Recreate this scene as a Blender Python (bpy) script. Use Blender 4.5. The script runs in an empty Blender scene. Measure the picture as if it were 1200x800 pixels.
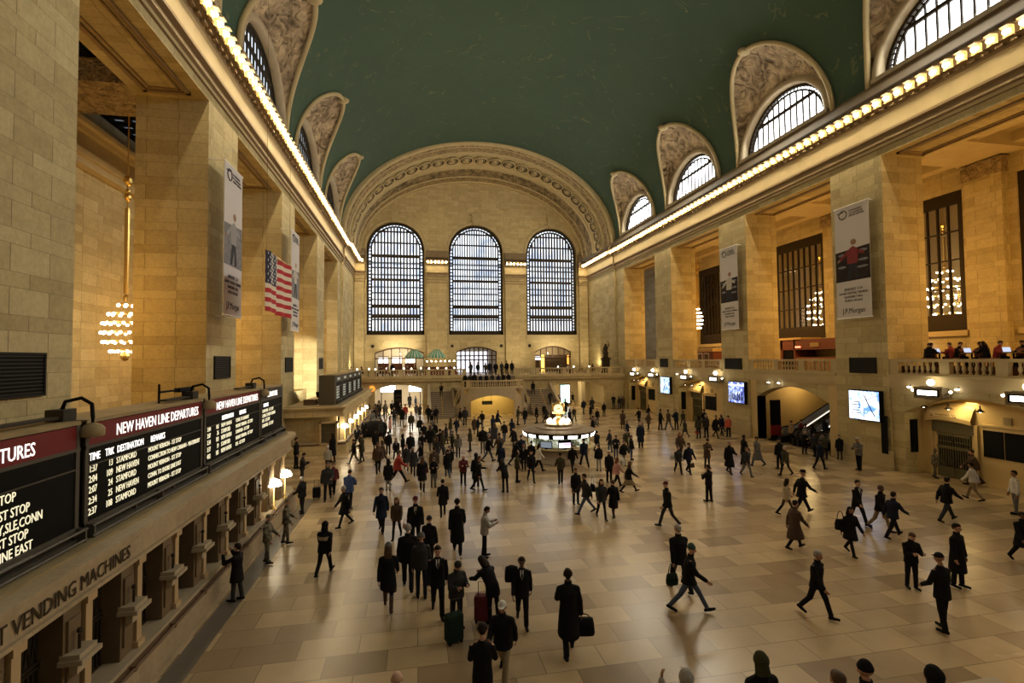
import bpy, bmesh, math, random
from mathutils import Vector, Matrix
random.seed(7)
PI = math.pi
SC = bpy.context.scene
COL = SC.collection
# ------------------------------------------------------------------ measurements (metres)
FOC, YAW, PITCH, ROLL, EYE = 576.54, 0.1914, 0.0353, -0.0101, 7.008
XL, XR, YF, FZ = -9.29, 27.31, 75.3, 0.30       # side wall planes, far wall, floor level
YA, BAY, PW = 24.3, 12.4425, 3.70               # pier start, bay pitch, pier width
SOF = 18.95                                     # soffit of the openings between the piers
CX, VA, VZ, VB = 9.01, 18.3, 23.3, 12.7         # vault ellipse
CAMP = Vector((0, 0, EYE))

def cam_axes():
    s, c = math.sin(YAW), math.cos(YAW)
    f0 = Vector((s, c, 0)); r0 = Vector((c, -s, 0)); z = Vector((0, 0, 1))
    f = f0*math.cos(PITCH) + z*math.sin(PITCH)
    u = z*math.cos(PITCH) - f0*math.sin(PITCH)
    R = r0*math.cos(ROLL) + u*math.sin(ROLL)
    U = u*math.cos(ROLL) - r0*math.sin(ROLL)
    return R, U, f
AR, AU, AF = cam_axes()
def ray(px, py):
    return AF + AR*((px-600)/FOC) - AU*((py-400)/FOC)
def at(px, py, X=None, Y=None, Z=None):
    d = ray(px, py)
    t = (X/d.x) if X is not None else (Y/d.y) if Y is not None else ((Z-EYE)/d.z)
    return CAMP + d*t

# ------------------------------------------------------------------ materials
MATS = {}
def nt(name):
    m = bpy.data.materials.new(name); m.use_nodes = True
    t = m.node_tree; b = t.nodes['Principled BSDF']
    MATS[name] = m
    return m, t, b
def N(t, typ, **kw):
    n = t.nodes.new(typ)
    for k, v in kw.items():
        if k.startswith('i_'):
            n.inputs[int(k[2:]) if k[2:].isdigit() else k[2:].replace('_', ' ')].default_value = v
        else: setattr(n, k, v)
    return n
def plain(name, col, rough=.6, metal=0, noise=0, scale=6, bump=0):
    m, t, b = nt(name)
    b.inputs['Base Color'].default_value = (*col, 1)
    b.inputs['Roughness'].default_value = rough
    b.inputs['Metallic'].default_value = metal
    b.inputs['Specular IOR Level'].default_value = .08 if max(col) < .06 and rough > .3 else .3
    if noise:
        tc = N(t, 'ShaderNodeTexCoord'); nz = N(t, 'ShaderNodeTexNoise'); nz.inputs['Scale'].default_value = scale
        nz.inputs['Detail'].default_value = 5
        t.links.new(tc.outputs['Object'], nz.inputs['Vector'])
        mx = N(t, 'ShaderNodeMix', data_type='RGBA')
        mx.inputs['A'].default_value = (*[c*(1-noise) for c in col], 1)
        mx.inputs['B'].default_value = (*[min(1, c*(1+noise)) for c in col], 1)
        t.links.new(nz.outputs['Fac'], mx.inputs['Factor']); t.links.new(mx.outputs['Result'], b.inputs['Base Color'])
        if bump:
            bp = N(t, 'ShaderNodeBump'); bp.inputs['Strength'].default_value = bump; bp.inputs['Distance'].default_value = .05
            t.links.new(nz.outputs['Fac'], bp.inputs['Height']); t.links.new(bp.outputs['Normal'], b.inputs['Normal'])
    return m
def emit(name, col, strength):
    m, t, b = nt(name)
    b.inputs['Base Color'].default_value = (*[c*.5 for c in col], 1)
    b.inputs['Emission Color'].default_value = (*col, 1)
    b.inputs['Emission Strength'].default_value = strength
    return m
def math_n(t, op, a, b=None, c=None):
    n = t.nodes.new('ShaderNodeMath'); n.operation = op
    for i, v in enumerate((a, b, c)):
        if v is None: continue
        if isinstance(v, (int, float)): n.inputs[i].default_value = v
        else: t.links.new(v, n.inputs[i])
    return n.outputs[0]

def stone(name, c1, c2, mortar, bw=1.75, per=1.02, rough=.75, tall=.64, msize=.013):
    """ashlar: courses alternate tall and thin, laid on whichever axis the face runs along"""
    m, t, b = nt(name)
    g = N(t, 'ShaderNodeNewGeometry')
    sp = N(t, 'ShaderNodeSeparateXYZ'); t.links.new(g.outputs['Position'], sp.inputs[0])
    sn = N(t, 'ShaderNodeSeparateXYZ'); t.links.new(g.outputs['True Normal'], sn.inputs[0])
    ax = math_n(t, 'GREATER_THAN', math_n(t, 'ABSOLUTE', sn.outputs['X']), .6)
    az = math_n(t, 'GREATER_THAN', math_n(t, 'ABSOLUTE', sn.outputs['Z']), .7)
    u = N(t, 'ShaderNodeMix', data_type='FLOAT'); t.links.new(ax, u.inputs['Factor'])
    t.links.new(sp.outputs['X'], u.inputs[2]); t.links.new(sp.outputs['Y'], u.inputs[3])
    vz = N(t, 'ShaderNodeMix', data_type='FLOAT'); t.links.new(az, vz.inputs['Factor'])
    t.links.new(sp.outputs['Z'], vz.inputs[2]); t.links.new(sp.outputs['Y'], vz.inputs[3])
    q = math_n(t, 'DIVIDE', vz.outputs[0], per)
    fl = math_n(t, 'FLOOR', q); fr = math_n(t, 'SUBTRACT', q, fl)
    lo = math_n(t, 'MULTIPLY', math_n(t, 'MINIMUM', fr, tall), .5/tall)
    hi = math_n(t, 'MULTIPLY', math_n(t, 'MAXIMUM', math_n(t, 'SUBTRACT', fr, tall), 0), .5/(1-tall))
    v = math_n(t, 'MULTIPLY', math_n(t, 'ADD', math_n(t, 'ADD', fl, lo), hi), 2.0)
    cv = N(t, 'ShaderNodeCombineXYZ'); t.links.new(u.outputs[0], cv.inputs[0]); t.links.new(v, cv.inputs[1])
    br = N(t, 'ShaderNodeTexBrick'); t.links.new(cv.outputs[0], br.inputs['Vector'])
    br.inputs['Scale'].default_value = 1; br.inputs['Brick Width'].default_value = bw; br.inputs['Row Height'].default_value = 1
    br.inputs['Mortar Size'].default_value = msize; br.inputs['Mortar Smooth'].default_value = .3
    br.inputs['Color1'].default_value = (*c1, 1); br.inputs['Color2'].default_value = (*c2, 1); br.inputs['Mortar'].default_value = (*mortar, 1)
    br.offset = .37; br.squash = .72; br.squash_frequency = 2; br.inputs['Bias'].default_value = -.1
    nz = N(t, 'ShaderNodeTexNoise'); nz.inputs['Scale'].default_value = 1.7; nz.inputs['Detail'].default_value = 7
    t.links.new(g.outputs['Position'], nz.inputs['Vector'])
    mr = N(t, 'ShaderNodeMapRange'); mr.inputs[3].default_value = .72; mr.inputs[4].default_value = 1.25
    t.links.new(nz.outputs['Fac'], mr.inputs[0])
    mx = N(t, 'ShaderNodeMix', data_type='RGBA', blend_type='MULTIPLY'); mx.inputs['Factor'].default_value = 1
    t.links.new(br.outputs['Color'], mx.inputs['A'])
    cc = N(t, 'ShaderNodeCombineXYZ')
    for i in range(3): t.links.new(mr.outputs[0], cc.inputs[i])
    t.links.new(cc.outputs[0], mx.inputs['B']); t.links.new(mx.outputs['Result'], b.inputs['Base Color'])
    bp = N(t, 'ShaderNodeBump'); bp.inputs['Strength'].default_value = .35; bp.inputs['Distance'].default_value = .02
    n4 = N(t, 'ShaderNodeTexNoise'); n4.inputs['Scale'].default_value = 9; n4.inputs['Detail'].default_value = 4; t.links.new(g.outputs['Position'], n4.inputs['Vector'])
    ad = math_n(t, 'MULTIPLY_ADD', n4.outputs['Fac'], .5, math_n(t, 'MULTIPLY', mr.outputs[0], .75))
    for i in range(3): t.links.new(ad, cc.inputs[i])
    inv = math_n(t, 'SUBTRACT', 1.0, br.outputs['Fac'])
    t.links.new(inv, bp.inputs['Height']); t.links.new(bp.outputs['Normal'], b.inputs['Normal'])
    b.inputs['Roughness'].default_value = rough
    return m

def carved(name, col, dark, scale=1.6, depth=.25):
    """relief carving: colour follows the height, shade of the hollows painted in"""
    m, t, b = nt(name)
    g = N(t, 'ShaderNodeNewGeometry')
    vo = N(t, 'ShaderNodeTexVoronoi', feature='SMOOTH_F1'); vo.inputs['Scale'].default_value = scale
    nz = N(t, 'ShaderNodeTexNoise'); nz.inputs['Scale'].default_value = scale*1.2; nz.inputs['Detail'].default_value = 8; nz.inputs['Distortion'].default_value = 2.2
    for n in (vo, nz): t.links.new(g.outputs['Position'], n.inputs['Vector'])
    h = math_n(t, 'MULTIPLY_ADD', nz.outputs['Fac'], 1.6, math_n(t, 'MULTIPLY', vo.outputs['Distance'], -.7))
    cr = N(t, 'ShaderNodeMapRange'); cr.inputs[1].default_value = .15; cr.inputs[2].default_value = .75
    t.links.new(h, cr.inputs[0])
    mx = N(t, 'ShaderNodeMix', data_type='RGBA'); mx.inputs['A'].default_value = (*dark, 1); mx.inputs['B'].default_value = (*col, 1)  # dark colour stands in for shade in the hollows of the carving
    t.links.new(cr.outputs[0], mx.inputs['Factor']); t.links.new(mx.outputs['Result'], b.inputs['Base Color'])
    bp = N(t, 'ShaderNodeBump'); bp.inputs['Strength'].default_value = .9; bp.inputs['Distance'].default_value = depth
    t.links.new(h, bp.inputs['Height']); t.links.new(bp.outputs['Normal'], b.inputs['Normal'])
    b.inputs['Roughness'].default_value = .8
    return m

STONE = stone('ashlar stone', (.51, .425, .225), (.38, .30, .14), (.20, .15, .07))
STONE_F = stone('far wall stone', (.54, .435, .235), (.43, .335, .17), (.26, .19, .095), bw=1.6, per=.9)
MARBLE = stone('booth marble', (.40, .315, .20), (.35, .27, .165), (.22, .16, .10), bw=2.8, per=2.6, rough=.4, msize=.006)
SMOOTH = plain('dressed stone', (.47, .38, .215), .7, 0, .16, 1.2)
GREYST = plain('grey marble trim', (.40, .33, .225), .5, 0, .18, 2.0)
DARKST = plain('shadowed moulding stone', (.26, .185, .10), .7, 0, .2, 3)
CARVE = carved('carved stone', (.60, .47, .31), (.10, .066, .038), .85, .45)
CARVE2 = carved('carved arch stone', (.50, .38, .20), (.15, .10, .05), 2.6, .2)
BRONZE = plain('dark bronze', (.036, .027, .017), .55, .1, .25, 9)
BLACK = plain('black paint', (.006, .006, .006), .6)
DARKMET = plain('dark grey metal', (.05, .047, .042), .45, .4)
GOLD = plain('gilded plaster', (.52, .35, .13), .6)
BRASS = plain('brass', (.75, .52, .18), .28, .9)
WHITE = plain('white paint', (.8, .8, .78), .5)
RUST = plain('brown varnished rail', (.13, .075, .04), .45, 0, .3, 5)
WOOD = plain('mahogany', (.16, .05, .03), .45, 0, .3, 6)
REDP = plain('red header paint', (.16, .012, .015), .45)
OLIVE = plain('olive painted roof', (.30, .23, .12), .7, 0, .35, 1.6)
BULB = emit('bulb glass', (1.0, .80, .48), 125)
GLOBE = emit('lamp globe glass', (1.0, .86, .60), 16)
LAMPW = emit('lit lamp panel', (1.0, .93, .78), 9)

def clear_glass():
    m, t, b = nt('clear window glass'); t.nodes.remove(b)
    tr = N(t, 'ShaderNodeBsdfTransparent'); gl = N(t, 'ShaderNodeBsdfGlossy'); gl.inputs['Roughness'].default_value = .06; gl.inputs['Color'].default_value = (.9,.92,.95,1)
    fr = N(t, 'ShaderNodeFresnel'); fr.inputs['IOR'].default_value = 1.12; mx = N(t, 'ShaderNodeMixShader')
    t.links.new(fr.outputs[0], mx.inputs[0]); t.links.new(tr.outputs[0], mx.inputs[1]); t.links.new(gl.outputs[0], mx.inputs[2])
    t.links.new(mx.outputs[0], t.nodes['Material Output'].inputs[0]); return m
CLEAR = clear_glass()
def vault_mat():
    m, t, b = nt('painted vault plaster')
    g = N(t, 'ShaderNodeNewGeometry')
    nz = N(t, 'ShaderNodeTexNoise'); nz.inputs['Scale'].default_value = .35; nz.inputs['Detail'].default_value = 9; nz.inputs['Roughness'].default_value = .7
    t.links.new(g.outputs['Position'], nz.inputs['Vector'])
    mx = N(t, 'ShaderNodeMix', data_type='RGBA'); mx.inputs['A'].default_value = (.028, .062, .040, 1); mx.inputs['B'].default_value = (.046, .090, .058, 1)
    t.links.new(nz.outputs['Fac'], mx.inputs['Factor'])
    # gilt constellation traces and stars
    n2 = N(t, 'ShaderNodeTexNoise'); n2.inputs['Scale'].default_value = .16; n2.inputs['Detail'].default_value = 3; n2.inputs['Distortion'].default_value = 1.5
    t.links.new(g.outputs['Position'], n2.inputs['Vector'])
    line = math_n(t, 'LESS_THAN', math_n(t, 'ABSOLUTE', math_n(t, 'SUBTRACT', n2.outputs['Fac'], .5)), .006)
    n3 = N(t, 'ShaderNodeTexNoise'); n3.inputs['Scale'].default_value = 1.1; n3.inputs['Detail'].default_value = 2
    t.links.new(g.outputs['Position'], n3.inputs['Vector'])
    line = math_n(t, 'MULTIPLY', line, math_n(t, 'MULTIPLY', math_n(t, 'GREATER_THAN', n3.outputs['Fac'], .53), .22))
    vo = N(t, 'ShaderNodeTexVoronoi'); vo.inputs['Scale'].default_value = .42
    t.links.new(g.outputs['Position'], vo.inputs['Vector'])
    star = math_n(t, 'MULTIPLY', math_n(t, 'LESS_THAN', vo.outputs['Distance'], .028), .6)
    f = math_n(t, 'MAXIMUM', line, star)
    m2 = N(t, 'ShaderNodeMix', data_type='RGBA'); m2.inputs['B'].default_value = (.30, .25, .10, 1)
    t.links.new(f, m2.inputs['Factor']); t.links.new(mx.outputs['Result'], m2.inputs['A']); t.links.new(m2.outputs['Result'], b.inputs['Base Color'])
    b.inputs['Roughness'].default_value = .85
    return m
VAULT = vault_mat()

def floor_mat():
    m, t, b = nt('polished marble floor')
    g = N(t, 'ShaderNodeNewGeometry')
    br = N(t, 'ShaderNodeTexBrick'); t.links.new(g.outputs['Position'], br.inputs['Vector'])
    br.inputs['Scale'].default_value = 1; br.inputs['Brick Width'].default_value = 1.35; br.inputs['Row Height'].default_value = .8
    br.inputs['Mortar Size'].default_value = .010; br.inputs['Color1'].default_value = (.49, .365, .21, 1)
    br.inputs['Color2'].default_value = (.22, .15, .085, 1); br.inputs['Mortar'].default_value = (.22, .16, .095, 1); br.inputs['Bias'].default_value = -.15
    nz = N(t, 'ShaderNodeTexNoise'); nz.inputs['Scale'].default_value = 1.3; nz.inputs['Detail'].default_value = 8; nz.inputs['Distortion'].default_value = .4
    t.links.new(g.outputs['Position'], nz.inputs['Vector'])
    nb = N(t, 'ShaderNodeTexNoise'); nb.inputs['Scale'].default_value = .17; nb.inputs['Detail'].default_value = 4
    t.links.new(g.outputs['Position'], nb.inputs['Vector'])
    fac = math_n(t, 'MULTIPLY_ADD', nz.outputs['Fac'], .34, math_n(t, 'MULTIPLY_ADD', nb.outputs['Fac'], .5, .55))
    cc = N(t, 'ShaderNodeCombineXYZ')
    for i in range(3): t.links.new(fac, cc.inputs[i])
    mx = N(t, 'ShaderNodeMix', data_type='RGBA', blend_type='MULTIPLY'); mx.inputs['Factor'].default_value = 1
    t.links.new(br.outputs['Color'], mx.inputs['A']); t.links.new(cc.outputs[0], mx.inputs['B']); t.links.new(mx.outputs['Result'], b.inputs['Base Color'])
    r = math_n(t, 'MULTIPLY_ADD', nb.outputs['Fac'], .16, .17); t.links.new(r, b.inputs['Roughness'])
    b.inputs['Specular IOR Level'].default_value = .28
    return m
FLOORM = floor_mat()

# ------------------------------------------------------------------ mesh builder
class MB:
    def __init__(s): s.v = []; s.f = []; s.m = []
    def add(s, vs, fs, m=0):
        o = len(s.v); s.v += [tuple(p) for p in vs]; s.f += [tuple(i+o for i in f) for f in fs]; s.m += [m]*len(fs)
    def box(s, x0, x1, y0, y1, z0, z1, m=0):
        x0, x1 = min(x0, x1), max(x0, x1); y0, y1 = min(y0, y1), max(y0, y1); z0, z1 = min(z0, z1), max(z0, z1)
        s.add([(x0,y0,z0),(x1,y0,z0),(x1,y1,z0),(x0,y1,z0),(x0,y0,z1),(x1,y0,z1),(x1,y1,z1),(x0,y1,z1)],
              [(3,2,1,0),(4,5,6,7),(0,1,5,4),(1,2,6,5),(2,3,7,6),(3,0,4,7)], m)
    def prism(s, a, b, m=0):
        """two matching loops of points joined by side faces, both capped"""
        n = len(a)
        s.add(list(a)+list(b), [tuple(range(n-1,-1,-1)), tuple(range(n,2*n))]+[(i,(i+1)%n,n+(i+1)%n,n+i) for i in range(n)], m)
    def strip(s, rows, m=0, closed=False):
        """grid of points"""
        n = len(rows[0]); vs = [p for r in rows for p in r]; fs = []
        for j in range(len(rows)-1):
            for i in range(n if closed else n-1):
                k = (i+1) % n
                fs.append((j*n+i, j*n+k, (j+1)*n+k, (j+1)*n+i))
        s.add(vs, fs, m)
    def tube(s, pts, r, n=8, m=0, cap=True):
        pts = [Vector(p) for p in pts]; rows = []
        for i, p in enumerate(pts):
            d = (pts[min(i+1, len(pts)-1)] - pts[max(i-1, 0)]).normalized()
            a = d.cross(Vector((0,0,1)));  a = a if a.length > 1e-3 else d.cross(Vector((0,1,0)))
            a.normalize(); b = d.cross(a)
            rr = r[i] if isinstance(r, (list, tuple)) else r
            rows.append([p + (a*math.cos(2*PI*k/n) + b*math.sin(2*PI*k/n))*rr for k in range(n)])
        s.strip(rows, m, True)
        if cap:
            s.add(rows[0], [tuple(range(n))], m); s.add(rows[-1], [tuple(range(n-1,-1,-1))], m)
    def lathe(s, prof, c=(0,0,0), n=16, m=0, sx=1, sy=1, a0=0, a1=2*PI):
        full = abs(a1-a0-2*PI) < 1e-6
        k = n if full else n+1
        rows = [[(c[0]+r*sx*math.cos(a0+(a1-a0)*i/n), c[1]+r*sy*math.sin(a0+(a1-a0)*i/n), c[2]+z) for i in range(k)] for r, z in prof]
        s.strip(rows, m, full)
    def ball(s, c, r, nu=10, nv=6, m=0):
        rx, ry, rz = r if isinstance(r, (list, tuple)) else (r, r, r)
        rows = [[(c[0]+rx*math.sin(PI*j/nv)*math.cos(2*PI*i/nu), c[1]+ry*math.sin(PI*j/nv)*math.sin(2*PI*i/nu), c[2]-rz*math.cos(PI*j/nv)) for i in range(nu)] for j in range(nv+1)]
        s.strip(rows, m, True)
    def mesh(s, name, mats, smooth=False, clean=True):
        me = bpy.data.meshes.new(name); me.from_pydata(s.v, [], s.f)
        for mt in (mats if isinstance(mats, (list, tuple)) else [mats]): me.materials.append(mt)
        if any(s.m): me.polygons.foreach_set('material_index', s.m)
        if clean:
            bm = bmesh.new(); bm.from_mesh(me); bmesh.ops.remove_doubles(bm, verts=bm.verts, dist=1e-5)
            bmesh.ops.recalc_face_normals(bm, faces=bm.faces); bm.to_mesh(me); bm.free()
        if smooth: me.shade_smooth()
        me.update(); return me
    def build(s, name, mats, parent=None, smooth=False, loc=None, bevel=0):
        return put(name, s.mesh(name, mats, smooth), parent, loc, bevel)
def put(name, me, parent=None, loc=None, bevel=0):
    o = bpy.data.objects.new(name, me); COL.objects.link(o)
    if parent: o.parent = parent
    if loc: o.location = loc
    if bevel:
        md = o.modifiers.new('edge', 'BEVEL'); md.width = bevel; md.segments = 2; md.limit_method = 'ANGLE'
    return o
def tag(o, label=None, cat=None, group=None, kind=None):
    if label: o['label'] = label
    if cat: o['category'] = cat
    if group: o['group'] = group
    if kind: o['kind'] = kind
    return o
def struct(o, label=None):
    o['kind'] = 'structure'
    if label: o['label'] = label
    o['category'] = o.name.split('.')[0].split('_')[0]
    return o
def thing(name, label, cat, loc=(0,0,0), rz=0, group=None):
    o = bpy.data.objects.new(name, None); COL.objects.link(o); o.location = loc; o.rotation_euler = (0,0,rz)
    o.empty_display_size = .2
    return tag(o, label, cat, group)
def copy_tree(o, parent=None):
    c = o.copy(); COL.objects.link(c)
    if parent: c.parent = parent
    for ch in list(o.children): copy_tree(ch, c)
    return c
FONT = None
def text(name, body, size, origin, xdir, ydir, mat, parent=None, align='LEFT', ext=.004, sx=1.0, spacing=1.0):
    """lettering as a mesh on the plane spanned by xdir, ydir"""
    cu = bpy.data.curves.new('lettering', 'FONT'); cu.body = body; cu.size = size; cu.align_x = align; cu.extrude = ext
    cu.space_character = spacing; cu.resolution_u = 2
    ob = bpy.data.objects.new('tmp_text', cu); COL.objects.link(ob)
    dg = bpy.context.evaluated_depsgraph_get(); me = bpy.data.meshes.new_from_object(ob.evaluated_get(dg))
    bpy.data.objects.remove(ob); bpy.data.curves.remove(cu)
    x = Vector(xdir).normalized(); y = Vector(ydir).normalized(); z = x.cross(y)
    M = Matrix((x*sx, y, z)).transposed().to_4x4(); M.translation = Vector(origin)
    me.transform(M); me.materials.clear(); me.materials.append(mat); me.name = name
    return put(name, me, parent)
def lamp(name, typ, loc, energy, col, size=.5, rot=None, spot=None, sizey=None, parent=None, blend=.5):
    l = bpy.data.lights.new(name, typ); l.energy = energy; l.color = col
    if typ == 'AREA':
        l.size = size
        if sizey: l.shape = 'RECTANGLE'; l.size_y = sizey
    else: l.shadow_soft_size = size
    if spot: l.spot_size = spot; l.spot_blend = blend
    o = bpy.data.objects.new(name, l); COL.objects.link(o); o.location = loc
    if rot: o.rotation_euler = rot
    return o
def aim(o, target):
    d = Vector(target) - o.location; o.rotation_euler = d.to_track_quat('-Z', 'Y').to_euler()

# ------------------------------------------------------------------ camera, world, view
cam = bpy.data.cameras.new('camera'); cam.sensor_width = 36; cam.sensor_fit = 'HORIZONTAL'; cam.lens = FOC/1200*36; cam.clip_end = 300; cam.clip_start = .05
co = bpy.data.objects.new('camera', cam); COL.objects.link(co); SC.camera = co
Mx = Matrix((AR, AU, -AF)).transposed().to_4x4(); Mx.translation = CAMP; co.matrix_world = Mx
w = bpy.data.worlds.new('world'); SC.world = w; w.use_nodes = True
w.node_tree.nodes['Background'].inputs[0].default_value = (.72, .83, 1.0, 1); w.node_tree.nodes['Background'].inputs[1].default_value = 1.6
SC.view_settings.view_transform = 'Standard'; SC.view_settings.look = 'None'; SC.view_settings.gamma = 1; SC.view_settings.exposure = 0.0
SC.view_settings.use_curve_mapping = False
SC.cycles.max_bounces = 6; SC.cycles.diffuse_bounces = 4; SC.cycles.glossy_bounces = 3; SC.cycles.transmission_bounces = 4
SC.cycles.use_denoising = True; SC.cycles.sample_clamp_indirect = 6; SC.cycles.caustics_reflective = False; SC.cycles.caustics_refractive = False
# ================================================================== THE ROOM
def pier_y(i): return YA+BAY*i, YA+BAY*i+PW

def arch_z(op, u):
    u0, u1, spring, apex, kind = op[:5]
    t = max(-1, min(1, (2*u-u0-u1)/(u1-u0)))
    return spring+(apex-spring)*(math.sqrt(max(0, 1-t*t)) if kind == 'round' else (1-t*t))
def arch_panel(mb, u0, u1, zb, zt, ops, P, depth, m=0, n=26, back=True):
    """wall panel with arched openings. ops: (u0,u1,spring,apex,'round'|'seg',floor). P(u,z,d)->point, d into the wall"""
    zt = zt if callable(zt) else (lambda u, z=zt: z)
    cuts = [u0]
    for o in sorted(ops): cuts += [o[0], o[1]]
    cuts.append(u1)
    def quad(a, b, za0, za1, zb0, zb1, d):
        mb.add([P(a,za0,d), P(b,zb0,d), P(b,zb1,d), P(a,za1,d)], [(0,1,2,3)], m)
    ds = (0, depth) if back else (0,)
    for i in range(len(cuts)-1):
        a, b = cuts[i], cuts[i+1]
        if b-a < 1e-4: continue
        if i % 2 == 0:
            k = max(1, int((b-a)/1.2))
            for j in range(k):
                p, q = a+(b-a)*j/k, a+(b-a)*(j+1)/k
                for d in ds: quad(p, q, zb, zt(p), zb, zt(q), d)
        else:
            o = sorted(ops)[i//2]; fl = o[5]
            for j in range(n):
                p = (o[0]+o[1])/2-(o[1]-o[0])/2*math.cos(PI*j/n); q = (o[0]+o[1])/2-(o[1]-o[0])/2*math.cos(PI*(j+1)/n)
                zp, zq = arch_z(o, p), arch_z(o, q)
                for d in ds:
                    quad(p, q, zp, zt(p), zq, zt(q), d)
                    if fl > zb: quad(p, q, zb, fl, zb, fl, d)
                mb.add([P(p,zp,0), P(q,zq,0), P(q,zq,depth), P(p,zp,depth)], [(0,1,2,3)], m)
                if fl > zb: mb.add([P(p,fl,0), P(q,fl,0), P(q,fl,depth), P(p,fl,depth)], [(0,1,2,3)], m)
            for e in (o[0], o[1]):
                mb.add([P(e,fl,0), P(e,o[2],0), P(e,o[2],depth), P(e,fl,depth)], [(0,1,2,3)], m)

# floor -------------------------------------------------------------
b = MB(); b.box(-26, 44, -9, 82, FZ-.4, FZ)
struct(b.build('floor', FLOORM))
b = MB(); b.box(-5.35, -4.85, -2, 25.6, FZ, FZ+.012)
struct(b.build('trim_1', plain('grey floor border', (.13, .11, .085), .35, 0, .25, 2)))

# side walls: piers, lintel, parapets --------------------------------
def side_wall(name, X, out):
    """out = -1 left, +1 right: direction away from the hall"""
    b = MB()
    for i in range(-3, 4):
        y0, y1 = pier_y(i)
        if i == 3: y1 = YF+.5
        b.box(X, X+out*2.95, y0, y1, FZ, SOF)
    b.box(X, X+out*2.95, -13.2, YF+.5, SOF, 23.6)
    return b
b = side_wall('wall_left', XL, -1)
for i in range(-3, 3):     # low back-fill behind the ticket booths
    y1 = pier_y(i)[1]; b.box(XL-.9, XL-2.0, y1, pier_y(i+1)[0], FZ, 4.4)
struct(b.build('wall_left', STONE))
b = side_wall('wall_right', XR, 1)
def PRX(u, z, d): return (XR+.12+d, u, z)
RARCH = {}
for i in range(-3, 3):
    a, c = pier_y(i)[1], pier_y(i+1)[0]
    arch_panel(b, a, c, FZ, 5.55, [(a+.75, c-.75, 3.75, 4.72, 'seg', FZ)], PRX, .8)
b.box(XR-.25, XR+.02, 64.3, YF, FZ, SOF+.5)
struct(b.build('wall_right', STONE))
b = MB(); b.box(XL-.02, XL+.25, 64.3, YF, FZ, SOF+.5)
struct(b.build('wall_left_end', STONE))

# pier plinths along the right wall
b = MB()
for i in range(-2, 4):
    y0, y1 = pier_y(i); y1 = min(y1, 64.3)
    b.box(XR-.16, XR+.05, y0-.1, y1+.1, FZ, FZ+1.05); b.box(XR-.22, XR+.02, y0-.14, y1+.14, FZ, FZ+.22)
    b.box(XR-.10, XR+.02, y0, y1, 2.62, 2.72)
struct(b.build('baseboard_right', SMOOTH))

# galleries behind the piers -----------------------------------------
# left: a lofty stone passage with a leaded skylight
b = MB()
b.box(-17.4, -18, -13, 82, FZ, 24.0)                 # back wall
b.box(-17.4, -12.2, 81, 82, FZ, 24.0)
struct(b.build('wall_left_gallery', STONE))
b = MB()
for y in [YA-6.1+BAY*k for k in range(-1, 4)]:
    b.box(-17.4, -16.85, y+7.2, y+8.4, FZ, 17.2); b.box(-17.4, -16.7, y+7.05, y+8.55, 16.3, 17.3); b.box(-17.4, -16.75, y+7.1, y+8.5, 4.2, 4.7)
b.box(-17.4, -16.9, -13, 81, 17.3, 17.7); b.box(-17.4, -16.7, -13, 81, 17.7, 18.0); b.box(-17.4, -17.1, -13, 81, 18.0, 19.0); b.box(-17.4, -16.8, -13, 81, 19.0, 19.25); b.box(-17.4, -16.5, -13, 81, 19.25, 19.5)
struct(b.build('trim_2', SMOOTH))
b = MB()
b.box(-18, -12.2, -13, 82, 21.9, 22.3)
for i in range(-3, 4):
    y0, y1 = pier_y(i); y1 = min(y1, 70)
    b.box(-17.4, -12.2, y0+.2, y1-.2, 19.5, 22.0)
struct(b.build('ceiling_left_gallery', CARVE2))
b = MB()
for i in range(-2, 2):
    y0, y1 = pier_y(i)[1]-.2, pier_y(i+1)[0]+.2
    for k in range(11):
        y = y0+(y1-y0)*k/10; b.box(-16.9, -12.4, y-.09, y+.09, 20.55, 20.8)
    for k in range(6):
        x = -16.9+4.5*k/5; b.box(x-.09, x+.09, y0, y1, 20.55, 20.8)
struct(b.build('trim_3', BLACK))
b = MB(); b.box(-17.3, -12.3, -13, 70, 20.95, 21.0)
struct(b.build('window_30', emit('dusty skylight glass', (.55, .68, .85), .16)))
# right: upper gallery with floor, back wall with three bronze windows, coffered ceiling
XG = 38.8
b = MB()
b.box(XR+.05, XG+6.8, -13, 82, 5.15, 5.5)
struct(b.build('floor_right_gallery', plain('gallery floor', (.30, .22, .14), .4, 0, .2, 2)))
GW = [(YA+BAY*k-8.34, YA+BAY*k+.80) for k in range(-1, 4)]
b = MB()
def PG(u, z, d): return (XG+d, u, z)
arch_panel(b, -13, 82, 5.4, 21.6, [(a, c, 19.0, 19.02, 'seg', 8.75) for a, c in GW], PG, .7)
b.box(XR+2.9, XG+6.8, 81.4, 82, FZ, 22); b.box(XR+2.9, XG+6.8, -13.2, -12.8, FZ, 22)
struct(b.build('wall_right_gallery', STONE))
b = MB()
for a, c in GW:
    y0, y1 = c+.5, c+BAY-9.15-.5
    b.box(XG, XG-.5, y0, y1, 5.5, 19.2); b.box(XG, XG-.62, y0-.1, y1+.1, 19.2, 20.3, 1); b.box(XG, XG-.8, y0-.25, y1+.25, 20.3, 20.7)
b.box(XG, XG-.7, -13, 81, 20.7, 21.2)
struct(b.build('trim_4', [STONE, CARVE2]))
b = MB()
b.box(XR+2.9, XG+.6, -13, 82, 21.2, 21.6); b.box(XG+6.2, XG+6.8, -13, 82, 5.4, 21.6); b.box(XG, XG+6.8, -13, 82, 20.8, 21.6)
for i in range(-3, 4):
    y0, y1 = pier_y(i); b.box(XR+2.95, XG, y0, y1, 20.3, 21.3)
for x in (XR+3.6, XR+7.0, XR+10.4): b.box(x-.4, x+.4, -13, 82, 20.5, 21.3)
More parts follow.
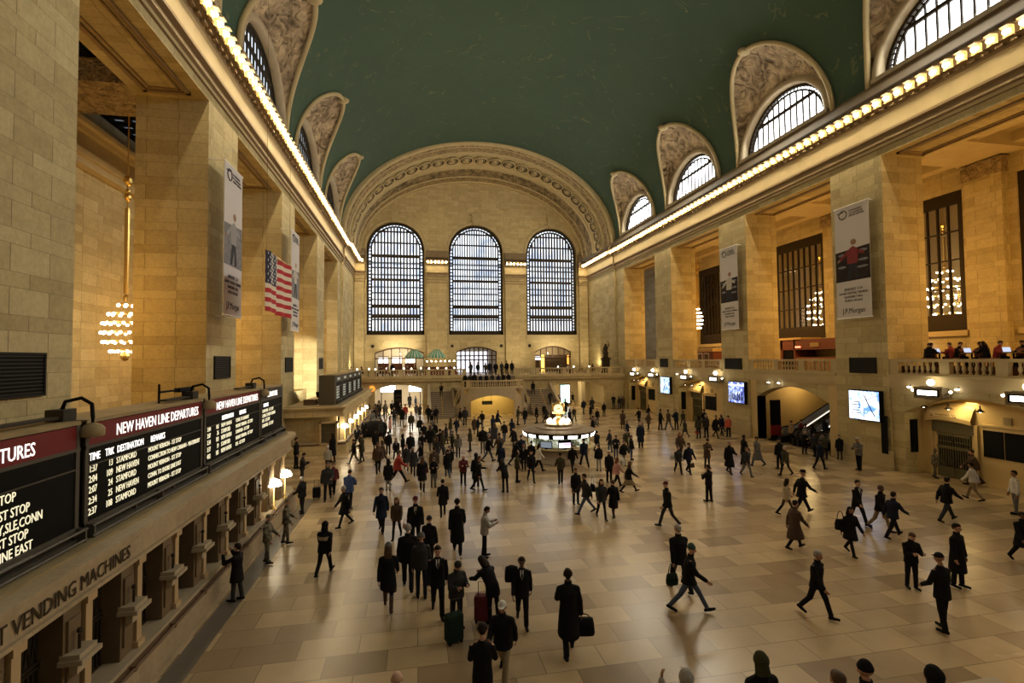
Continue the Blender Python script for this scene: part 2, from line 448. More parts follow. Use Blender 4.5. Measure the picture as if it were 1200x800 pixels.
struct(b.build('ceiling_right_gallery', SMOOTH))
b = MB()     # sunk panel frames on the soffits between the piers
for X, o in ((XL, -1), (XR, 1)):
    for i in range(-3, 3):
        a, c = pier_y(i)[1], pier_y(i+1)[0]
        x0, x1 = X+o*.55, X+o*2.4
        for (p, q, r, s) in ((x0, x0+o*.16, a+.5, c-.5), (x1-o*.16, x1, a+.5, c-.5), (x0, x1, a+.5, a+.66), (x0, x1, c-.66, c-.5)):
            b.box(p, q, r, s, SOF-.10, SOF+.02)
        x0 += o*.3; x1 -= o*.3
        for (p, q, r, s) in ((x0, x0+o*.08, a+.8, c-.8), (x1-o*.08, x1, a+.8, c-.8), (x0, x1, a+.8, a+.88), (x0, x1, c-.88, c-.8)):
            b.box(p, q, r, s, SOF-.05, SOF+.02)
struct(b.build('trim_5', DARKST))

# tall bronze windows of the right gallery
GLASS = plain('warm office glass', (.30, .22, .11), .12)
for n_, (a, c) in enumerate(GW):
    fr = MB(); X = XG+.25
    fr.box(X-.12, X+.12, a, a+.42, 8.75, 19); fr.box(X-.12, X+.12, c-.42, c, 8.75, 19); fr.box(X-.14, X+.14, a, c, 18.1, 19); fr.box(X-.14, X+.14, a, c, 8.75, 10.0)
    k = 11
    for j in range(1, k):
        y = a+.42+(c-a-.84)*j/k; fr.box(X-.09, X+.09, y-.055, y+.055, 10, 18.1)
    for z in (11.9, 14.0, 16.1): fr.box(X-.07, X+.07, a+.42, c-.42, z-.05, z+.05)
    wobj = fr.build('window_%d' % (20+n_), BRONZE); struct(wobj)
    pn = MB(); pn.box(X-.012, X+.012, a+.3, c-.3, 9.9, 18.2); pn.build('pane', CLEAR, wobj)
    sl = MB(); sl.box(XG-.22, XG+.1, a-.15, c+.15, 8.35, 8.75); sl.build('window_sill', SMOOTH, wobj)

# cornice ------------------------------------------------------------
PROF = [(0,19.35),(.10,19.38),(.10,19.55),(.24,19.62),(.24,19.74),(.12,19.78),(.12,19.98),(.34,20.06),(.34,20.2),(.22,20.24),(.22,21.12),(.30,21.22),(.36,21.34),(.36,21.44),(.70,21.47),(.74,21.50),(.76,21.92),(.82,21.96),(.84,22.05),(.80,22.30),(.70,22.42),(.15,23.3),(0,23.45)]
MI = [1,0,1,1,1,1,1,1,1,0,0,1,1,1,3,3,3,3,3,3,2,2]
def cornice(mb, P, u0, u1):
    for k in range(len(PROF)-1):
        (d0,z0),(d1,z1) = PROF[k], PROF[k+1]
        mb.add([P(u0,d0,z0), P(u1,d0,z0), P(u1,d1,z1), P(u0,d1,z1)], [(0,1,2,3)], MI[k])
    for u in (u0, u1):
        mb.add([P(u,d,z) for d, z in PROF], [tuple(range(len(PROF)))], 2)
CMATS = [SMOOTH, DARKST, plain('cornice weathering', (.25,.185,.115), .75, 0, .2, 1.5), plain('shaded cornice stone', (.075,.05,.025), .8, 0, .2, 2)]  # last entry carries the shade round the bulbs in its dark colour
PL = lambda u, d, z: (XL+d, u, z)
PR = lambda u, d, z: (XR-d, u, z)
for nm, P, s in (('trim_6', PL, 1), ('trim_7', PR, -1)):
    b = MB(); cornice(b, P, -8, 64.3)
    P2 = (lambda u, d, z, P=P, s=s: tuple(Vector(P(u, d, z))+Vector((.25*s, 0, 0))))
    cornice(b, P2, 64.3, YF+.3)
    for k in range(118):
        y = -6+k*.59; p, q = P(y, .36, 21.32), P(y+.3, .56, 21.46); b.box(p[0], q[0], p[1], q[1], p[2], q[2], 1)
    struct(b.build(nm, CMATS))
FARCAPS = [(-9.29+.25, -7.45), (1.35, 4.68), (13.43, 16.82), (25.42, XR-.25)]
b = MB()
for x0, x1 in FARCAPS:
    cornice(b, lambda u, d, z: (u, YF-.45-d*.7, z), x0, x1)
    b.box(x0+.12, x1-.12, YF-.45, YF+.2, 4.9, 19.5, 0)
    b.box(x0, x1, YF-.5, YF+.2, 22.4, 23.5, 2)
    for z in (18.6, 19.0): b.box(x0+.05, x1-.05, YF-.52, YF, z, z+.12, 1)
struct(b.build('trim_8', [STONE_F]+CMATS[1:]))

SKYN = emit('east daylight glass', (1.0, .96, .86), 1.2)
# vault with the lunettes cut out of it ------------------------------
LY = [19.93+BAY*k for k in range(-1, 4)]
LR, PHM = 4.88, .565
def vp(y, phi): return (CX+VA*math.cos(phi), y, VZ+VB*math.sin(phi))
ycols = []
y = -8.0
for c in LY:
    k = max(1, int((c-LR-y)/.6))
    ycols += [y+(c-LR-y)*j/k for j in range(k)]
    ycols += [c-LR*math.cos(PI*j/28) for j in range(28)]
    y = c+LR
ycols += [y+(64.3-y)*j/4 for j in range(5)]
def phi0(y):
    for c in LY:
        t = (y-c)/LR
        if abs(t) < 1: return PHM*math.sqrt(1-t*t)
    return 0
rows = [[vp(y, phi0(y)+(PI-2*phi0(y))*i/48) for i in range(49)] for y in ycols]
b = MB(); b.strip(rows)
b.box(-12, 31, -8.2, 64.3, 37.5, 37.9)
struct(b.build('ceiling', VAULT, smooth=True))
b = MB(); b.box(-30, 46, -9.2, -8, FZ, 38)
struct(b.build('wall_near', STONE))
for n_, (a, c) in enumerate(((-7.28, 1.16), (4.85, 13.25), (17.0, 25.27))):      # the matching great windows behind the camera
    b = MB(); m_, r0 = (a+c)/2, (c-a)/2
    for k in range(16): x = a+(c-a)*k/15; b.box(x-.1, x+.1, -7.95, -7.75, 10.8, 23.6+4.2*math.sqrt(max(0, 1-((x-m_)/r0)**2)))
    for z in (10.9, 13.5, 15.1, 19.1, 22.7): b.box(a, c, -7.98, -7.72, z-.15, z+.15)
    wo = b.build('window_%d' % (40+n_), BRONZE); struct(wo)
    b = MB(); b.add([(m_+r0*math.cos(PI*i/20), -7.97, 23.6+4.2*math.sin(PI*i/20)) for i in range(21)]+[(a, -7.97, 10.8), (c, -7.97, 10.8)], [tuple(range(23))]); b.build('pane', SKYN, wo)
b = MB(); b.box(XL-.3, XL-2.9, -13, 76, 23.6, 37.5); b.box(XR+2.9, XR+.9, -13, 76, 23.6, 37.5)
def lunette_window(n_, c, s):
    """s=+1 right wall, -1 left wall"""
    X = XR if s > 0 else XL
    ra, rz, z0, NT = 4.2, 3.66, 23.6, 32
    W = lambda t, k=1.0, dx=0: (X+dx*s, c+ra*k*math.cos(t), z0+rz*k*math.sin(t))
    # carved cove between the window arch and the groin on the vault
    cv = MB(); rws = []
    for j in range(11):
        f = j/10
        row = []
        for i in range(NT+1):
            t = PI*i/NT
            p = Vector(W(t, 1.1, .02)); ph = PHM*math.sin(t)
            q = Vector((CX+s*VA*math.cos(ph), c+LR*math.cos(t), VZ+VB*math.sin(ph)))
            r = p.lerp(q, f); r.z += .35*math.sin(PI*f)*math.sin(t)
            row.append(r)
        rws.append(row)
    cv.strip(rws)
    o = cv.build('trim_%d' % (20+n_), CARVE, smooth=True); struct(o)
    # groin roll along the vault and archivolt round the window
    g = MB(); pts = []
    for i in range(NT+1):
        t = PI*i/NT; ph = PHM*math.sin(t)
        pts.append(Vector((CX+s*(VA-.12)*math.cos(ph), c+(LR+.02)*math.cos(t), VZ+(VB-.12)*math.sin(ph))))
    g.tube(pts, .17, 8)
    tip = pts[NT//2]
    g.ball(tip, (.55, .4, .3), 8, 5)
    g.build('groin_roll', SMOOTH, o, True)
    av = MB()
    prof = [(1.0,-.5),(1.0,.12),(1.03,.22),(1.09,.22),(1.13,.06)]
    av.strip([[W(PI*i/NT, k, -d) for i in range(NT+1)] for k, d in prof])
    av.build('archivolt', GREYST, o, True)
    sill = MB(); sill.box(X-s*.3, X+s*.5, c-4.6, c+4.6, 23.35, 23.62); sill.build('sill', GREYST, o)
    # glazing
    fr = MB(); dx = .42
    ring = lambda k0, k1, d0, d1: fr.strip([[W(PI*i/NT, k, d) for i in range(NT+1)] for k, d in ((k0,d0),(k1,d0),(k1,d1),(k0,d1),(k0,d0))])
    ring(.945, 1.0, dx-.1, dx+.1); ring(.87, .905, dx-.05, dx+.08)
    for i in range(1, 36):
        t = PI*i/36; p, q = Vector(W(t, .89, dx)), Vector(W(t, .97, dx)); fr.tube([p, q], .05, 4)
    for i in range(1, 12):
        y = -3.6+7.2*i/12; zt = rz*.9*math.sqrt(max(0, 1-(y/(ra*.9))**2))
        fr.box(X+s*(dx-.05), X+s*(dx+.05), c+y-.042, c+y+.042, z0, z0+zt)
    h = rz*.58; yy = ra*.9*math.sqrt(1-(h/(rz*.9))**2)
    fr.box(X+s*(dx-.07), X+s*(dx+.07), c-yy, c+yy, z0+h-.11, z0+h+.11)
    fr.box(X+s*(dx-.08), X+s*(dx+.08), c-ra, c+ra, z0-.02, z0+.12)
    for i in range(40):
        y = -3.9+7.8*i/39; fr.box(X+s*(dx-.04), X+s*(dx+.04), c+y-.03, c+y+.03, z0+.1, z0+.3)
    fr.box(X+s*(dx-.04), X+s*(dx+.04), c-3.9, c+3.9, z0+.29, z0+.34)
    wo = fr.build('window_%d' % n_, BRONZE); struct(wo)
    pn = MB(); xx = X+s*(dx+.14)
    pn.add([(xx, c+ra*1.0*math.cos(PI*i/NT), z0+rz*1.0*math.sin(PI*i/NT)) for i in range(NT+1)], [tuple(range(NT+1))])
    pn.build('pane', SKYR if s > 0 else SKYL, wo)
SKYR = emit('frosted daylight glass', (.95, .98, 1.0), 6.5)
SKYL = emit('frosted north daylight glass', (.78, .88, 1.0), 1.1)
n_ = 4
for c in LY:
    for s in (1, -1): lunette_window(n_, c, s); n_ += 1

# far end: deep arch, wall, three great windows ----------------------
AZ = 22.9
def el(a, bb, y, t): return (CX+a*math.cos(t), y, AZ+bb*math.sin(t))
ST = [(64.22,19.2,14.2,0),(64.22,17.95,12.95,0),(64.35,17.8,12.85,0),(64.9,17.8,12.85,1),(65.0,17.62,12.7,0),(65.25,17.62,12.7,0),(65.3,17.72,12.8,1),(66.5,17.66,12.66,0),(66.6,17.5,12.5,0),(66.9,17.5,12.5,0),(67.0,17.6,12.55,2),(70.2,17.5,12.15,0),(70.3,17.36,12.0,0),(70.9,17.33,11.95,0),(71.0,17.42,12.0,3),(73.2,17.36,11.75,0),(73.3,17.24,11.62,1),(74.6,17.2,11.5,0),(74.7,17.05,11.35,0),(YF,17.05,11.35,0)]
b = MB(); NA = 72
for k in range(len(ST)-1):
    y0,a0,b0,_ = ST[k]; y1,a1,b1,m0 = ST[k+1]
    b.strip([[el(a0,b0,y0,PI*i/NA) for i in range(NA+1)], [el(a1,b1,y1,PI*i/NA) for i in range(NA+1)]], ST[k][3])
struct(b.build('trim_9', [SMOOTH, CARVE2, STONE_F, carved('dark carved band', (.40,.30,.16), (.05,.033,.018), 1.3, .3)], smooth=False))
b = MB()
for i in range(27):         # sunk rosettes round the arch
    t = PI*(i+.5)/27
    c = Vector(el(17.5, 12.3, 68.5, t)); nrm = Vector((-math.cos(t)*12.3, 0, -math.sin(t)*17.5)).normalized()
    tx = Vector((0,1,0)); ty = nrm.cross(tx)
    def disc(r, h, m):
        return [c+nrm*h+tx*(r*1.25*math.cos(2*PI*k/14))+ty*(r*math.sin(2*PI*k/14)) for k in range(14)]
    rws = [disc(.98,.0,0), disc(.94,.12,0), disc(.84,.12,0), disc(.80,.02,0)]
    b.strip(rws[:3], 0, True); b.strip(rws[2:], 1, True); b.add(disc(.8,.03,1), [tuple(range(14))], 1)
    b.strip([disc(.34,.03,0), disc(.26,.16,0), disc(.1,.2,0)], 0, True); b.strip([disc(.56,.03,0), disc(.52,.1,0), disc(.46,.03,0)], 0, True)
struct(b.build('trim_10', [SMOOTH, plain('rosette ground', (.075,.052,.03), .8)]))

FW = [(-7.28, 1.16), (4.85, 13.25), (17.0, 25.27)]
WSILL, WSPR, WAPX = 10.78, 23.6, 27.8
def PF(u, z, d): return (u, YF+d, z)
b = MB()
ops = [(a, c, WSPR, WAPX, 'round', WSILL) for a, c in FW]
arch_panel(b, -9.6, 27.6, 9.6, 37, ops, PF, .9, n=30)
FD = [(-6.12, 1.08, 8.1, 8.92, 'seg', 4.9), (5.95, 12.15, 8.2, 8.95, 'seg', 4.9), (18.3, 24.15, 8.1, 9.0, 'seg', 4.9)]
arch_panel(b, -9.6, 27.6, 4.9, 9.6, FD, PF, .9, n=20)
struct(b.build('wall_far', STONE_F))
b = MB()
for a, c in FW:
    b.box(a-.15, c+.15, YF-.14, YF+.1, 10.42, 10.72); b.box(a-.05, c+.05, YF-.07, YF+.1, 10.1, 10.42)
    m_ = (a+c)/2; b.box(m_-.55, m_+.55, YF-.35, YF, 27.95, 29.3); b.box(m_-.7, m_+.7, YF-.42, YF, 29.2, 29.5); b.box(m_-.35, m_+.35, YF-.5, YF, 27.7, 28.2)
    NT = 30; r0 = (c-a)/2; h0 = WAPX-WSPR
    W = lambda t, k, d: (m_+r0*k*math.cos(t), YF-d, WSPR+h0*k*math.sin(t))
    b.strip([[W(PI*i/NT, k, d) for i in range(NT+1)] for k, d in ((1.0,-.3),(1.0,.08),(1.05,.1),(1.09,.1),(1.11,.0))])
struct(b.build('trim_11', SMOOTH))

def cloud_pane(name, base, strength):
    m, t, bs = nt(name)
    g = N(t, 'ShaderNodeNewGeometry'); nz = N(t, 'ShaderNodeTexNoise'); nz.inputs['Scale'].default_value = .45; nz.inputs['Detail'].default_value = 4
    t.links.new(g.outputs['Position'], nz.inputs['Vector'])
    mx = N(t, 'ShaderNodeMix', data_type='RGBA'); mx.inputs['A'].default_value = (.42, .50, .66, 1); mx.inputs['B'].default_value = (*base, 1)
    mr = N(t, 'ShaderNodeMapRange'); mr.inputs[1].default_value = .36; mr.inputs[2].default_value = .56; t.links.new(nz.outputs['Fac'], mr.inputs[0])
    t.links.new(mr.outputs[0], mx.inputs['Factor']); t.links.new(mx.outputs['Result'], bs.inputs['Emission Color'])
    bs.inputs['Emission Strength'].default_value = strength; bs.inputs['Base Color'].default_value = (.1,.1,.12,1)
    return m
SKYF = cloud_pane('daylit wired glass', (.88, .94, 1.0), 2.0)
for n_, (a, c) in enumerate(FW):
    m_ = (a+c)/2; r0 = (c-a)/2; h0 = WAPX-WSPR; Y = YF+.6; NT = 30
    fr = MB()
    W = lambda t, k, d: (m_+r0*k*math.cos(t), Y+d, WSPR+h0*k*math.sin(t))
    for k0, k1 in ((.915, 1.0), (.825, .87)):
        fr.strip([[W(PI*i/NT, k, d) for i in range(NT+1)] for k, d in ((k0,-.15),(k1,-.15),(k1,.15),(k0,.15),(k0,-.15))])
    for s in (-1, 1):
        x = m_+s*r0; fr.box(x, x-s*.28, Y-.15, Y+.15, WSILL, WSPR); fr.box(m_+s*r0*.87, m_+s*r0*.84, Y-.1, Y+.1, WSILL, WSPR)
        for k in range(26):
            z = WSILL+.6+k*.5; fr.box(x-s*.25, m_+s*r0*.85, Y-.05, Y+.05, z-.09, z+.09)
    for i in range(1, 24):
        t = PI*i/24; fr.tube([W(t,.86,0), W(t,.95,0)], .07, 4)
    for z, h in ((22.7,.22),(20.9,.09),(19.1,.18),(17.1,.09),(15.1,.26),(13.55,.24),(13.1,.1),(24.7,.1),(26.4,.1)):
        yy = r0*.86 if z < WSPR else r0*.9*math.sqrt(max(.05, 1-((z-WSPR)/(h0*.95))**2)); fr.box(m_-yy, m_+yy, Y-.1, Y+.1, z-h, z+h)
    fr.box(a, c, Y-.15, Y+.15, WSILL, WSILL+.62)
    nb = 19 if n_ == 1 else 15
    for i in range(nb+1):
        x = -r0*.84+2*r0*.84*i/nb; zt = WSPR+h0*.86*math.sqrt(max(0, 1-(x/(r0*.86))**2))
        hw = .085 if n_ == 1 else .12; fr.box(m_+x-hw, m_+x+hw, Y-.08, Y+.08, WSILL+.5, zt)
    wo = fr.build('window_%d' % (n_+1), BRONZE); struct(wo)
    wk = MB()
    for z in (13.9, 16.2, 18.1, 20.0, 21.8): wk.box(a, c, Y+.4, Y+1.5, z-.05, z+.05)
    wk.build('glass_walkway', plain('walkway glass edge %d' % n_, (.12,.14,.16), .3), wo)
    pn = MB(); yy = Y+1.7
    pn.add([(a-.6,yy,WSILL-.5),(c+.6,yy,WSILL-.5),(c+.6,yy,WAPX+.6),(a-.6,yy,WAPX+.6)], [(0,1,2,3)]); pn.build('pane', SKYF, wo)
b = MB()
for x in (-9.6, 2.9, 15.1, 27): b.box(x-1.6, x+1.6, YF+.9, YF+2.4, 9.6, 30)
b.box(-9.6, 27.6, YF+.9, YF+2.4, 28.3, 37); b.box(-9.6, 27.6, YF+.9, YF+2.4, 9.6, 10.6)
struct(b.build('wall_far_outer', STONE_F))
# ================================================================== FAR BALCONY AND STAIRCASE
BY, BF = 62.0, 4.9
b = MB(); b.box(-9.3, 27.4, BY, YF+7, BF-.35, BF)
struct(b.build('floor_far_balcony', plain('balcony floor', (.33, .25, .16), .35, 0, .2, 2)))
b = MB()
FA = [(-5.0, .7, 3.35, 3.95, 'seg', FZ), (16.9, 24.5, 3.25, 3.95, 'seg', FZ)]
arch_panel(b, -9.3, 27.4, FZ, 4.75, FA, lambda u, z, d: (u, BY+.3+d, z), .9)
b.box(-9.3, 6.2, BY-.12, BY+.35, 4.35, 4.8); b.box(12.3, 27.4, BY-.12, BY+.35, 4.35, 4.8)
b.box(-9.3, 6.2, BY-.25, BY+.35, 4.68, 4.9); b.box(12.3, 27.4, BY-.25, BY+.35, 4.68, 4.9)
struct(b.build('wall_far_balcony', STONE_F))
HALLW = plain('pale hall plaster', (.62, .55, .40), .6, 0, .1, 1)
b = MB(); b.box(-9.3, 3.0, 76.5, 77, FZ, 4.6); b.box(2.6, 3.0, 63.2, 77, FZ, 4.6); b.box(-9.3, -8.8, 63.2, 77, FZ, 4.6)
b.box(15.6, 27.4, 74.5, 75, FZ, 4.6); b.box(15.6, 16.0, 63.2, 75, FZ, 4.6); b.box(26.9, 27.4, 63.2, 75, FZ, 4.6); b.box(22.8, 23.3, 66.5, 68, FZ, 4.6)
struct(b.build('wall_far_hall', HALLW))

BAL = MB(); BAL.lathe([(.0,0),(.085,0),(.085,.06),(.05,.09),(.045,.14),(.085,.24),(.088,.32),(.05,.48),(.045,.55),(.075,.6),(.075,.66),(.0,.66)], n=8)
BALM = BAL.mesh('baluster', SMOOTH, True)
def balustrade(label, P, u0, u1, z, axis, mat=SMOOTH, piers=(), group=None, h=.92, step=.30, skip=()):
    """rail and base run along axis ('x' or 'y') at plane P"""
    o = thing('balustrade', label, 'balustrade', (0,0,0), 0, group)
    def bx(mb, a, c, w, z0, z1):
        if axis == 'y': mb.box(P-w, P+w, a, c, z0, z1)
        else: mb.box(a, c, P-w, P+w, z0, z1)
    m_ = MB(); bx(m_, u0, u1, .17, z+h-.12, z+h); bx(m_, u0, u1, .13, z+h-.16, z+h-.11); m_.build('top_rail', mat, o)
    m_ = MB(); bx(m_, u0, u1, .16, z, z+.12); m_.build('base', mat, o)
    m_ = MB(); ps = [u0+.25, u1-.25]+list(piers)
    for p in ps: m_ = MB(); bx(m_, p-.25, p+.25, .15, z+.1, z+h-.1); m_.build('pier', mat, o)
    k = int((u1-u0)/step)
    for i in range(k+1):
        u = u0+(u1-u0)*i/k
        if any(abs(u-p) < .36 for p in ps): continue
        c = put('baluster', BALM, o, (P, u, z+.12) if axis == 'y' else (u, P, z+.12)); c.scale = (1, 1, (h-.26)/.66)
    return o
balustrade('pale stone balustrade of the far balcony, left of the centre steps', BY, -9.0, 6.1, 4.9, 'x', piers=(-5.3,-2.0,1.4,3.6,4.4), step=.34)
balustrade('pale stone balustrade of the far balcony, right of the centre steps', BY, 12.3, 27.1, 4.9, 'x', piers=(14.6,15.3,18.9,22.2,25.2), step=.34)
for i, wh in ((-1, 'above the bronze track gate nearest the frame edge'), (0, 'above the escalators'), (1, 'above the track gate beside the escalators'), (2, 'above the farthest track gate')):
    a, c = pier_y(i)[1], pier_y(i+1)[0]
    balustrade('stone gallery balustrade '+wh, XR+.2, a, c, 5.85, 'y', piers=((a+c)/2-1.3, (a+c)/2+1.3), group='gallery balustrades on the right wall')
b = MB()
for i in range(-2, 3):
    a, c = pier_y(i)[1], pier_y(i+1)[0]
    b.box(XR-.12, XR+.5, a, c, 5.72, 5.86); b.box(XR, XR+.45, a, c, 5.15, 5.75); b.box(XR+.05, XR+.2, a, c, 5.05, 5.17)
struct(b.build('trim_12', SMOOTH))

# staircase: bulging front with a low arch, two flights up to a landing, centre flight to the balcony
SX, SHW = 8.9, 4.55
def bulge_y(u): return 56.5+2.6*(abs(u-SX)/SHW)**2.6
def bulge_top(u):
    t = abs(u-SX)/SHW
    return 3.62 if t < .78 else 3.62-2.5*((t-.78)/.22)**1.3
st = thing('staircase', 'grey marble staircase with a bulging front and two flights to the far balcony', 'staircase', (0,0,0))
b = MB()
arch_panel(b, SX-SHW, SX+SHW, FZ, bulge_top, [(6.15, 11.3, 2.1, 2.78, 'seg', FZ)], lambda u, z, d: (u, bulge_y(u)+d, z), .5, n=30)
b.box(4.6, 13.2, 59.3, 62.2, 3.3, 3.62); b.box(5.1, 5.5, 58.0, 62, FZ, 3.4); b.box(12.3, 12.7, 58.0, 62, FZ, 3.4)
b.build('curved_front', GREYST, st)
for sgn in (-1, 1):      # ramped side walls of the flights
    b = MB()
    x0 = SX+sgn*SHW
    b.prism([(x0-.15,58.9,FZ),(x0-.15,62.2,FZ),(x0-.15,62.2,3.4),(x0-.15,61.0,3.0),(x0-.15,58.9,1.25)], [(x0+.15,58.9,FZ),(x0+.15,62.2,FZ),(x0+.15,62.2,3.4),(x0+.15,61.0,3.0),(x0+.15,58.9,1.25)])
    b.build('side_wall', GREYST, st); b = MB()
    x1 = x0+sgn*(2.9 if sgn < 0 else 3.6)
    b.prism([(x1-.17,56.9,FZ),(x1-.17,62.2,FZ),(x1-.17,62.2,4.0),(x1-.17,61.0,3.3),(x1-.17,57.0,1.25),(x1-.17,56.9,1.25)], [(x1+.17,56.9,FZ),(x1+.17,62.2,FZ),(x1+.17,62.2,4.0),(x1+.17,61.0,3.3),(x1+.17,57.0,1.25),(x1+.17,56.9,1.25)])
    b.build('side_wall', GREYST, st)
STEPM = plain('stair tread stone', (.20, .155, .105), .5, 0, .2, 3)
for sgn in (-1, 1):
    b = MB(); x0 = SX+sgn*(SHW+.15); x1 = x0+sgn*(2.6 if sgn < 0 else 3.3)
    for k in range(18): b.box(x0, x1, 57.0+.26*k, 62.2, FZ+.155*k, FZ+.155*(k+1)-.03, 0); b.box(x0, x1, 56.97+.26*k, 62.2, FZ+.155*(k+1)-.03, FZ+.155*(k+1), 1)
    b.build('flight', [STEPM, GREYST], st)
    b = MB(); xm = (x0+x1)/2; b.tube([(xm, 57.1, FZ+.95), (xm, 61.6, FZ+3.6)], .035, 6)
    for k in range(5): b.tube([(xm, 57.2+1.05*k, FZ+.15+.155*4*k), (xm, 57.2+1.05*k, FZ+1.0+.62*k)], .02, 5)
    b.build('handrail', BRASS, st)
b = MB()
for k in range(8): b.box(6.2, 12.3, 60.3+.28*k, 62.6, 3.62+.16*k, 3.62+.16*(k+1))
b.build('flight', STEPM, st)
b = MB(); rr = []
for dx, dz in ((-.16, .78), (.16, .78), (.16, .92), (-.16, .92), (-.16, .78)):
    rr.append([(SX-SHW+2*SHW*i/60, bulge_y(SX-SHW+2*SHW*i/60)+.2+dx, bulge_top(SX-SHW+2*SHW*i/60)+dz) for i in range(61)])
b.strip(rr); rr = []
for dx, dz in ((-.15, -.02), (.15, -.02), (.15, .12), (-.15, .12), (-.15, -.02)):
    rr.append([(SX-SHW+2*SHW*i/60, bulge_y(SX-SHW+2*SHW*i/60)+.2+dx, bulge_top(SX-SHW+2*SHW*i/60)+dz) for i in range(61)])
b.strip(rr)
for u in (SX-3.0, SX+3.0, SX-SHW+.1, SX+SHW-.1): b.box(u-.22, u+.22, bulge_y(u)+.04, bulge_y(u)+.36, bulge_top(u), bulge_top(u)+.9)
b.build('curved_rail', SMOOTH, st)
for i in range(33):
    u = SX-SHW+.25+(2*SHW-.5)*i/32
    if min(abs(u-SX-3), abs(u-SX+3)) < .3: continue
    c = put('baluster', BALM, st, (u, bulge_y(u)+.2, bulge_top(u)+.1))
    if abs(u-SX) > 3.4: c.scale = (1.2, 1.2, 1.05)
b = MB(); b.box(5.6, 11.9, 60.6, 60.9, FZ, 3.2)
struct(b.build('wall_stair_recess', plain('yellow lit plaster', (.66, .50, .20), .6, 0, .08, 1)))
sg = thing('hanging_sign', 'small dark hanging sign inside the low arch of the staircase', 'sign', (8.2, 58.2, 0))
b = MB(); b.box(-.62, .62, -.05, .05, 1.62, 2.05); b.build('board', plain('dark olive sign', (.07,.06,.03), .5), sg)
b = MB(); b.tube([(-.5,0,2.0),(-.5,0,3.35)], .015, 5); b.tube([(.5,0,2.0),(.5,0,3.35)], .015, 5); b.build('hanger', BRONZE, sg)

# doors opening off the far balcony
DARKR = plain('dim restaurant interior', (.10, .065, .035), .7, 0, .2, 1)
b = MB(); b.box(-9.3, 27.4, 81.2, 81.6, 4.9, 9.9); b.box(-9.3, 27.4, YF+.9, 81.6, 9.5, 9.9)
for x in (3.5, 15.2): b.box(x-.4, x+.4, YF+.9, 81.6, 4.9, 9.6)
struct(b.build('wall_balcony_rooms', HALLW))
DGL = emit('daylit door glass', (.86, .90, 1.0), 1.6)
for n_, (a, c, sp, ap, k_, fl) in enumerate(FD):
    op = FD[n_]; fr = MB(); Y = YF+.45; nb = 9 if n_ == 1 else 6
    for j in range(nb+1):
        x = a+(c-a)*j/nb; w_ = .10 if n_ == 1 else .07; fr.box(x-w_, x+w_, Y-.1, Y+.1, fl if n_ != 2 else 7.3, arch_z(op, x))
    for z in ((fl, 6.9, 7.55) if n_ == 1 else (7.25,)): fr.box(a, c, Y-.1, Y+.1, z-.09, z+.09)
    fr.strip([[(a+(c-a)*i/20, Y+d, arch_z(op, a+(c-a)*i/20)-h) for i in range(21)] for h, d in ((0,-.1),(.2,-.1),(.2,.1),(0,.1))])
    do = fr.build('door_%d' % (n_+1), plain('dark door frame %d' % n_, (.10,.05,.03), .5), None); struct(do)
    if n_ != 1:
        pn = MB(); pn.box(a, c, Y-.01, Y+.01, 7.3, 8.0); pn.build('pane', CLEAR, do)
    if n_ == 1:
        pn = MB(); pn.add([(a,Y+.3,fl),(c-1.2,Y+.3,fl),(c-1.2,Y+.3,8.2),(a,Y+.3,8.2)], [(0,1,2,3)]); pn.build('pane', DGL, do)

# ================================================================== LAMPS
def cornice_lamp_proto():
    o = thing('cornice_lamp', '', 'lamp')
    r = MB()           # gilded rosette, facing +X
    r.box(.0, .10, -.20, .20, -.22, .20); r.strip([[(d, math.cos(2*PI*i/10)*q, math.sin(2*PI*i/10)*q) for i in range(10)] for d, q in ((.09,.2),(.13,.2),(.16,.12))], 0, True)
    r.build('rosette', GOLD, o)
    h = MB(); h.prism([(0,-.24,.20),(.42,-.14,.19),(.42,.14,.19),(0,.24,.20)], [(0,-.24,.26),(.42,-.14,.24),(.42,.14,.24),(0,.24,.26)]); h.build('hood', CMATS[3], o)  # hood added to keep bulb light off the cornice above, coloured dark
    g = MB(); g.ball((.24,0,-.02), .115, 10, 7); g.build('bulb', BULB, o, True)
    return o
proto = cornice_lamp_proto(); first = True
def place_lamp(loc, rz, label, group):
    global first
    o = proto if first else copy_tree(proto); first = False
    o.location = loc; o.rotation_euler = (0,0,rz); o['label'] = label; o['group'] = group
LAMPZ = 21.66
y = 16.52-.6493*2
while y < YF-1.2:
    e = .25 if y > 64.3 else 0
    place_lamp((XR-.76-e, y, LAMPZ), PI, 'bare bulb on a gilded rosette in the row along the right cornice', 'bulbs along the right cornice')
    y += .6493
y = 17.0
while y < YF-1.2:
    e = .25 if y > 64.3 else 0
    place_lamp((XL+.76+e, y, LAMPZ), 0, 'bare bulb on a gilded rosette in the row along the left cornice', 'bulbs along the left cornice')
    y += .6493
for (x0, x1), n, w_ in zip(FARCAPS, (2, 6, 6, 2), ('beside the left window', 'between the left and middle windows', 'between the middle and right windows', 'beside the right window')):
    for j in range(n):
        place_lamp((x0+.3+(x1-x0-.6)*j/(n-1) if n > 2 else x0+.55+.7*j, YF-.99, LAMPZ), -PI/2, 'bare bulb on the far wall pilaster capital '+w_, 'bulbs on the pilaster capital '+w_)

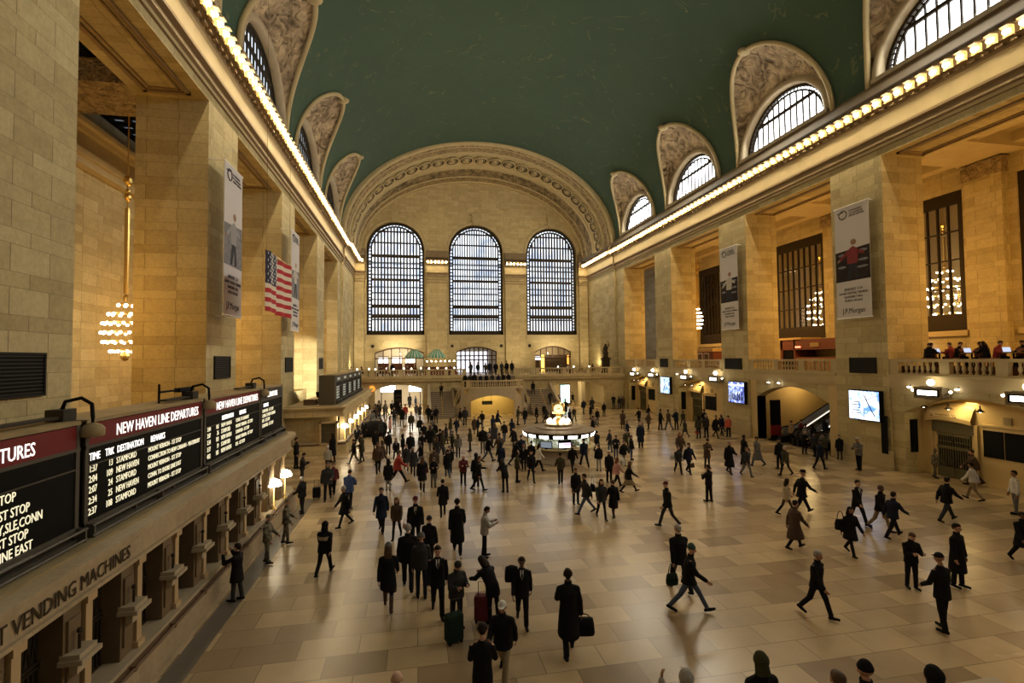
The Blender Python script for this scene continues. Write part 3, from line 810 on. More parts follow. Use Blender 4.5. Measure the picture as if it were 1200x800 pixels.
def chandelier(label, loc, top, r=.95, h=2.3, group=None, tiers=(.35,.72,.95,1.0,.93,.62)):
    o = thing('chandelier', label, 'chandelier', loc, 0, group)
    m_ = MB(); m_.tube([(0,0,h*.5), (0,0,top-loc[2])], .035, 6)
    L = top-loc[2]
    for z, q in ((h*.5+.2,.12),(h*.5+1.2,.1),(L*.55,.16),(L*.55+.3,.1),(L*.62,.2)): m_.ball((0,0,z), (q,q,q*1.4), 8, 5)
    m_.tube([(0,0,h*.5+.4),(0,0,L*.5)], .11, 8)
    m_.build('stem', BRASS, o)
    m_ = MB()
    for k, t in enumerate(tiers):
        z = h*.45-h*.95*k/(len(tiers)-1); m_.lathe([(r*t*.86-.03,z-.03),(r*t*.86+.03,z-.03),(r*t*.86+.03,z+.03),(r*t*.86-.03,z+.03),(r*t*.86-.03,z-.03)], n=20)
        for j in range(6): m_.tube([(0,0,z+.05),(r*t*.86*math.cos(PI*j/3), r*t*.86*math.sin(PI*j/3), z)], .018, 4)
    m_.ball((0,0,-h*.62), (.2,.2,.25), 8, 6)
    m_.build('frame', BRASS, o)
    m_ = MB()
    for k, t in enumerate(tiers):
        z = h*.45-h*.95*k/(len(tiers)-1); n = max(6, int(17*t))
        for j in range(n):
            a = 2*PI*(j+.5*(k%2))/n; m_.ball((r*t*math.cos(a), r*t*math.sin(a), z-.06), .075, 8, 5)
    m_.build('bulbs', GLOBE, o, True)
    return o
pl = at(147, 382, X=-14.2)
chandelier('tall gilt chandelier glowing behind the left front pier', tuple(pl), 20.6, .95, 2.4)
for k, lab in ((-1, 'gilt chandelier standing in for a reflection in the bronze window at the right frame edge'), (0, 'gilt chandelier standing in for a reflection in the nearest right gallery window'), (1, 'gilt chandelier standing in for a reflection in the gallery window above the red room')):
    p = at(1108, 341, X=42); chandelier(lab, (p.x, p.y+BAY*k, p.z), 20.8, 1.35, 3.6)  # added behind the panes in place of a chandelier's reflection in the glass
p = at(818, 372, X=32.0); chandelier('narrow gilt chandelier hanging by the far gallery reveal', tuple(p), 21.2, .5, 2.3)

SIGN = plain('sign box metal', (.16, .125, .07), .45, .3)
def gate_lamp(y, label):
    o = thing('gate_sign', label, 'sign', (XR-.05, y, 4.62), 0, 'lit sign boxes over the track gates')
    m_ = MB(); m_.box(-.62, -.08, -.68, .68, .1, .62); m_.box(-.66, -.6, -.74, .74, .05, .67); m_.box(-.5, -.1, -.3, .3, 0, .1); m_.box(-.2, .1, -.1, .1, .3, .5)
    m_.build('case', SIGN, o, bevel=.02)
    m_ = MB(); m_.box(-.68, -.655, -.50, .50, .24, .48); m_.build('lit_panel', LAMPW, o)
    m_ = MB(); m_.box(-.67, -.658, -.62, .62, .17, .55); m_.build('panel_surround', BLACK, o)
    m_ = MB(); m_.ball((-.4, 0, .9), .17, 12, 8); m_.build('globe', GLOBE, o, True)
    m_ = MB(); m_.tube([(-.4,0,.6),(-.4,0,.78)], .05, 8); m_.tube([(-.4,0,.68),(-.4,.62,.68)], .018, 5); m_.tube([(-.4,0,.68),(-.4,-.62,.68)], .018, 5); m_.build('stem', BRONZE, o)
    m_ = MB(); m_.ball((-.4, -.98, .45), .07, 8, 6); m_.ball((-.4, .98, .45), .07, 8, 6); m_.build('side_globe', GLOBE, o, True)
    m_ = MB(); m_.tube([(-.4,-.98,.4),(-.3,-.6,.3)], .02, 5); m_.tube([(-.4,.98,.4),(-.3,.6,.3)], .02, 5); m_.build('bracket', BRONZE, o)
gate_lamp(21.55, 'lit sign box with globe above the track gate under the laptop tables')
gate_lamp(17.3, 'lit sign box with globe at the right frame edge, nearest of the row')
gate_lamp(40.8, 'lit sign box with globe beside the pier left of the street photo screen')
gate_lamp(45.9, 'lit sign box with globe at the far side of the middle track gate')
gate_lamp(53.0, 'lit sign box with globe over the farthest yellow hood')
gate_lamp(58.0, 'lit sign box with globe farthest along the right wall')

# ================================================================== WALL FITTINGS
def vent(label, X, s, y0, y1, z0, z1, grp):
    o = thing('wall_vent', label, 'vent', (X, (y0+y1)/2, z0), 0, grp); w_ = (y1-y0)/2; h = z1-z0
    m_ = MB(); m_.box(0, s*.04, -w_, w_, 0, h); m_.build('backing', BLACK, o)
    m_ = MB()
    for (p, q, r, t) in ((-w_, w_, 0, .05), (-w_, w_, h-.05, h), (-w_, -w_+.05, 0, h), (w_-.05, w_, 0, h)): m_.box(0, s*.08, p, q, r, t)
    m_.build('frame', plain(o.name+' frame', (.03,.026,.022), .5), o)
    m_ = MB()
    for k in range(1, 12): m_.box(s*.03, s*.06, -w_, w_, h*k/12-.012, h*k/12+.012)
    m_.build('grille', DARKMET, o)
for y0, y1, w_ in ((12.0, 14.5, 'on the pier nearest the camera'), (25.15, 27.1, 'on the pier under the nearer banner'), (37.75, 39.75, 'on the pier under the farther banner'), (50.3, 52.1, 'on the farthest left pier')):
    vent('black louvred vent panel on the left wall '+w_, XL, 1, y0, y1, 6.2, 7.28, 'vents on the left piers')
for y0, y1, w_ in ((25.05, 26.92, 'above the map screen'), (37.6, 39.93, 'above the street photo screen'), (50.25, 51.96, 'above the farthest lit screen')):
    vent('black louvred vent panel on the right wall '+w_, XR, -1, y0, y1, 5.9, 6.87, 'vents on the right piers')

def screen_mat(name, c1, c2, c3, scale, s=2.2):
    m, t, b = nt(name)
    tc = N(t, 'ShaderNodeTexCoord'); nz = N(t, 'ShaderNodeTexNoise'); nz.inputs['Scale'].default_value = scale; nz.inputs['Detail'].default_value = 5; nz.inputs['Distortion'].default_value = .8
    t.links.new(tc.outputs['Object'], nz.inputs['Vector'])
    r = N(t, 'ShaderNodeValToRGB'); e = r.color_ramp.elements
    e[0].position = .38; e[0].color = (*c1, 1); e[1].position = .66; e[1].color = (*c3, 1)
    x = r.color_ramp.elements.new(.5); x.color = (*c2, 1)
    t.links.new(nz.outputs['Fac'], r.inputs[0]); t.links.new(r.outputs[0], b.inputs['Emission Color']); b.inputs['Emission Strength'].default_value = s
    b.inputs['Base Color'].default_value = (.02,.02,.02,1); b.inputs['Roughness'].default_value = .2
    return m
def screen(label, y0, y1, mat, kind):
    o = thing('display_screen', label, 'screen', (XR-.02, (y0+y1)/2, 3.06), 0, 'lit display screens on the right piers'); w_ = (y1-y0)/2
    m_ = MB(); m_.box(0, -.28, -w_-.06, w_+.06, -.06, 1.8); m_.build('case', BLACK, o, bevel=.01)
    m_ = MB(); m_.box(-.281, -.29, -w_, w_, 0, 1.74); m_.build('panel', mat, o)
    m_ = MB()
    if kind == 'map':
        m_.box(-.291, -.296, -.012, .012, 0, 1.74)
        for k in range(5): m_.box(-.291, -.296, .25, .85-.1*(k%3), .35+.17*k, .40+.17*k)
        m_.build('text_lines', plain('screen text grey', (.25,.3,.4), .5), o)
        m_ = MB(); m_.tube([(-.296,-.1,1.45),(-.296,-.35,.9),(-.296,-.75,.25)], .035, 5); m_.tube([(-.296,-.15,1.2),(-.296,-.9,1.5)], .02, 5); m_.build('map_lines', plain('screen map blue', (.06,.12,.28), .5), o)
    elif kind == 'street':
        m_.box(-.291, -.296, -w_, w_, 1.45, 1.55); m_.build('banner_strip', emit('screen white strip', (.9,.95,1), 2.2), o)
        m_ = MB()
        for k in range(9):
            yy = -w_+.15+(2*w_-.3)*k/8; hh = .35+.3*((k*5)%4)/4; m_.box(-.291, -.297, yy-.07, yy+.07, .2, .2+hh); m_.ball((-.294, yy, .26+hh), (.004,.07,.08), 8, 5)
        m_.build('street_figures', plain('screen figures dark', (.02,.025,.06), .5), o)
    else:
        m_.tube([(-.295,.2,1.6),(-.295,-.1,.9),(-.295,.3,.2)], .05, 5); m_.build('map_lines', plain('screen pale lines', (.1,.2,.35), .5), o)
screen('large lit screen showing a white map, on the nearest right pier', 24.73, 26.78, screen_mat('map screen', (.10,.25,.6), (.75,.85,1), (.95,.98,1), 1.6), 'map')
screen('lit screen showing a blue street crowd photo on the middle right pier', 37.05, 39.12, screen_mat('street screen', (.05,.06,.25), (.25,.35,.85), (.9,.93,1), 2.4, 1.6), 'street')
screen('lit pale blue screen on the farthest right pier', 49.5, 51.5, screen_mat('pale screen', (.15,.3,.5), (.5,.7,.95), (.9,.96,1), 2.0, 1.7), 'pale')

CLOTH = plain('banner cloth', (.62, .60, .62), .8)
PHOTO = plain('banner photo dark', (.035, .028, .028), .7, 0, .5, 3)
PHOTOG = plain('banner photo grey', (.19, .19, .21), .7, 0, .6, 4)
INK = plain('banner ink', (.035, .035, .045), .6)
def banner(label, X, s, yc, w_, z0, z1, photo, fig, shirt):
    so = abs(X-(XL if s > 0 else XR))-.03
    """hangs facing +X (s=1, left wall) or -X (s=-1, right wall)"""
    o = thing('banner', label, 'banner', (X, yc, z0), 0, 'hanging tournament banners'); h = z1-z0
    m_ = MB(); m_.box(-.012, .012, -w_/2, w_/2, 0, h); m_.build('cloth', CLOTH, o)
    m_ = MB(); m_.tube([(0,-w_/2-.05,h),(0,w_/2+.05,h)], .04, 6); m_.tube([(0,-w_/2-.05,0),(0,w_/2+.05,0)], .04, 6)
    m_.tube([(0,w_/2-.1,h),(-s*so,w_/2-.1,h)], .03, 6); m_.tube([(0,-w_/2+.1,h),(-s*so,-w_/2+.1,h)], .03, 6); m_.tube([(0,0,0),(-s*so,0,0)], .025, 6)
    m_.build('pole', WHITE, o)
    F = lambda u, v, d=.014: (s*d, s*u*w_/2, v*h)      # u: -1..1 left to right as read
    def poly(mb, pts, d=.018): mb.add([F(u, v, d) for u, v in pts], [tuple(range(len(pts)))])
    m_ = MB(); poly(m_, [(-1,.33),(1,.33),(1,.62),(-1,.60)], .015); m_.build('photo', photo, o)
    m_ = MB()
    for (u, v, r, q) in ((-.62,.57,.22,.012),(.6,.58,.28,.014),(.62,.50,.3,.012),(-.62,.46,.26,.012),(.55,.44,.36,.010)):
        poly(m_, [(u+r*math.cos(2*PI*k/10), v+q*math.sin(2*PI*k/10)) for k in range(10)], .017)
    m_.build('photo_blur', PHOTOG, o)
    m_ = MB()      # squash player: legs, trunk, arms, racket
    poly(m_, [(-.35,.34),(-.15,.34),(.1,.46),(.0,.50),(-.2,.47)], .020); poly(m_, [(.15,.335),(.38,.345),(.25,.47),(.02,.50)], .020)
    m_.build('player_legs', INK, o)
    m_ = MB(); poly(m_, [(-.3,.48),(.3,.48),(.38,.60),(.05,.635),(-.3,.60)], .022); poly(m_, [(-.3,.60),(-.75,.54),(-.7,.515),(-.25,.57)], .022); poly(m_, [(.33,.60),(.7,.57),(.68,.545),(.3,.565)], .022)
    m_.build('player_shirt', shirt, o)
    m_ = MB(); poly(m_, [(.1+.17*math.cos(2*PI*k/12), .668+.026*math.sin(2*PI*k/12)) for k in range(12)], .022); poly(m_, [(-.75,.54),(-.9,.52),(-.85,.505),(-.7,.52)], .022)
    m_.build('player_skin', fig, o)
    m_ = MB()
    for k in range(12):
        a, c = 2*PI*k/12, 2*PI*(k+1)/12; m_.tube([F(-.48+.24*math.cos(a), .93+.037*math.sin(a), .02), F(-.48+.24*math.cos(c), .93+.037*math.sin(c), .02)], .03, 4)
    m_.tube([F(-.8,.95,.02), F(-.45,.955,.02)], .03, 4); m_.build('ring_emblem', INK, o)
    X0 = lambda u, v: Vector(F(u, v, .02))
    xd, yd = (0,s,0), (0,0,1)
    for k, tx in enumerate(('TOURNAMENT', 'OF CHAMPIONS', 'GRAND CENTRAL')): text('lettering', tx, .15, X0(-.12,.945-k*.022), xd, yd, INK, o, sx=.9)
    for k, tx in enumerate(('JANUARY 7-14', 'GRAND CENTRAL TERMINAL', 'VANDERBILT HALL', 'TICKETS ON SALE')): text('lettering', tx, .25 if k == 0 else .2, X0(0,.245-k*.033), xd, yd, INK, o, 'CENTER', sx=.8)
    text('lettering', 'J.P.Morgan', .46, X0(0,.045), xd, yd, INK, o, 'CENTER', sx=.82)
SKINB = plain('banner figure skin', (.30, .17, .11), .7)
GREYSH = plain('banner grey shirt', (.30, .30, .32), .7); REDSH = plain('banner red shirt', (.22, .03, .035), .7); WHSH = plain('banner pale shirt', (.5, .47, .42), .7)
banner('white vertical banner with a grey squash player on the nearer left pier', XL+.75, 1, 25.25, 2.3, 9.15, 16.2, PHOTOG, SKINB, GREYSH)
banner('white vertical banner on the farther left pier, behind the flag', XL+.75, 1, 37.4, 2.3, 9.15, 16.2, PHOTOG, SKINB, WHSH)
banner('white vertical banner with a player in red on the nearest right pier', XR-.5, -1, 26.0, 2.46, 9.35, 16.46, PHOTO, SKINB, REDSH)
banner('white vertical banner with a pale player on the middle right pier', XR-.5, -1, 38.4, 2.4, 9.4, 16.56, PHOTO, SKINB, WHSH)

# flag ----------------------------------------------------------------
FX, FY0, FY1, FZ0, FZ1 = -6.3, 22.35, 26.65, 9.15, 11.75
WIRE = plain('thin dark wire', (.05,.04,.03), .5)
o = thing('flag', 'large striped national flag with stars hanging flat before the left piers', 'flag', (FX, (FY0+FY1)/2, FZ0))
fw, fh = FY1-FY0, FZ1-FZ0
wav = lambda u: .10*math.sin(u*9)+.05*math.sin(u*23)
fm = MB(); NU = 40
for k in range(13):
    z0, z1 = fh*(12-k)/13, fh*(13-k)/13
    fm.strip([[(wav(i/NU), -fw/2+fw*i/NU, z) for i in range(NU+1)] for z in (z0, z1)], k % 2)
fm.build('stripes', [plain('flag red', (.42,.018,.03), .75), plain('flag cream', (.68,.60,.50), .75)], o)
fm = MB(); fm.strip([[(wav(i/NU)+.012, -fw/2+fw*i/NU, z) for i in range(17)] for z in (fh*6/13, fh)]); fm.build('canton', plain('flag navy', (.018,.022,.06), .75), o)
fm = MB()
for r in range(9):
    for c in range(6 if r % 2 == 0 else 5):
        y = -fw/2+fw*.4*((c+.5+(0 if r % 2 == 0 else .5))/6); z = fh-(fh*7/13)*(r+.7)/9.4; x = wav((y+fw/2)/fw)+.02
        fm.add([(x, y+(.085 if i%2==0 else .035)*math.sin(2*PI*i/10), z+(.085 if i%2==0 else .035)*math.cos(2*PI*i/10)) for i in range(10)], [tuple(range(10))])
fm.build('stars', WHITE, o)
fm = MB(); fm.tube([(0,-fw/2-.1,fh+.03),(0,fw/2+.1,fh+.03)], .035, 6); 
fm.build('hanging_rod', BRASS, o)
for q in (-1, 1): fm = MB(); fm.tube([(0,q*(fw/2-.2),fh+.03),(.0,q*(fw/2-.2),28.4-FZ0)], .006, 4); fm.build('hanging_wire', WIRE, o)
# ================================================================== TICKET BOOTHS
GRILL = plain('dark ticket window', (.025, .021, .016), .4)
JAMB = plain('brown booth jamb', (.15, .105, .06), .55, 0, .25, 3)
WARMST = plain('warm ticket marble', (.47, .34, .19), .45, 0, .15, 1.5)
def foot(d, y0, y1, X, far=True):
    if far: return [(XL, y0), (X+d, y0), (X+d, y1-.9), (X+d-.22, y1-.3+d*.5), (X+d-.85, y1+d), (XL, y1+d)]
    return [(XL, y0-.4-d), (X+d-2.1, y0-.4-d), (X+d, y0-d), (X+d, y1), (XL, y1)]
def slab(mb, d, z0, z1, y0, y1, X, far, m=0):
    p = foot(d, y0, y1, X, far); mb.prism([(x, y, z0) for x, y in p], [(x, y, z1) for x, y in p], m)
def booth(label, X, y0, y1, far, strips, lit, mat, pfx):
    o = thing('ticket_booth', label, 'ticket booth', ((XL+X)/2, (y0+y1)/2, FZ)); org = o.location.copy()
    def B(mb, name, m, parent=o, sm=False, bv=0):
        mb.v = [(a-org.x, c-org.y, e-org.z) for a, c, e in mb.v]; return mb.build(name, m, parent, sm, None, bv)
    b = MB(); slab(b, .28, FZ, .42, y0, y1, X, far); slab(b, .22, .42, .92, y0, y1, X, far); B(b, 'base', mat)
    b = MB(); slab(b, .16, .92, 1.04, y0, y1, X, far); B(b, 'rail_recess', RUST)
    b = MB(); b.tube([(X+.24, y0+.5, 1.0), (X+.24, y1-1.2, 1.0)], .035, 6)
    yy = y0+.8
    while yy < y1-1.2: b.box(X+.12, X+.27, yy-.04, yy+.04, .95, 1.05); yy += 1.63
    B(b, 'bag_rail', RUST)
    b = MB(); slab(b, .12, 1.04, 1.12, y0, y1, X, far); B(b, 'counter_shelf', GREYST)
    b = MB(); slab(b, -.42, 1.1, 3.0, y0+.2, y1, X, far); B(b, 'wall', mat)
    b = MB(); slab(b, 0, 2.96, 3.48, y0, y1, X, far); slab(b, .07, 2.96, 3.03, y0, y1, X, far); slab(b, .06, 3.40, 3.48, y0, y1, X, far); slab(b, .16, 3.48, 3.56, y0, y1, X, far); slab(b, .22, 3.56, 3.66, y0, y1, X, far)
    B(b, 'entablature', mat)
    b = MB(); slab(b, -.12, 3.66, 3.70, y0, y1, X, far); B(b, 'roof', OLIVE)
    for k, s in enumerate(strips):
        b = MB(); b.box(X-.3, X-.02, s-.09, s+.09, 1.12, 2.96); b.box(X-.3, X+.03, s-.13, s+.13, 2.8, 2.96); b.box(X-.3, X+.03, s-.13, s+.13, 1.12, 1.24); B(b, 'pilaster', WARMST)
        b = MB(); b.box(X-.42, X-.06, s-.60, s-.16, 1.12, 2.96); b.box(X-.42, X-.02, s-.53, s-.23, 1.35, 2.7); B(b, 'pier', JAMB if far else mat)
        if k not in lit:
            b = MB(); b.box(X-.1, X+.26, s-.66, s-.12, 2.02, 2.10); b.box(X-.1, X+.20, s-.62, s-.16, 2.10, 2.18); b.box(X-.06, X+.1, s-.5, s-.28, 1.8, 2.02); B(b, 'bracket', GREYST)
            b = MB(); b.tube([(X+.06, s-.39, 2.18), (X+.06, s-.39, 2.42)], .025, 6); b.ball((X+.06, s-.39, 2.48), .05, 6, 4); B(b, 'lamp_stub', BRONZE)
        b = MB(); b.box(X-.44, X-.40, s-1.54, s-.62, 1.12, 2.96); w_ = B(b, 'ticket_window', emit('lit ticket window %s%d' % (pfx, k), (1,.72,.34), 2.2) if k in lit else GRILL)
        b = MB()
        for j in range(9): yy = s-1.5+.84*j/8; b.box(X-.40, X-.37, yy-.012, yy+.012, 1.12, 2.05)
        for z in (1.14, 2.07, 2.15, 2.9): b.box(X-.40, X-.36, s-1.54, s-.62, z-.02, z+.02)
        for j in range(6):
            yy = s-1.5+.84*j/6; b.tube([(X-.385, yy, 2.17), (X-.385, yy+.14, 2.88)], .012, 4); b.tube([(X-.385, yy+.14, 2.17), (X-.385, yy, 2.88)], .012, 4)
        B(b, 'grille', BRONZE, o)
    return o, B
def counter_lamp(X, y, label, grp):
    o = thing('counter_lamp', label, 'lamp', (X, y, 1.12), 0, grp)
    m_ = MB(); m_.lathe([(.0,0),(.12,0),(.12,.03),(.03,.06),(.025,.95),(.0,.95)], n=10); m_.build('stem', BRASS, o, True)
    m_ = MB(); m_.lathe([(.06,1.2),(.22,1.12),(.30,.96),(.28,.92),(.0,.96)], n=14); m_.build('glass_shade', GLOBE, o, True)
st1 = [11.8+1.63*k for k in range(-5, 8)]
b1, B = booth('long marble ticket booth with shuttered windows under the departure boards', -5.70, 2.2, 25.2, True, st1, (11, 12), MARBLE, 'a')
tx = text('lettering', 'TICKET VENDING MACHINES', .36, (-5.68-b1.location.x, 7.28-b1.location.y, 3.10-FZ), (0,1,0), (0,0,1), plain('engraved letters', (.05,.035,.02), .8), b1, sx=.86)
for y, w_ in ((21.3, 'nearer'), (22.95, 'farther')): counter_lamp(-5.62, y, w_+' white shaded lamp at the far end of the long ticket booth', 'shaded lamps on the long booth')
st2 = [39.4+1.8*k for k in range(11)]
b2, B = booth('second marble ticket booth with lit windows, nearer the far balcony', -5.30, 37.9, 60.5, False, st2, tuple(range(11)), STONE_F, 'b')
b = MB(); b.box(-6.95, -5.55, 37.0, 37.6, 1.05, 2.5); 
b = MB()
for x0, x1, z0, z1 in ((-6.85, -6.75, 1.0, 2.62), (-5.75, -5.65, 1.0, 2.62), (-6.85, -5.65, 2.5, 2.62), (-6.85, -5.65, .95, 1.05)): b.box(x0, x1, 37.35, 38.2, z0, z1)
B(b, 'window_frame', WARMST)
b = MB(); b.box(-6.75, -5.75, 37.55, 37.6, 1.05, 2.5); b.box(-6.5, -6.0, 37.5, 37.55, 1.7, 1.85); B(b, 'end_window', plain('end window dim', (.10,.08,.05), .3))
for k in range(6):
    counter_lamp(-5.28, 38.6+3.0*k, ('nearest', 'second', 'third', 'fourth', 'fifth', 'farthest')[k]+' white shaded lamp along the second ticket booth', 'shaded lamps on the second booth')

# departure boards ---------------------------------------------------
BX = -6.20
SPLIT = plain('flap board black', (.006, .006, .006), .6)
AMBER = emit('flap letters', (1.0, .90, .60), .9)
HEADW = emit('backlit white letters', (1.0, .97, .90), 1.5)
FRAMEG = plain('board frame grey', (.085, .075, .06), .5, .2)
DIML = emit('dim flap letters', (.8, .85, .7), .28)
def board(label, y0, y1, rows, header, titles, red=True, X=BX, z0=3.70, dep=.95, grp='departure boards', ink=None):
    o = thing('departure_board', label, 'departure board', (X, (y0+y1)/2, z0), 0, grp); w_ = (y1-y0)/2; yc = (y0+y1)/2
    D = lambda z: z-3.70
    m_ = MB(); m_.box(-dep, -.02, -w_, w_, D(3.95), D(5.86)); m_.build('cabinet', DARKMET, o)
    m_ = MB(); m_.box(-dep-.05, .03, -w_, w_, D(5.86), D(5.93)); m_.build('top', OLIVE, o)
    m_ = MB(); m_.box(-.02, .0, -w_+.1, w_-.1, D(3.98), D(5.40)); m_.build('flap_panel', SPLIT, o)
    m_ = MB(); m_.box(-.02, .015, -w_+.08, w_-.08, D(5.42), D(5.84)); m_.build('header', REDP if red else DARKMET, o)
    m_ = MB(); m_.box(-.02, .03, -w_, w_, D(5.37), D(5.43)); m_.box(-.02, .03, -w_, w_, D(3.86), D(3.98)); m_.box(-.02, .05, -w_, w_, D(3.70), D(3.76))
    for yy in (-w_, -w_/3, w_/3): m_.box(-.05, .03, yy, yy+.07, D(3.70), D(3.9))
    m_.box(-.02, .02, -w_+.1, w_-.1, D(5.04)-.012, D(5.04)+.012); m_.build('frame_rail', FRAMEG, o)
    for z in (3.74, 3.93): m_ = MB(); m_.tube([(.16, -w_, D(z)), (.16, w_, D(z))], .028, 6); m_.build('guard_rail', FRAMEG, o)
    for yy in (-w_+.05, 0, w_-.05): m_ = MB(); m_.box(.0, .18, yy-.025, yy+.025, D(3.70), D(3.96)); m_.build('guard_bracket', FRAMEG, o)
    for yy in (-w_, w_-.1):
        m_ = MB(); m_.box(-.04, .02, yy, yy+.10, D(3.70), D(5.90)); m_.build('post', FRAMEG, o)
    m_ = MB(); m_.box(-.30, -.02, -w_, w_, 0, D(3.9)); m_.build('mesh_panel', plain('mesh panel dark '+o.name, (.03,.028,.025), .6), o)
    xd, zd = (0,1,0), (0,0,1)
    for tx, y, z, h, al in header: text('header_lettering', tx, h/.7, (.02, y-yc, D(z)), xd, zd, ink or HEADW, o, al, sx=.80)
    for tx, y, z, h in titles: text('title_lettering', tx, h/.7, (.004, y-yc, D(z)), xd, zd, HEADW, o, sx=.74)
    for tx, y, z, h, al in rows: text('flap_lettering', tx, h/.7, (.004, y-yc, D(z)), xd, zd, ink or AMBER, o, al, sx=.76)
    return o
R = [4.90, 4.70, 4.50, 4.29, 4.08]
rows1 = []
for z, tx, ye in zip([4.86, 4.62, 4.41, 4.20, 3.99], ('MOUNT VERNON - 1ST STOP', 'MOUNT VERNON - 1ST STOP', 'CONN. TO WATERBURY,SLE,CONN', 'RYE - 1ST STOP', 'CONN. TO SHORE LINE EAST'), (9.16, 9.45, 9.74, 9.43, 9.53)): rows1.append((tx, ye, z, .15, 'RIGHT'))
board('nearest departure board, cut by the left frame edge, with long amber remarks', 3.2, 10.62, rows1, [('NEW HAVEN LINE DEPARTURES', 9.52, 5.50, .22, 'RIGHT')], [])
rows2 = []
for z, t, k, d, r in zip(R, ('1:37','2:04','2:07','2:34','2:37'), ('13','109','24','25','108'), ('STAMFORD','NEW HAVEN','STAMFORD','NEW HAVEN','STAMFORD'), ('MOUNT VERNON - 1ST STOP','CONNECTION TO NEW CANAAN - WATERBURY','MOUNT VERNON - 1ST STOP','CONN. TO SHORE LINE EAST','MOUNT VERNON - 1ST STOP')):
    rows2 += [(t, 10.92, z, .135, 'LEFT'), (k, 11.68, z, .135, 'RIGHT'), (d, 11.80, z, .135, 'LEFT'), (r, 13.05, z, .115, 'LEFT')]
tt = [('TIME', 10.92, 5.12, .15), ('TRK', 11.42, 5.12, .15), ('DESTINATION', 11.82, 5.12, .15), ('REMARKS', 13.15, 5.12, .15)]
board('second departure board from the left, with times beside STAMFORD and NEW HAVEN', 10.78, 16.0, rows2, [('NEW HAVEN LINE DEPARTURES', 11.75, 5.50, .24, 'LEFT')], tt)
rows3 = []
for z, t, k, d, r in zip(R, ('3:04','3:07','3:34','3:37','4:02'), ('102','26','103','19','105'), ('NEW HAVEN','STAMFORD','NEW HAVEN','STAMFORD','NEW HAVEN'), ('CONN. TO DANBURY','MOUNT VERNON - 1ST STOP','STAMFORD - 1ST STOP','MOUNT VERNON - 1ST STOP','RYE - 1ST STOP')):
    rows3 += [(t, 16.36, z, .14, 'LEFT'), (k, 17.25, z, .14, 'RIGHT'), (d, 17.45, z, .14, 'LEFT'), (r, 18.75, z, .125, 'LEFT')]
board('third departure board from the left, above the two lit booth windows', 16.12, 21.4, rows3, [('NEW HAVEN LINE DEPARTURES', 17.0, 5.49, .25, 'LEFT')], [('DESTINATION', 17.5, 5.12, .15), ('REMARKS', 19.1, 5.12, .15)])
rows4 = []
for z, r in zip(R[:4], ('STAMFORD - 1ST STOP', 'CONN. TO NEW CANAAN', 'RYE - 1ST STOP', 'STAMFORD - 1ST STOP')): rows4.append((r, 21.75, z, .14, 'LEFT'))
board('short fourth departure board at the far end of the long ticket booth', 21.5, 24.75, rows4, [('DEPARTURES', 22.4, 5.50, .22, 'LEFT')], [('REMARKS', 21.9, 5.12, .15)], red=False)
for k in range(5):
    y0 = 39.4+3.5*k
    rw = [(('HARLEM LINE', 'HUDSON LINE')[k%2]+'  %d:%02d' % (1+(j+k)%5, (j*17+k*11)%60), y0+.3, z, .15, 'LEFT') for j, z in enumerate(R)]
    board(('nearest', 'second', 'third', 'fourth', 'farthest')[k]+' grey departure board on the second ticket booth', y0, y0+3.4, rw, [('DEPARTURES', y0+.6, 5.50, .2, 'LEFT')], [], red=False, X=-6.05, grp='departure boards on the second booth', ink=DIML)
b = MB(); b.box(-7.2, -6.05, 39.0, 39.4, 3.70, 5.9)
for k in range(5): b.box(-7.15+.24*k, -7.05+.24*k, 38.96, 39.0, 3.75, 5.85)
tag(b.build('cabinet', plain('ribbed olive cabinet', (.10,.085,.055), .6)), 'ribbed dark olive cabinet end of the grey boards on the second booth', 'cabinet')
# goosenecks hooked over the boards, odds and ends on the booth tops
for y, z, w_ in ((10.70, 5.62, 'between the first and second departure boards'), (16.06, 5.30, 'between the second and third departure boards'), (21.45, 5.55, 'between the third and fourth departure boards')):
    o = thing('gooseneck_lamp', 'olive floodlight on a curved arm '+w_, 'lamp', (BX-.35, y, 5.93), 0, 'floodlights over the departure boards')
    m_ = MB(); m_.box(-.15, .15, -.18, .18, 0, .22); m_.box(-.1, .1, -1.6, -.2, .05, .10); m_.build('mount', DARKMET, o)
    m_ = MB(); m_.tube([(.0,.02,.2),(.05,.03,.36),(.3,.05,.42),(.46,.08,.30),(.48,.08,.05),(.48,.08,-.1)], .035, 7); m_.build('arm', BLACK, o, True)
    m_ = MB(); m_.lathe([(.04,-.05),(.14,-.1),(.19,-.16),(.19,-.30),(.16,-.32),(0,-.32)], (.48,.08,0), n=14); m_.build('lamp_head', OLIVE, o, True)
o = thing('light_stand', 'thin black bar on a short post standing on the second departure board', 'stand', (BX-.5, 14.6, 5.93))
m_ = MB(); m_.tube([(0,0,0),(0,0,.5)], .03, 6); m_.build('post', BLACK, o)
m_ = MB(); m_.box(-.03, .03, 0, 1.9, .26, .31); m_.box(-.08, .08, 1.0, 1.9, .22, .34); m_.build('bar', BLACK, o)
o = thing('booth_floodlight', 'black floodlight on the second booth roof beside the bright wall patch', 'lamp', (-7.6, 41.2, 3.70))
m_ = MB(); m_.box(-.25, .25, -.2, .2, 0, .06); m_.tube([(0,0,.05),(0,0,.5)], .04, 6); m_.build('foot', BLACK, o)
m_ = MB(); m_.lathe([(0,-.25),(.16,-.22),(.24,.1),(.24,.2),(0,.18)], (0,0,.65), n=12); m_.build('lamp_head', BLACK, o, True)
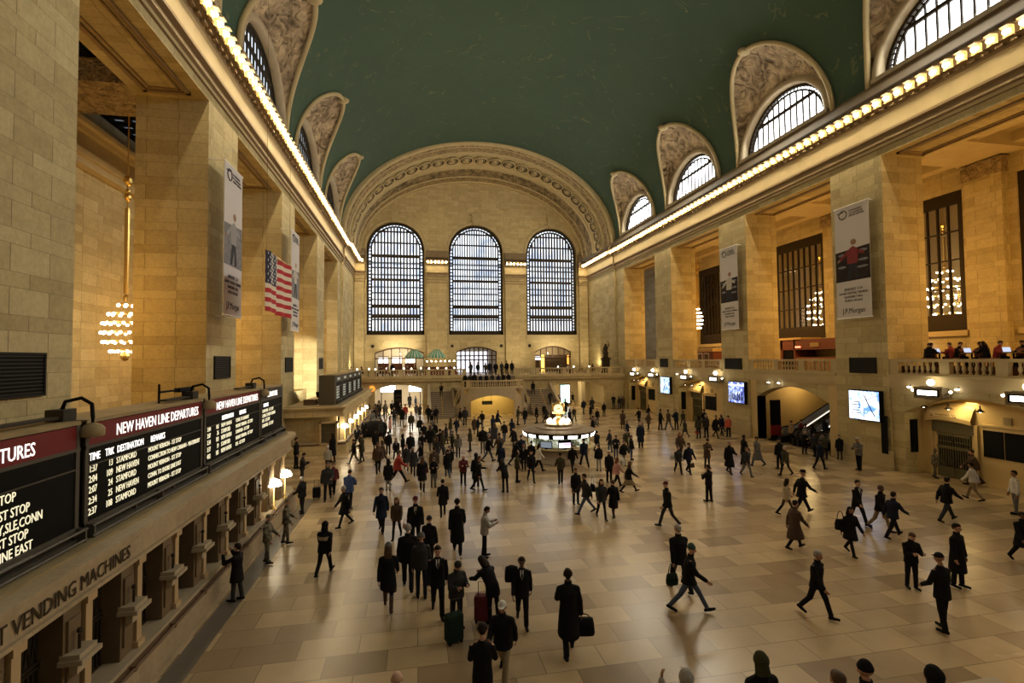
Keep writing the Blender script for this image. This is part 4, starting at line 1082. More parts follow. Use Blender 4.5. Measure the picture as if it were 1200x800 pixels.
for (x, y, w_, d, h, lb) in ((-7.9, 39.6, .9, .6, .35, 'low brown crate on the second booth roof behind the grey boards'), (-6.9, 43.0, .5, .8, .3, 'grey case lying on top of the second booth')):
    b = MB(); b.box(-w_/2, w_/2, -d/2, d/2, 0, h); b.box(-w_/2-.03, w_/2+.03, -d/2-.03, d/2+.03, h, h+.05); tag(b.build('roof_crate', RUST, None, False, (x, y, 3.70), .01), lb, 'crate')

# ================================================================== TRACK GATES ON THE RIGHT
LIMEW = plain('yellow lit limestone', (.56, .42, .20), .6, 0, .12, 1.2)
b = MB()
for i in (-3, -2, -1, 1, 2):
    a, c = pier_y(i)[1], pier_y(i+1)[0]
    b.box(XR+1.35, XR+1.9, a+.2, c-.2, FZ, 5.2); b.box(XR+.1, XR+1.9, a, a+.75, FZ, 5.2); b.box(XR+.9, XR+1.9, c-.75, c, FZ, 5.2); b.box(XR+.9, XR+1.9, a, c, 4.75, 5.2)
struct(b.build('wall_gate_recess', LIMEW))
GREEN = plain('bronze gate patina', (.13, .115, .06), .45, .4, .2, 6)
def gate(i, label, txt):
    a, c = pier_y(i)[1], pier_y(i+1)[0]; X = XR+1.35
    o = thing('track_gate', label, 'gate', (X, c-2.2, FZ), 0, 'track gates on the right wall')
    L = lambda y: y-(24.3-2.2)          # measured on the bay nearest the camera
    m_ = MB(); rws = []
    for z, dx in ((3.25, .0), (3.28, .62), (3.5, .66), (4.05, .25), (4.2, .0)):
        rws.append([(-dx*(1-(k/10-.5)**2*1.6), L(20.75)+(2.35)*k/10, z-FZ+.18*(1-4*(k/10-.5)**2)) for k in range(11)])
    m_.strip(rws); m_.build('hood', LIMEW, o)
    m_ = MB(); m_.box(-.12, 0, L(20.75), L(22.95), 2.75-FZ, 3.3-FZ); m_.build('transom_grille', GREEN, o)
    m_ = MB(); m_.box(-.04, 0, L(21.0), L(22.7), 0, 2.7-FZ); m_.build('opening', BLACK, o)
    for q in (0, 1):
        y0 = L(21.0)+.86*q; m_ = MB()
        for z0, z1 in ((0,.55),(1.55,1.7),(2.25,2.4)): m_.box(-.10, -.04, y0, y0+.84, z0, z1)
        for k in range(7): yy = y0+.04+.12*k; m_.box(-.09, -.05, yy-.018, yy+.018, 0, 2.4)
        for k in range(3): m_.lathe([(.09,-.03),(.12,-.03),(.12,.03),(.09,.03)], (-.07, y0+.17+.25*k, 1.95), 10)
        m_.build('gate_leaf', GREEN, o)
    m_ = MB(); m_.box(-.16, 0, L(20.62), L(20.78), 0, 3.3-FZ); m_.build('jamb', LIMEW, o); m_ = MB(); m_.box(-.12, 0, L(22.9), L(23.05), 0, 3.3-FZ); m_.build('jamb', LIMEW, o)
    m_ = MB(); m_.box(-.2, 0, L(18.5), L(20.5), 3.32-FZ, 3.42-FZ); m_.box(-.12, 0, L(18.5), L(20.5), 3.12-FZ, 3.3-FZ); m_.build('board_cornice', LIMEW, o)
    for q in (0, 1):
        m_ = MB(); y0 = L(18.6)+.95*q; m_.box(-.05, .0, y0, y0+.88, 1.75-FZ, 3.1-FZ); m_.build('train_board', BLACK, o)
    m_ = MB(); m_.box(-.06, 0, L(19.15), L(19.5), 3.48-FZ, 3.85-FZ); m_.build('number_plate', OLIVE, o)
    if txt: text('lettering', txt, .26, (-.60, L(22.65), 3.62-FZ), (0,-1,0), (-.35,0,1), RUST, o, sx=.85)
    for k, y in enumerate((22.7, 21.4, 19.9)):
        m_ = MB(); m_.tube([(-.9, L(y), 4.42-FZ), (-.9, L(y), 4.25-FZ)], .03, 6); m_.lathe([(.04,.16),(.09,.1),(.2,.0),(.17,.0),(0,.06)], (-.9, L(y), 4.1-FZ), 12); h_ = m_.build('hood_lamp', BRONZE, o, True)
        m_ = MB(); m_.ball((-.9, L(y), 4.12-FZ), .06, 8, 5); m_.build('bulb', LAMPW, h_, True)
gate(-1, 'bronze track gate under a curved yellow hood below the laptop tables', '26 TRACKS 25')
gate(1, 'track gate with a yellow hood between the two smaller lit screens', '')
gate(2, 'farthest track gate with a yellow hood, beyond the pale blue screen', '')
for i, w_ in ((-1, 'nearest the camera'), (1, 'between the lit screens'), (2, 'farthest along the wall')):
    c = pier_y(i+1)[0]-.75; b = MB(); b.box(-.2, .2, -.05, 0, 0, 1.75); b.box(-.26, .26, -.03, 0, -.06, 1.81)
    tag(b.build('wall_sign', BLACK, None, False, (XR+.72, c-.0, 1.5)), 'tall black notice panel on the side wall of the track gate '+w_, 'sign', 'tall notice panels beside the gates')
b = MB(); b.box(XR-.20, XR-.165, 24.36, 24.75, 1.2, 3.35); b.box(XR-.23, XR-.165, 24.34, 24.78, 3.3, 3.42)
tag(b.build('dark_niche', BLACK), 'tall dark panel on the corner of the pier right of the map screen', 'panel')
for y, z in ((23.0, 5.2), (20.5, 5.2), (34.3, 4.95), (33.2, 4.95), (48.2, 5.2)):
    o = thing('small_spotlight', 'tiny lit spotlight under the gallery edge', 'lamp', (XR-.05, y, z), 0, 'tiny spotlights under the gallery edge')
    m_ = MB(); m_.tube([(.15,0,.1),(0,0,.1),(-.06,0,.04)], .03, 6); m_.build('arm', BRONZE, o)
    m_ = MB(); m_.ball((-.08,0,0), (.09,.12,.05), 8, 5); m_.build('lens', LAMPW, o, True)

# escalators ---------------------------------------------------------
a0, c0 = pier_y(0)[1], pier_y(1)[0]
b = MB(); b.box(XR+.1, 40, a0, a0+.75, FZ, 5.2); b.box(XR+.1, 40, c0-.75, c0, FZ, 5.2); b.box(39.6, 40, a0, c0, FZ, 5.2); b.box(XR+.9, 40, a0, c0, 5.0, 5.2)
struct(b.build('wall_escalator_recess', LIMEW))
STEEL = plain('brushed steel', (.36, .33, .28), .35, .8)
RUBBER = plain('black rubber', (.012,.012,.012), .45)
for k, (y, w_) in enumerate(((29.6, 'nearest the map screen'), (31.4, 'middle of the three'), (33.2, 'farthest of the three, by the notice panel'))):
    o = thing('escalator', 'dark escalator rising out of the hall, '+w_, 'escalator', (XR+.4, y, FZ), 0, 'escalators'); H_ = 5.0; sl = .55
    m_ = MB()
    for s in (-1, 1):
        for q in (.62, .80): pass
        y0, y1 = s*.56, s*.80; y0, y1 = min(y0,y1), max(y0,y1)
        pr = lambda yy: [(0,yy,0),(10,yy,0),(10,yy,4.6),(9,yy,4.6),(1.4,yy,.55),(0,yy,.5)]
        m_.prism(pr(y0), pr(y1))
    m_.build('truss', plain('escalator side black '+str(k), (.02,.018,.016), .35), o)
    m_ = MB()
    for j in range(24): m_.box(1.0+.36*j, 1.0+.36*(j+1), -.55, .55, 0, max(.05, .05+.19*j))
    m_.build('steps', plain('escalator step '+str(k), (.09,.085,.08), .5, .3), o)
    for s in (-1, 1):
        m_ = MB(); m_.prism([(.2,s*.66-.015,.5),(1.5,s*.66-.015,.58),(9.2,s*.66-.015,4.6),(9.2,s*.66-.015,5.35),(1.4,s*.66-.015,1.28),(.3,s*.66-.015,1.15)], [(.2,s*.66+.015,.5),(1.5,s*.66+.015,.58),(9.2,s*.66+.015,4.6),(9.2,s*.66+.015,5.35),(1.4,s*.66+.015,1.28),(.3,s*.66+.015,1.15)])
        m_.build('balustrade_panel', STEEL, o)
        m_ = MB(); m_.tube([(.25,s*.66,.55),(.0,s*.66,.85),(.3,s*.66,1.2),(1.4,s*.66,1.32),(9.2,s*.66,5.4)], .05, 7); m_.build('handrail', RUBBER, o, True)
        m_ = MB(); m_.tube([(1.5,s*.60,.72),(9.0,s*.60,4.72)], .03, 5); m_.build('light_strip', emit('escalator strip %d%d' % (k,s), (1,.93,.8), 1.6), o)
o = thing('standing_banner', 'tall black panel with a red foot at the left side of the escalators', 'sign', (XR+.9, 34.9, FZ))
b = MB(); b.box(-.45, .45, -.05, .05, .1, 3.2); b.build('panel', BLACK, o); b = MB(); b.box(-.46, .46, -.06, .06, .4, 1.2); b.build('red_band', plain('red notice', (.25,.02,.025), .6), o); b = MB(); b.box(-.5, .5, -.25, .25, 0, .1); b.build('foot', BLACK, o)

# ================================================================== INFORMATION BOOTH
IX, IY = 9.35, 32.1
o = thing('information_booth', 'round marble information booth with lit panels and a four faced clock', 'kiosk', (IX, IY, FZ))
PALE = plain('pale kiosk marble', (.45, .38, .29), .4, 0, .12, 2)
m_ = MB(); m_.lathe([(2.15,0),(2.15,.12),(2.05,.16),(2.05,.9),(0,.9)], n=40); m_.build('base', PALE, o, True)
m_ = MB(); m_.lathe([(2.0,.88),(2.4,.9),(2.42,.95),(2.38,1.0),(1.9,1.0)], n=40); m_.build('counter', plain('counter yellow marble', (.55,.46,.26), .35), o, True)
m_ = MB()
for k in range(24):
    a = 2*PI*k/24; m_.tube([(2.1*math.cos(a),2.1*math.sin(a),1.0),(2.1*math.cos(a),2.1*math.sin(a),1.72)], .03, 5)
m_.lathe([(2.07,1.0),(2.13,1.0),(2.13,1.06),(2.07,1.06)], n=40); m_.build('mullions', BRASS, o)
m_ = MB(); m_.lathe([(2.06,1.04),(2.06,1.7)], n=48); m_.build('glass', screen_mat('booth glass', (.03,.035,.02), (.25,.27,.16), (.85,.85,.7), 2.2, 1.0), o, True)
m_ = MB(); m_.lathe([(2.0,1.62),(2.2,1.62),(2.34,1.62),(2.4,1.9),(2.3,1.98),(2.0,2.0)], n=40); m_.build('sign_band', BLACK, o, True)
for k in range(16):
    a = 2*PI*k/16+.1; m_ = MB(); rr = []
    for z, rd in ((1.66,2.372),(1.84,2.405)): rr.append([(rd*math.cos(a+t), rd*math.sin(a+t), z) for t in [(-.13+.26*q/6) for q in range(7)]])
    m_.strip(rr); m_.build('lit_panel', LAMPW, o)
m_ = MB(); m_.lathe([(2.42,1.92),(2.45,1.98),(2.1,2.04),(1.6,2.10),(1.55,2.16),(.95,2.22),(.9,2.34),(0,2.36)], n=40); m_.build('roof', plain('booth roof brown', (.17,.115,.06), .55, .2, .3, 4), o, False)
m_ = MB(); m_.lathe([(.62,2.34),(.6,2.42),(.3,2.5),(.16,2.62),(.12,2.8),(.22,2.88),(.12,2.95),(.0,3.0)], n=20); m_.build('clock_pedestal', BRASS, o, True)
for k in range(8):
    a = 2*PI*k/8; m_ = MB(); m_.ball((.66*math.cos(a), .66*math.sin(a), 2.52), (.15,.15,.14), 10, 6); m_.build('globe_lamp', GLOBE, o, True)
m_ = MB(); m_.ball((0,0,3.35), (.40,.40,.42), 16, 10); m_.ball((0,0,3.82), (.08,.08,.12), 8, 5); m_.lathe([(.42,-.04),(.45,0),(.42,.04)], (0,0,3.35), 20); ck = m_.build('clock_body', BRASS, o, True)
for k in range(4):
    a = -1.853+PI/2*k; ca, sa = math.cos(a), math.sin(a)
    F_ = lambda d, r, t: (d*ca-r*math.cos(t)*sa, d*sa+r*math.cos(t)*ca, 3.35+r*math.sin(t))
    m_ = MB(); m_.strip([[F_(d, r, 2*PI*q/20) for q in range(20)] for d, r in ((.2,.36),(.40,.36),(.42,.33),(.43,.30))], 0, True); m_.build('bezel', BRASS, ck, True)
    m_ = MB(); m_.add([F_(.425, .32, 2*PI*q/20) for q in range(20)], [tuple(range(20))]); m_.build('dial', emit('opal dial %d' % k, (1,.80,.40), 1.7), ck)
    m_ = MB(); m_.tube([F_(.435, 0, 0), F_(.435, .26, 1.9)], .012, 4); m_.tube([F_(.435, 0, 0), F_(.435, .18, .5)], .016, 4); m_.build('hands', BLACK, ck)
mon = thing('monitor', 'small monitor with a pink and white picture on the information booth counter', 'monitor', (IX-.28, IY-2.28, FZ+1.0))
m_ = MB(); m_.box(-.42,.42,-.04,.04,.06,.6); m_.box(-.1,.1,-.06,.06,0,.08); m_.build('case', BLACK, mon, bevel=.01)
m_ = MB(); m_.box(-.37,.37,-.045,-.04,.12,.42); m_.build('panel', emit('monitor white', (.95,.9,1), 2.4), mon)
m_ = MB(); m_.box(-.1,.37,-.05,-.046,.3,.4); m_.build('picture_band', emit('monitor pink', (.95,.25,.65), 2.0), mon)
mon = thing('monitor', 'dark monitor left of the pink one on the information booth counter', 'monitor', (IX-1.35, IY-1.85, FZ+1.0), -.6)
m_ = MB(); m_.box(-.4,.4,-.04,.04,.06,.5); m_.box(-.1,.1,-.06,.06,0,.08); m_.build('case', BLACK, mon, bevel=.01)
m_ = MB(); m_.box(-.36,.36,-.045,-.04,.1,.46); m_.build('panel', emit('monitor dim grey', (.35,.42,.5), .5), mon)

# black draped stand by the second booth
o = thing('draped_stand', 'big rounded stand draped in black cloth among the queue by the second booth', 'stand', (-3.75, 45.6, FZ))
m_ = MB(); m_.lathe([(.0,0),(.95,0),(1.05,.25),(1.1,.75),(1.02,1.05),(.7,1.25),(.3,1.33),(0,1.35)], n=28, sx=1.05, sy=.9); m_.build('black_drape', plain('black drape', (.014,.013,.012), .8, 0, .4, 6), o, True)
m_ = MB(); m_.box(-.2,.25,-.2,.15,1.33,1.42); m_.lathe([(.1,0),(.14,.08),(0,.1)], (.1,0,1.42), 10); m_.build('tray', plain('grey tray', (.18,.17,.15), .5), o)

# ================================================================== GALLERY AND BALCONY FURNITURE
# red and wood kiosks on the right gallery
k0 = at(832, 407, X=33.5)
o = thing('poster_kiosk', 'red mahogany kiosk with two framed posters and a yellow can on the gallery', 'kiosk', (33.5, k0.y, 5.5))
m_ = MB(); m_.box(-.8,.8,-1.8,1.8,0,2.1); m_.build('body', WOOD, o, bevel=.02)
m_ = MB(); m_.box(-.95,.95,-1.95,1.95,2.1,2.35); m_.box(-.9,.9,-1.9,1.9,2.35,2.42); m_.build('canopy', plain('kiosk canopy cream', (.5,.33,.14), .6), o)
for s in (-.55, .75):
    m_ = MB(); m_.box(-.84,-.8,s-.5,s+.5,.55,1.95); f_ = m_.build('poster_frame', WHITE, o)
    m_ = MB(); m_.box(-.86,-.84,s-.4,s+.4,.65,1.85); m_.build('poster', plain('poster brown %d' % int(s*10), (.12,.08,.05), .6, 0, .6, 3), f_)
can = MB(); can.lathe([(0,0),(.24,0),(.26,.1),(.26,.75),(.2,.85),(0,.87)], n=14); tag(can.build('yellow_barrel', emit('lit yellow barrel', (1,.55,.06), 1.2), None, True, (32.3, k0.y+1.55, 5.5)), 'glowing yellow barrel at the left corner of the poster kiosk', 'barrel')
k1 = at(945, 405, X=36.5)
o = thing('restaurant_front', 'dark red wooden room front with a doorway under the middle gallery window', 'shopfront', (36.5, k1.y, 5.5))
m_ = MB(); m_.box(-.2,2.0,-3.6,1.2,0,1.4); m_.box(-.2,2.0,1.2,1.4,0,3.1); m_.box(-.2,2.0,2.9,3.2,0,3.1); m_.box(-.2,2.0,-3.6,3.2,2.1,3.1); m_.build('panelling', WOOD, o)
m_ = MB(); m_.box(-.1,1.9,1.4,2.9,0,2.1); m_.build('doorway', BLACK, o)
m_ = MB(); m_.box(-.3,2.1,.4,3.4,3.1,3.3); m_.build('cornice', GOLD, o)
m_ = MB()
for k in range(8): m_.box(-.24,-.2,-3.5+.58*k,-3.0+.58*k,.15,1.3)
m_.build('parapet_panels', plain('tan panel', (.33,.2,.09), .6), o)
m_ = MB(); m_.box(-.26,-.2,-1.7,-.7,2.35,2.75); m_.build('name_plate', plain('dull gold plate', (.35,.24,.1), .5), o)
m_ = MB(); m_.box(-.3,-.2,.5,1.1,2.3,2.45); m_.build('red_sign', emit('small red sign', (1,.25,.12), 3), o)
b = MB(); b.box(-.2, .2, -1.6, 1.6, 0, 1.0); tag(b.build('red_bench', WOOD, None, False, (32.0, 55.2, 5.5), .03), 'red bench on the gallery above the farthest track gate', 'bench')
# laptop tables, on a low dais behind the balustrade
b = MB(); b.box(XR+.9, XR+4.2, pier_y(-1)[1], pier_y(0)[0], 5.45, 6.35)
struct(b.build('floor_gallery_dais', plain('dais carpet', (.10,.05,.03), .9)))
TABT = plain('table top wood', (.33, .2, .09), .45)
def table(loc, label, grp, r=.45, mat=None, rect=None, h=.74):
    o = thing('table', label, 'table', loc, 0, grp)
    m_ = MB()
    if rect: m_.box(-rect[0],rect[0],-rect[1],rect[1],h-.04,h)
    else: m_.lathe([(0,h-.04),(r,h-.04),(r,h),(0,h)], n=18)
    m_.build('tabletop', mat or TABT, o)
    m_ = MB(); m_.lathe([(0,0),(.24,0),(.22,.03),(.04,.06),(.04,h-.04),(0,h-.04)], n=10); m_.build('pedestal', BLACK, o); return o
LAPS = emit('laptop screen', (.65, .75, 1.0), .9)
def laptop(loc, rz, label):
    o = thing('laptop', label, 'laptop', loc, rz)
    m_ = MB(); m_.box(-.17,.17,-.12,.12,0,.02); m_.build('keyboard', DARKMET, o)
    m_ = MB(); m_.prism([(-.17,.12,.02),(.17,.12,.02),(.17,.19,.25),(-.17,.19,.25)], [(-.17,.13,.02),(.17,.13,.02),(.17,.20,.25),(-.17,.20,.25)]); m_.build('lid', LAPS, o)
GT = {}
for k, (px, w_) in enumerate(((1101, 'left'), (1139, 'middle'), (1188, 'right'))):
    p = at(px, 417, X=29.0); GT[k] = p.y; table((29.0, p.y, 6.35), w_+' small wooden table at the gallery rail over the nearest track gate', 'laptop tables on the gallery')
for k, dx, dy, rz, lb in ((1, -.2, -.05, PI/2, 'open pale laptop on the middle gallery table, beside the red cup'), (2, -.2, .05, PI/2, 'open laptop on the right gallery table at the frame edge'), (0, -.15, -.1, PI/2, 'open laptop on the left gallery table')):
    laptop((29.0+dx, GT[k]+dy, 7.09), rz, lb)
b = MB(); b.lathe([(0,0),(.035,0),(.045,.12),(0,.12)], n=10); tag(b.build('paper_cup', REDSH, None, True, (28.75, GT[1]-.28, 7.09)), 'red paper cup beside a laptop on the gallery', 'cup')
b = MB(); b.box(-.03,.03,-.55,.55,0,.32); p = at(1082, 406, X=38.6); tag(b.build('lit_menu_sign', emit('lit menu', (.8,.8,1), 1.6), None, False, (38.6, p.y, p.z-.16)), 'pale lit strip sign on the gallery back wall left of the laptop tables', 'sign')
# bronze standard on the far balcony, right corner
o = thing('lamp_standard', 'tall bronze standard with a raised arm at the right end of the far balcony', 'lamp', (25.6, 64.2, 4.9))
m_ = MB(); m_.box(-.55,.55,-.55,.55,0,.35); m_.box(-.42,.42,-.42,.42,.35,1.9); m_.box(-.55,.55,-.55,.55,1.9,2.1); m_.build('pedestal', BRONZE, o, bevel=.03)
m_ = MB(); m_.lathe([(0,2.1),(.45,2.1),(.3,2.4),(.38,2.8),(.22,3.1),(.34,3.5),(.16,3.75),(.2,3.95),(0,4.05)], n=14); m_.build('figure', BRONZE, o, True)
m_ = MB(); m_.tube([(.2,0,3.4),(.5,0,3.9),(.3,0,4.5)], [.09,.07,.05], 6); m_.tube([(-.2,0,3.4),(-.45,0,3.0),(-.3,0,2.6)], [.09,.07,.05], 6); m_.build('arms', BRONZE, o, True)
# restaurant on the far balcony
CHM = plain('red brown chair wood', (.20, .07, .035), .5)
def chair_proto():
    o = thing('dining_chair', '', 'chair')
    m_ = MB(); m_.box(-.21,.21,-.21,.21,.43,.47); m_.build('seat', CHM, o)
    m_ = MB(); m_.box(-.21,.21,.18,.21,.55,.95); m_.build('backrest', CHM, o)
    for sx in (-1,1):
        for sy in (-1,1):
            m_ = MB(); m_.box(sx*.19-.02,sx*.19+.02,sy*.19-.02,sy*.19+.02,0,.93 if sy > 0 else .43); m_.build('leg', CHM, o)
    return o
chp = chair_proto(); cfirst = True
TCL = plain('white table linen', (.75,.70,.60), .7)
tabs = [(-7.4,63.9),(-5.2,63.9),(-3.0,63.9),(-.8,63.9),(1.4,63.9),(3.6,63.9),(-6.2,66.4),(-4.0,66.4),(-1.8,66.4),(.4,66.4),(2.6,66.4),(4.8,66.4),(18.6,64.2),(20.8,64.2),(23.0,64.2)]
for n_, (x, y) in enumerate(tabs):
    left = x < 10
    ln = ('%s round white table of the left balcony restaurant, %s row' % (('leftmost','second','third','fourth','fifth','sixth')[n_ if n_ < 6 else n_-6], 'front' if n_ < 6 else 'back')) if left else ('round white table of the right balcony bar, %s along the rail' % ('first','second','third')[n_-12])
    table((x, y, 4.9), ln, 'restaurant tables', .48, TCL)
    for dx, rz, sd in ((-.72, PI/2, 'left'), (.72, -PI/2, 'right')):
        o = chp if cfirst else copy_tree(chp); cfirst = False
        o.location = (x+dx, y, 4.9); o.rotation_euler = (0,0,rz); o['label'] = 'red brown dining chair at a white table on the far balcony'; o['group'] = 'restaurant chairs on the far balcony'
    g = thing('table_lamp', 'small glowing lamp on a white table of the far balcony', 'lamp', (x+.12, y-.1, 5.64), 0, 'table lamps on the far balcony')
    m_ = MB(); m_.lathe([(0,0),(.07,0),(.02,.03),(.02,.2)], n=8); m_.build('stem', BRASS, g); m_ = MB(); m_.ball((0,0,.24), (.09,.09,.10), 8, 6); m_.build('shade', GLOBE, g, True)
def teal_mat():
    m, t, b = nt('teal striped canvas'); g = N(t, 'ShaderNodeTexCoord'); s = N(t, 'ShaderNodeSeparateXYZ'); t.links.new(g.outputs['Object'], s.inputs[0])
    a = math_n(t, 'ARCTAN2', s.outputs['Y'], s.outputs['X']); q = math_n(t, 'GREATER_THAN', math_n(t, 'SINE', math_n(t, 'MULTIPLY', a, 16.0)), 0.25)
    mx = N(t, 'ShaderNodeMix', data_type='RGBA'); mx.inputs['A'].default_value = (.08,.34,.27,1); mx.inputs['B'].default_value = (.5,.55,.42,1); t.links.new(q, mx.inputs['Factor']); t.links.new(mx.outputs['Result'], b.inputs['Base Color']); b.inputs['Roughness'].default_value = .8; return m
TEAL = teal_mat()
for x, w_ in ((-.35, 'left of the pair, before the lit restaurant window'), (2.65, 'right of the pair, before the pilaster')):
    o = thing('parasol', 'teal striped parasol on the far balcony, '+w_, 'parasol', (x, 68, 4.9), 0, 'teal parasols')
    m_ = MB(); m_.lathe([(1.25,2.5),(1.2,2.62),(.6,3.3),(.45,3.35),(.5,3.5)], n=8); m_.lathe([(1.25,2.5),(1.22,2.35)], n=8); m_.build('canopy', TEAL, o)
    m_ = MB(); m_.tube([(0,0,0),(0,0,3.4)], .03, 6); m_.lathe([(0,0),(.3,0),(.3,.08),(0,.1)], n=12); m_.build('pole', BRASS, o)
b = MB(); b.box(-2.2,2.2,-.3,.3,0,1.05); b.box(-2.3,2.3,-.4,.4,1.05,1.12); tag(b.build('bar_counter', WOOD, None, False, (3.3, 69.2, 4.9), .02), 'mahogany bar counter under the right parasol on the far balcony', 'counter')
for k in range(7):
    g = thing('bar_lamp', 'warm little lamp in the row over the balcony bar counter', 'lamp', (1.4+.62*k, 69.2, 6.02), 0, 'lamps over the balcony bar')
    m_ = MB(); m_.tube([(0,0,0),(0,0,.7)], .02, 5); m_.build('stem', BRASS, g); m_ = MB(); m_.lathe([(.06,.86),(.13,.7),(0,.72)], n=10); m_.build('shade', GLOBE, g, True)
for x, z0, lab in ((-5.6, 6.6, 'leftmost lit shelf unit inside the left balcony doorway'), (-3.6, 6.6, 'middle lit shelf unit inside the left balcony doorway'), (-1.6, 6.6, 'right lit shelf unit inside the left balcony doorway')):
    o = thing('shelf_unit', lab, 'shelf', (x+.6, 77.4, 4.9), 0, 'lit shelves in the left doorway')
    m_ = MB(); m_.box(-.8,.8,-.15,.15,0,1.6); m_.box(-.8,.8,-.15,.15,2.6,2.7); m_.build('cabinet', WOOD, o); m_ = MB(); m_.box(-.7,.7,-.12,-.05,1.65,2.5); m_.build('lit_back', emit('lit shelf '+o.name, (1,.97,.95), 2.4), o)
o = thing('bar_unit', 'dark back bar with a glowing amber column inside the right balcony doorway', 'bar', (21.4, 76.9, 4.9))
m_ = MB(); m_.box(-1.2,2.6,-.2,.2,0,2.7); m_.box(-2.8,-2.0,-.2,.2,0,2.7); m_.build('cabinet', DARKR, o)
m_ = MB(); m_.box(-1.75,-1.3,-.3,-.1,0,2.7); m_.build('amber_column', emit('amber column', (1,.55,.1), 3), o)
m_ = MB(); m_.box(2.55,2.75,-.3,-.1,1.2,2.6); m_.build('amber_strip', emit('amber strip', (1,.4,.06), 3), o)
m_ = MB(); m_.box(-2.9,-1.9,-.25,-.2,1.9,2.5); m_.build('lit_window', emit('bar window', (.95,.9,1), 2.2), o)
# ad panel, dark pylon and lit counters under the balcony
o = thing('ad_panel', 'white lit advertising panel in the yellow hall right of the stairs', 'sign', (20.6, 67.3, FZ))
m_ = MB(); m_.box(-.75,.75,-.1,.1,.2,3.1); m_.build('case', BLACK, o); m_ = MB(); m_.box(-.66,.66,-.12,-.1,.4,2.95); m_.build('panel', screen_mat('ad picture', (.25,.6,.4), (.9,.97,.9), (1,1,1), 1.4, 2.6), o)
o = thing('directory_pylon', 'dark directory pylon standing in the bright left archway', 'sign', (-2.35, 63.6, FZ))
m_ = MB(); m_.box(-.5,.5,-.18,.18,.0,3.0); m_.build('case', BLACK, o); m_ = MB(); m_.box(-.42,.42,-.2,-.18,1.5,1.9); m_.box(-.42,.42,-.2,-.18,2.1,2.4); m_.build('panel', BRONZE, o)
for x0, x1, lb in ((-4.9, -2.9, 'white lit shop fascia at the left of the bright archway'), (-1.1, .6, 'white lit shop fascia at the right of the bright archway')):
    o = thing('shop_fascia', lb, 'sign', ((x0+x1)/2, 70, 2.6)); w_ = (x1-x0)/2
    m_ = MB(); m_.box(-w_-.05,w_+.05,0,.3,-.05,.95); m_.tube([(-w_+.1,.15,-.05),(-w_+.1,.15,FZ-2.6)], .06, 6); m_.tube([(w_-.1,.15,-.05),(w_-.1,.15,FZ-2.6)], .06, 6); m_.build('case', BLACK, o); m_ = MB(); m_.box(-w_,w_,-.02,0,0,.9); m_.build('lit_panel', emit('shop fascia light '+o.name, (1,.98,.95), 3.5), o)
b = MB(); b.lathe([(0,0),(.35,0),(.35,.05),(0,.05)], n=18); oo = b.build('round_sign', emit('orange round sign', (1,.35,.04), 1.3), None, False, (-5.35, 62.15, 3.55)); oo.rotation_euler = (PI/2,0,0); tag(oo, 'round orange sign at the left of the bright archway', 'sign')
o = thing('wall_sconce', 'small glowing sconce on the right end wall under the balcony', 'lamp', (XR-.3, 63.2, 3.3)); m_ = MB(); m_.ball((-.12,0,0), (.1,.1,.14), 8, 6); m_.build('globe', GLOBE, o, True); m_ = MB(); m_.tube([(.25,0,-.1),(-.05,0,-.12)], .03, 5); m_.build('bracket', BRASS, o)
for x, w_ in ((-6.4,'above the left doorway, left'), (1.9,'above the left doorway, right'), (5.3,'left of the glazed balcony doors'), (12.9,'right of the glazed balcony doors'), (17.4,'left of the bar doorway')):
    o = thing('wall_speaker', 'small black speaker on the far wall '+w_, 'speaker', (x, YF, 9.05), 0, 'speakers on the far wall'); m_ = MB(); m_.box(-.18,.18,-.22,0,-.2,.2); m_.build('case', BLACK, o, bevel=.02); m_ = MB(); m_.lathe([(0,0),(.12,0),(.12,.01),(0,.01)], (0,0,0), 10); q = m_.build('cone', DARKMET, o); q.rotation_euler = (PI/2,0,0); q.location = (0,-.22,0)
# landing and steps near the camera, for those standing below the frame
b = MB()
for k in range(10): b.box(1.5, 11.5, 8.2-.62*k, -2, FZ+.16*k, FZ+.16*(k+1))
struct(b.build('floor_near_steps', GREYST))
# ================================================================== PEOPLE
def cap_(mb, p, q, r0, r1, n=10, flat=None):
    """closed tapered capsule"""
    p, q = Vector(p), Vector(q); d = (q-p); L = d.length; d = d/L if L > 1e-6 else Vector((0,0,1))
    a = d.cross(Vector((0,1,0))); a = a if a.length > .1 else d.cross(Vector((1,0,0))); a.normalize(); b = d.cross(a)
    rows = []
    for k in range(4): t = PI/2*k/4; rows.append((p-d*r0*math.cos(t), max(.0015, r0*math.sin(t))))
    for k in range(4, -1, -1): t = PI/2*k/4; rows.append((q+d*r1*math.cos(t), max(.0015, r1*math.sin(t))))
    rr = [[c+(a*math.cos(2*PI*i/n)+b*math.sin(2*PI*i/n))*r for i in range(n)] for c, r in rows]
    mb.strip(rr, 0, True); mb.add(rr[0], [tuple(range(n))]); mb.add(rr[-1], [tuple(range(n-1,-1,-1))])
def loft_(mb, secs, n=18):
    """closed stack of ellipses (centre, rx, ry)"""
    rr = [[Vector(q[0])+Vector((q[1]*math.cos(2*PI*i/n), 0, 0))+(q[3] if len(q) > 3 else Vector((0,1,0)))*(q[2]*math.sin(2*PI*i/n)) for i in range(n)] for q in secs]
    mb.strip(rr, 0, True); mb.add(rr[0], [tuple(range(n-1,-1,-1))]); mb.add(rr[-1], [tuple(range(n))])
def ell_(mb, c, r, n=14, m=10): mb.ball(c, r, n, m)
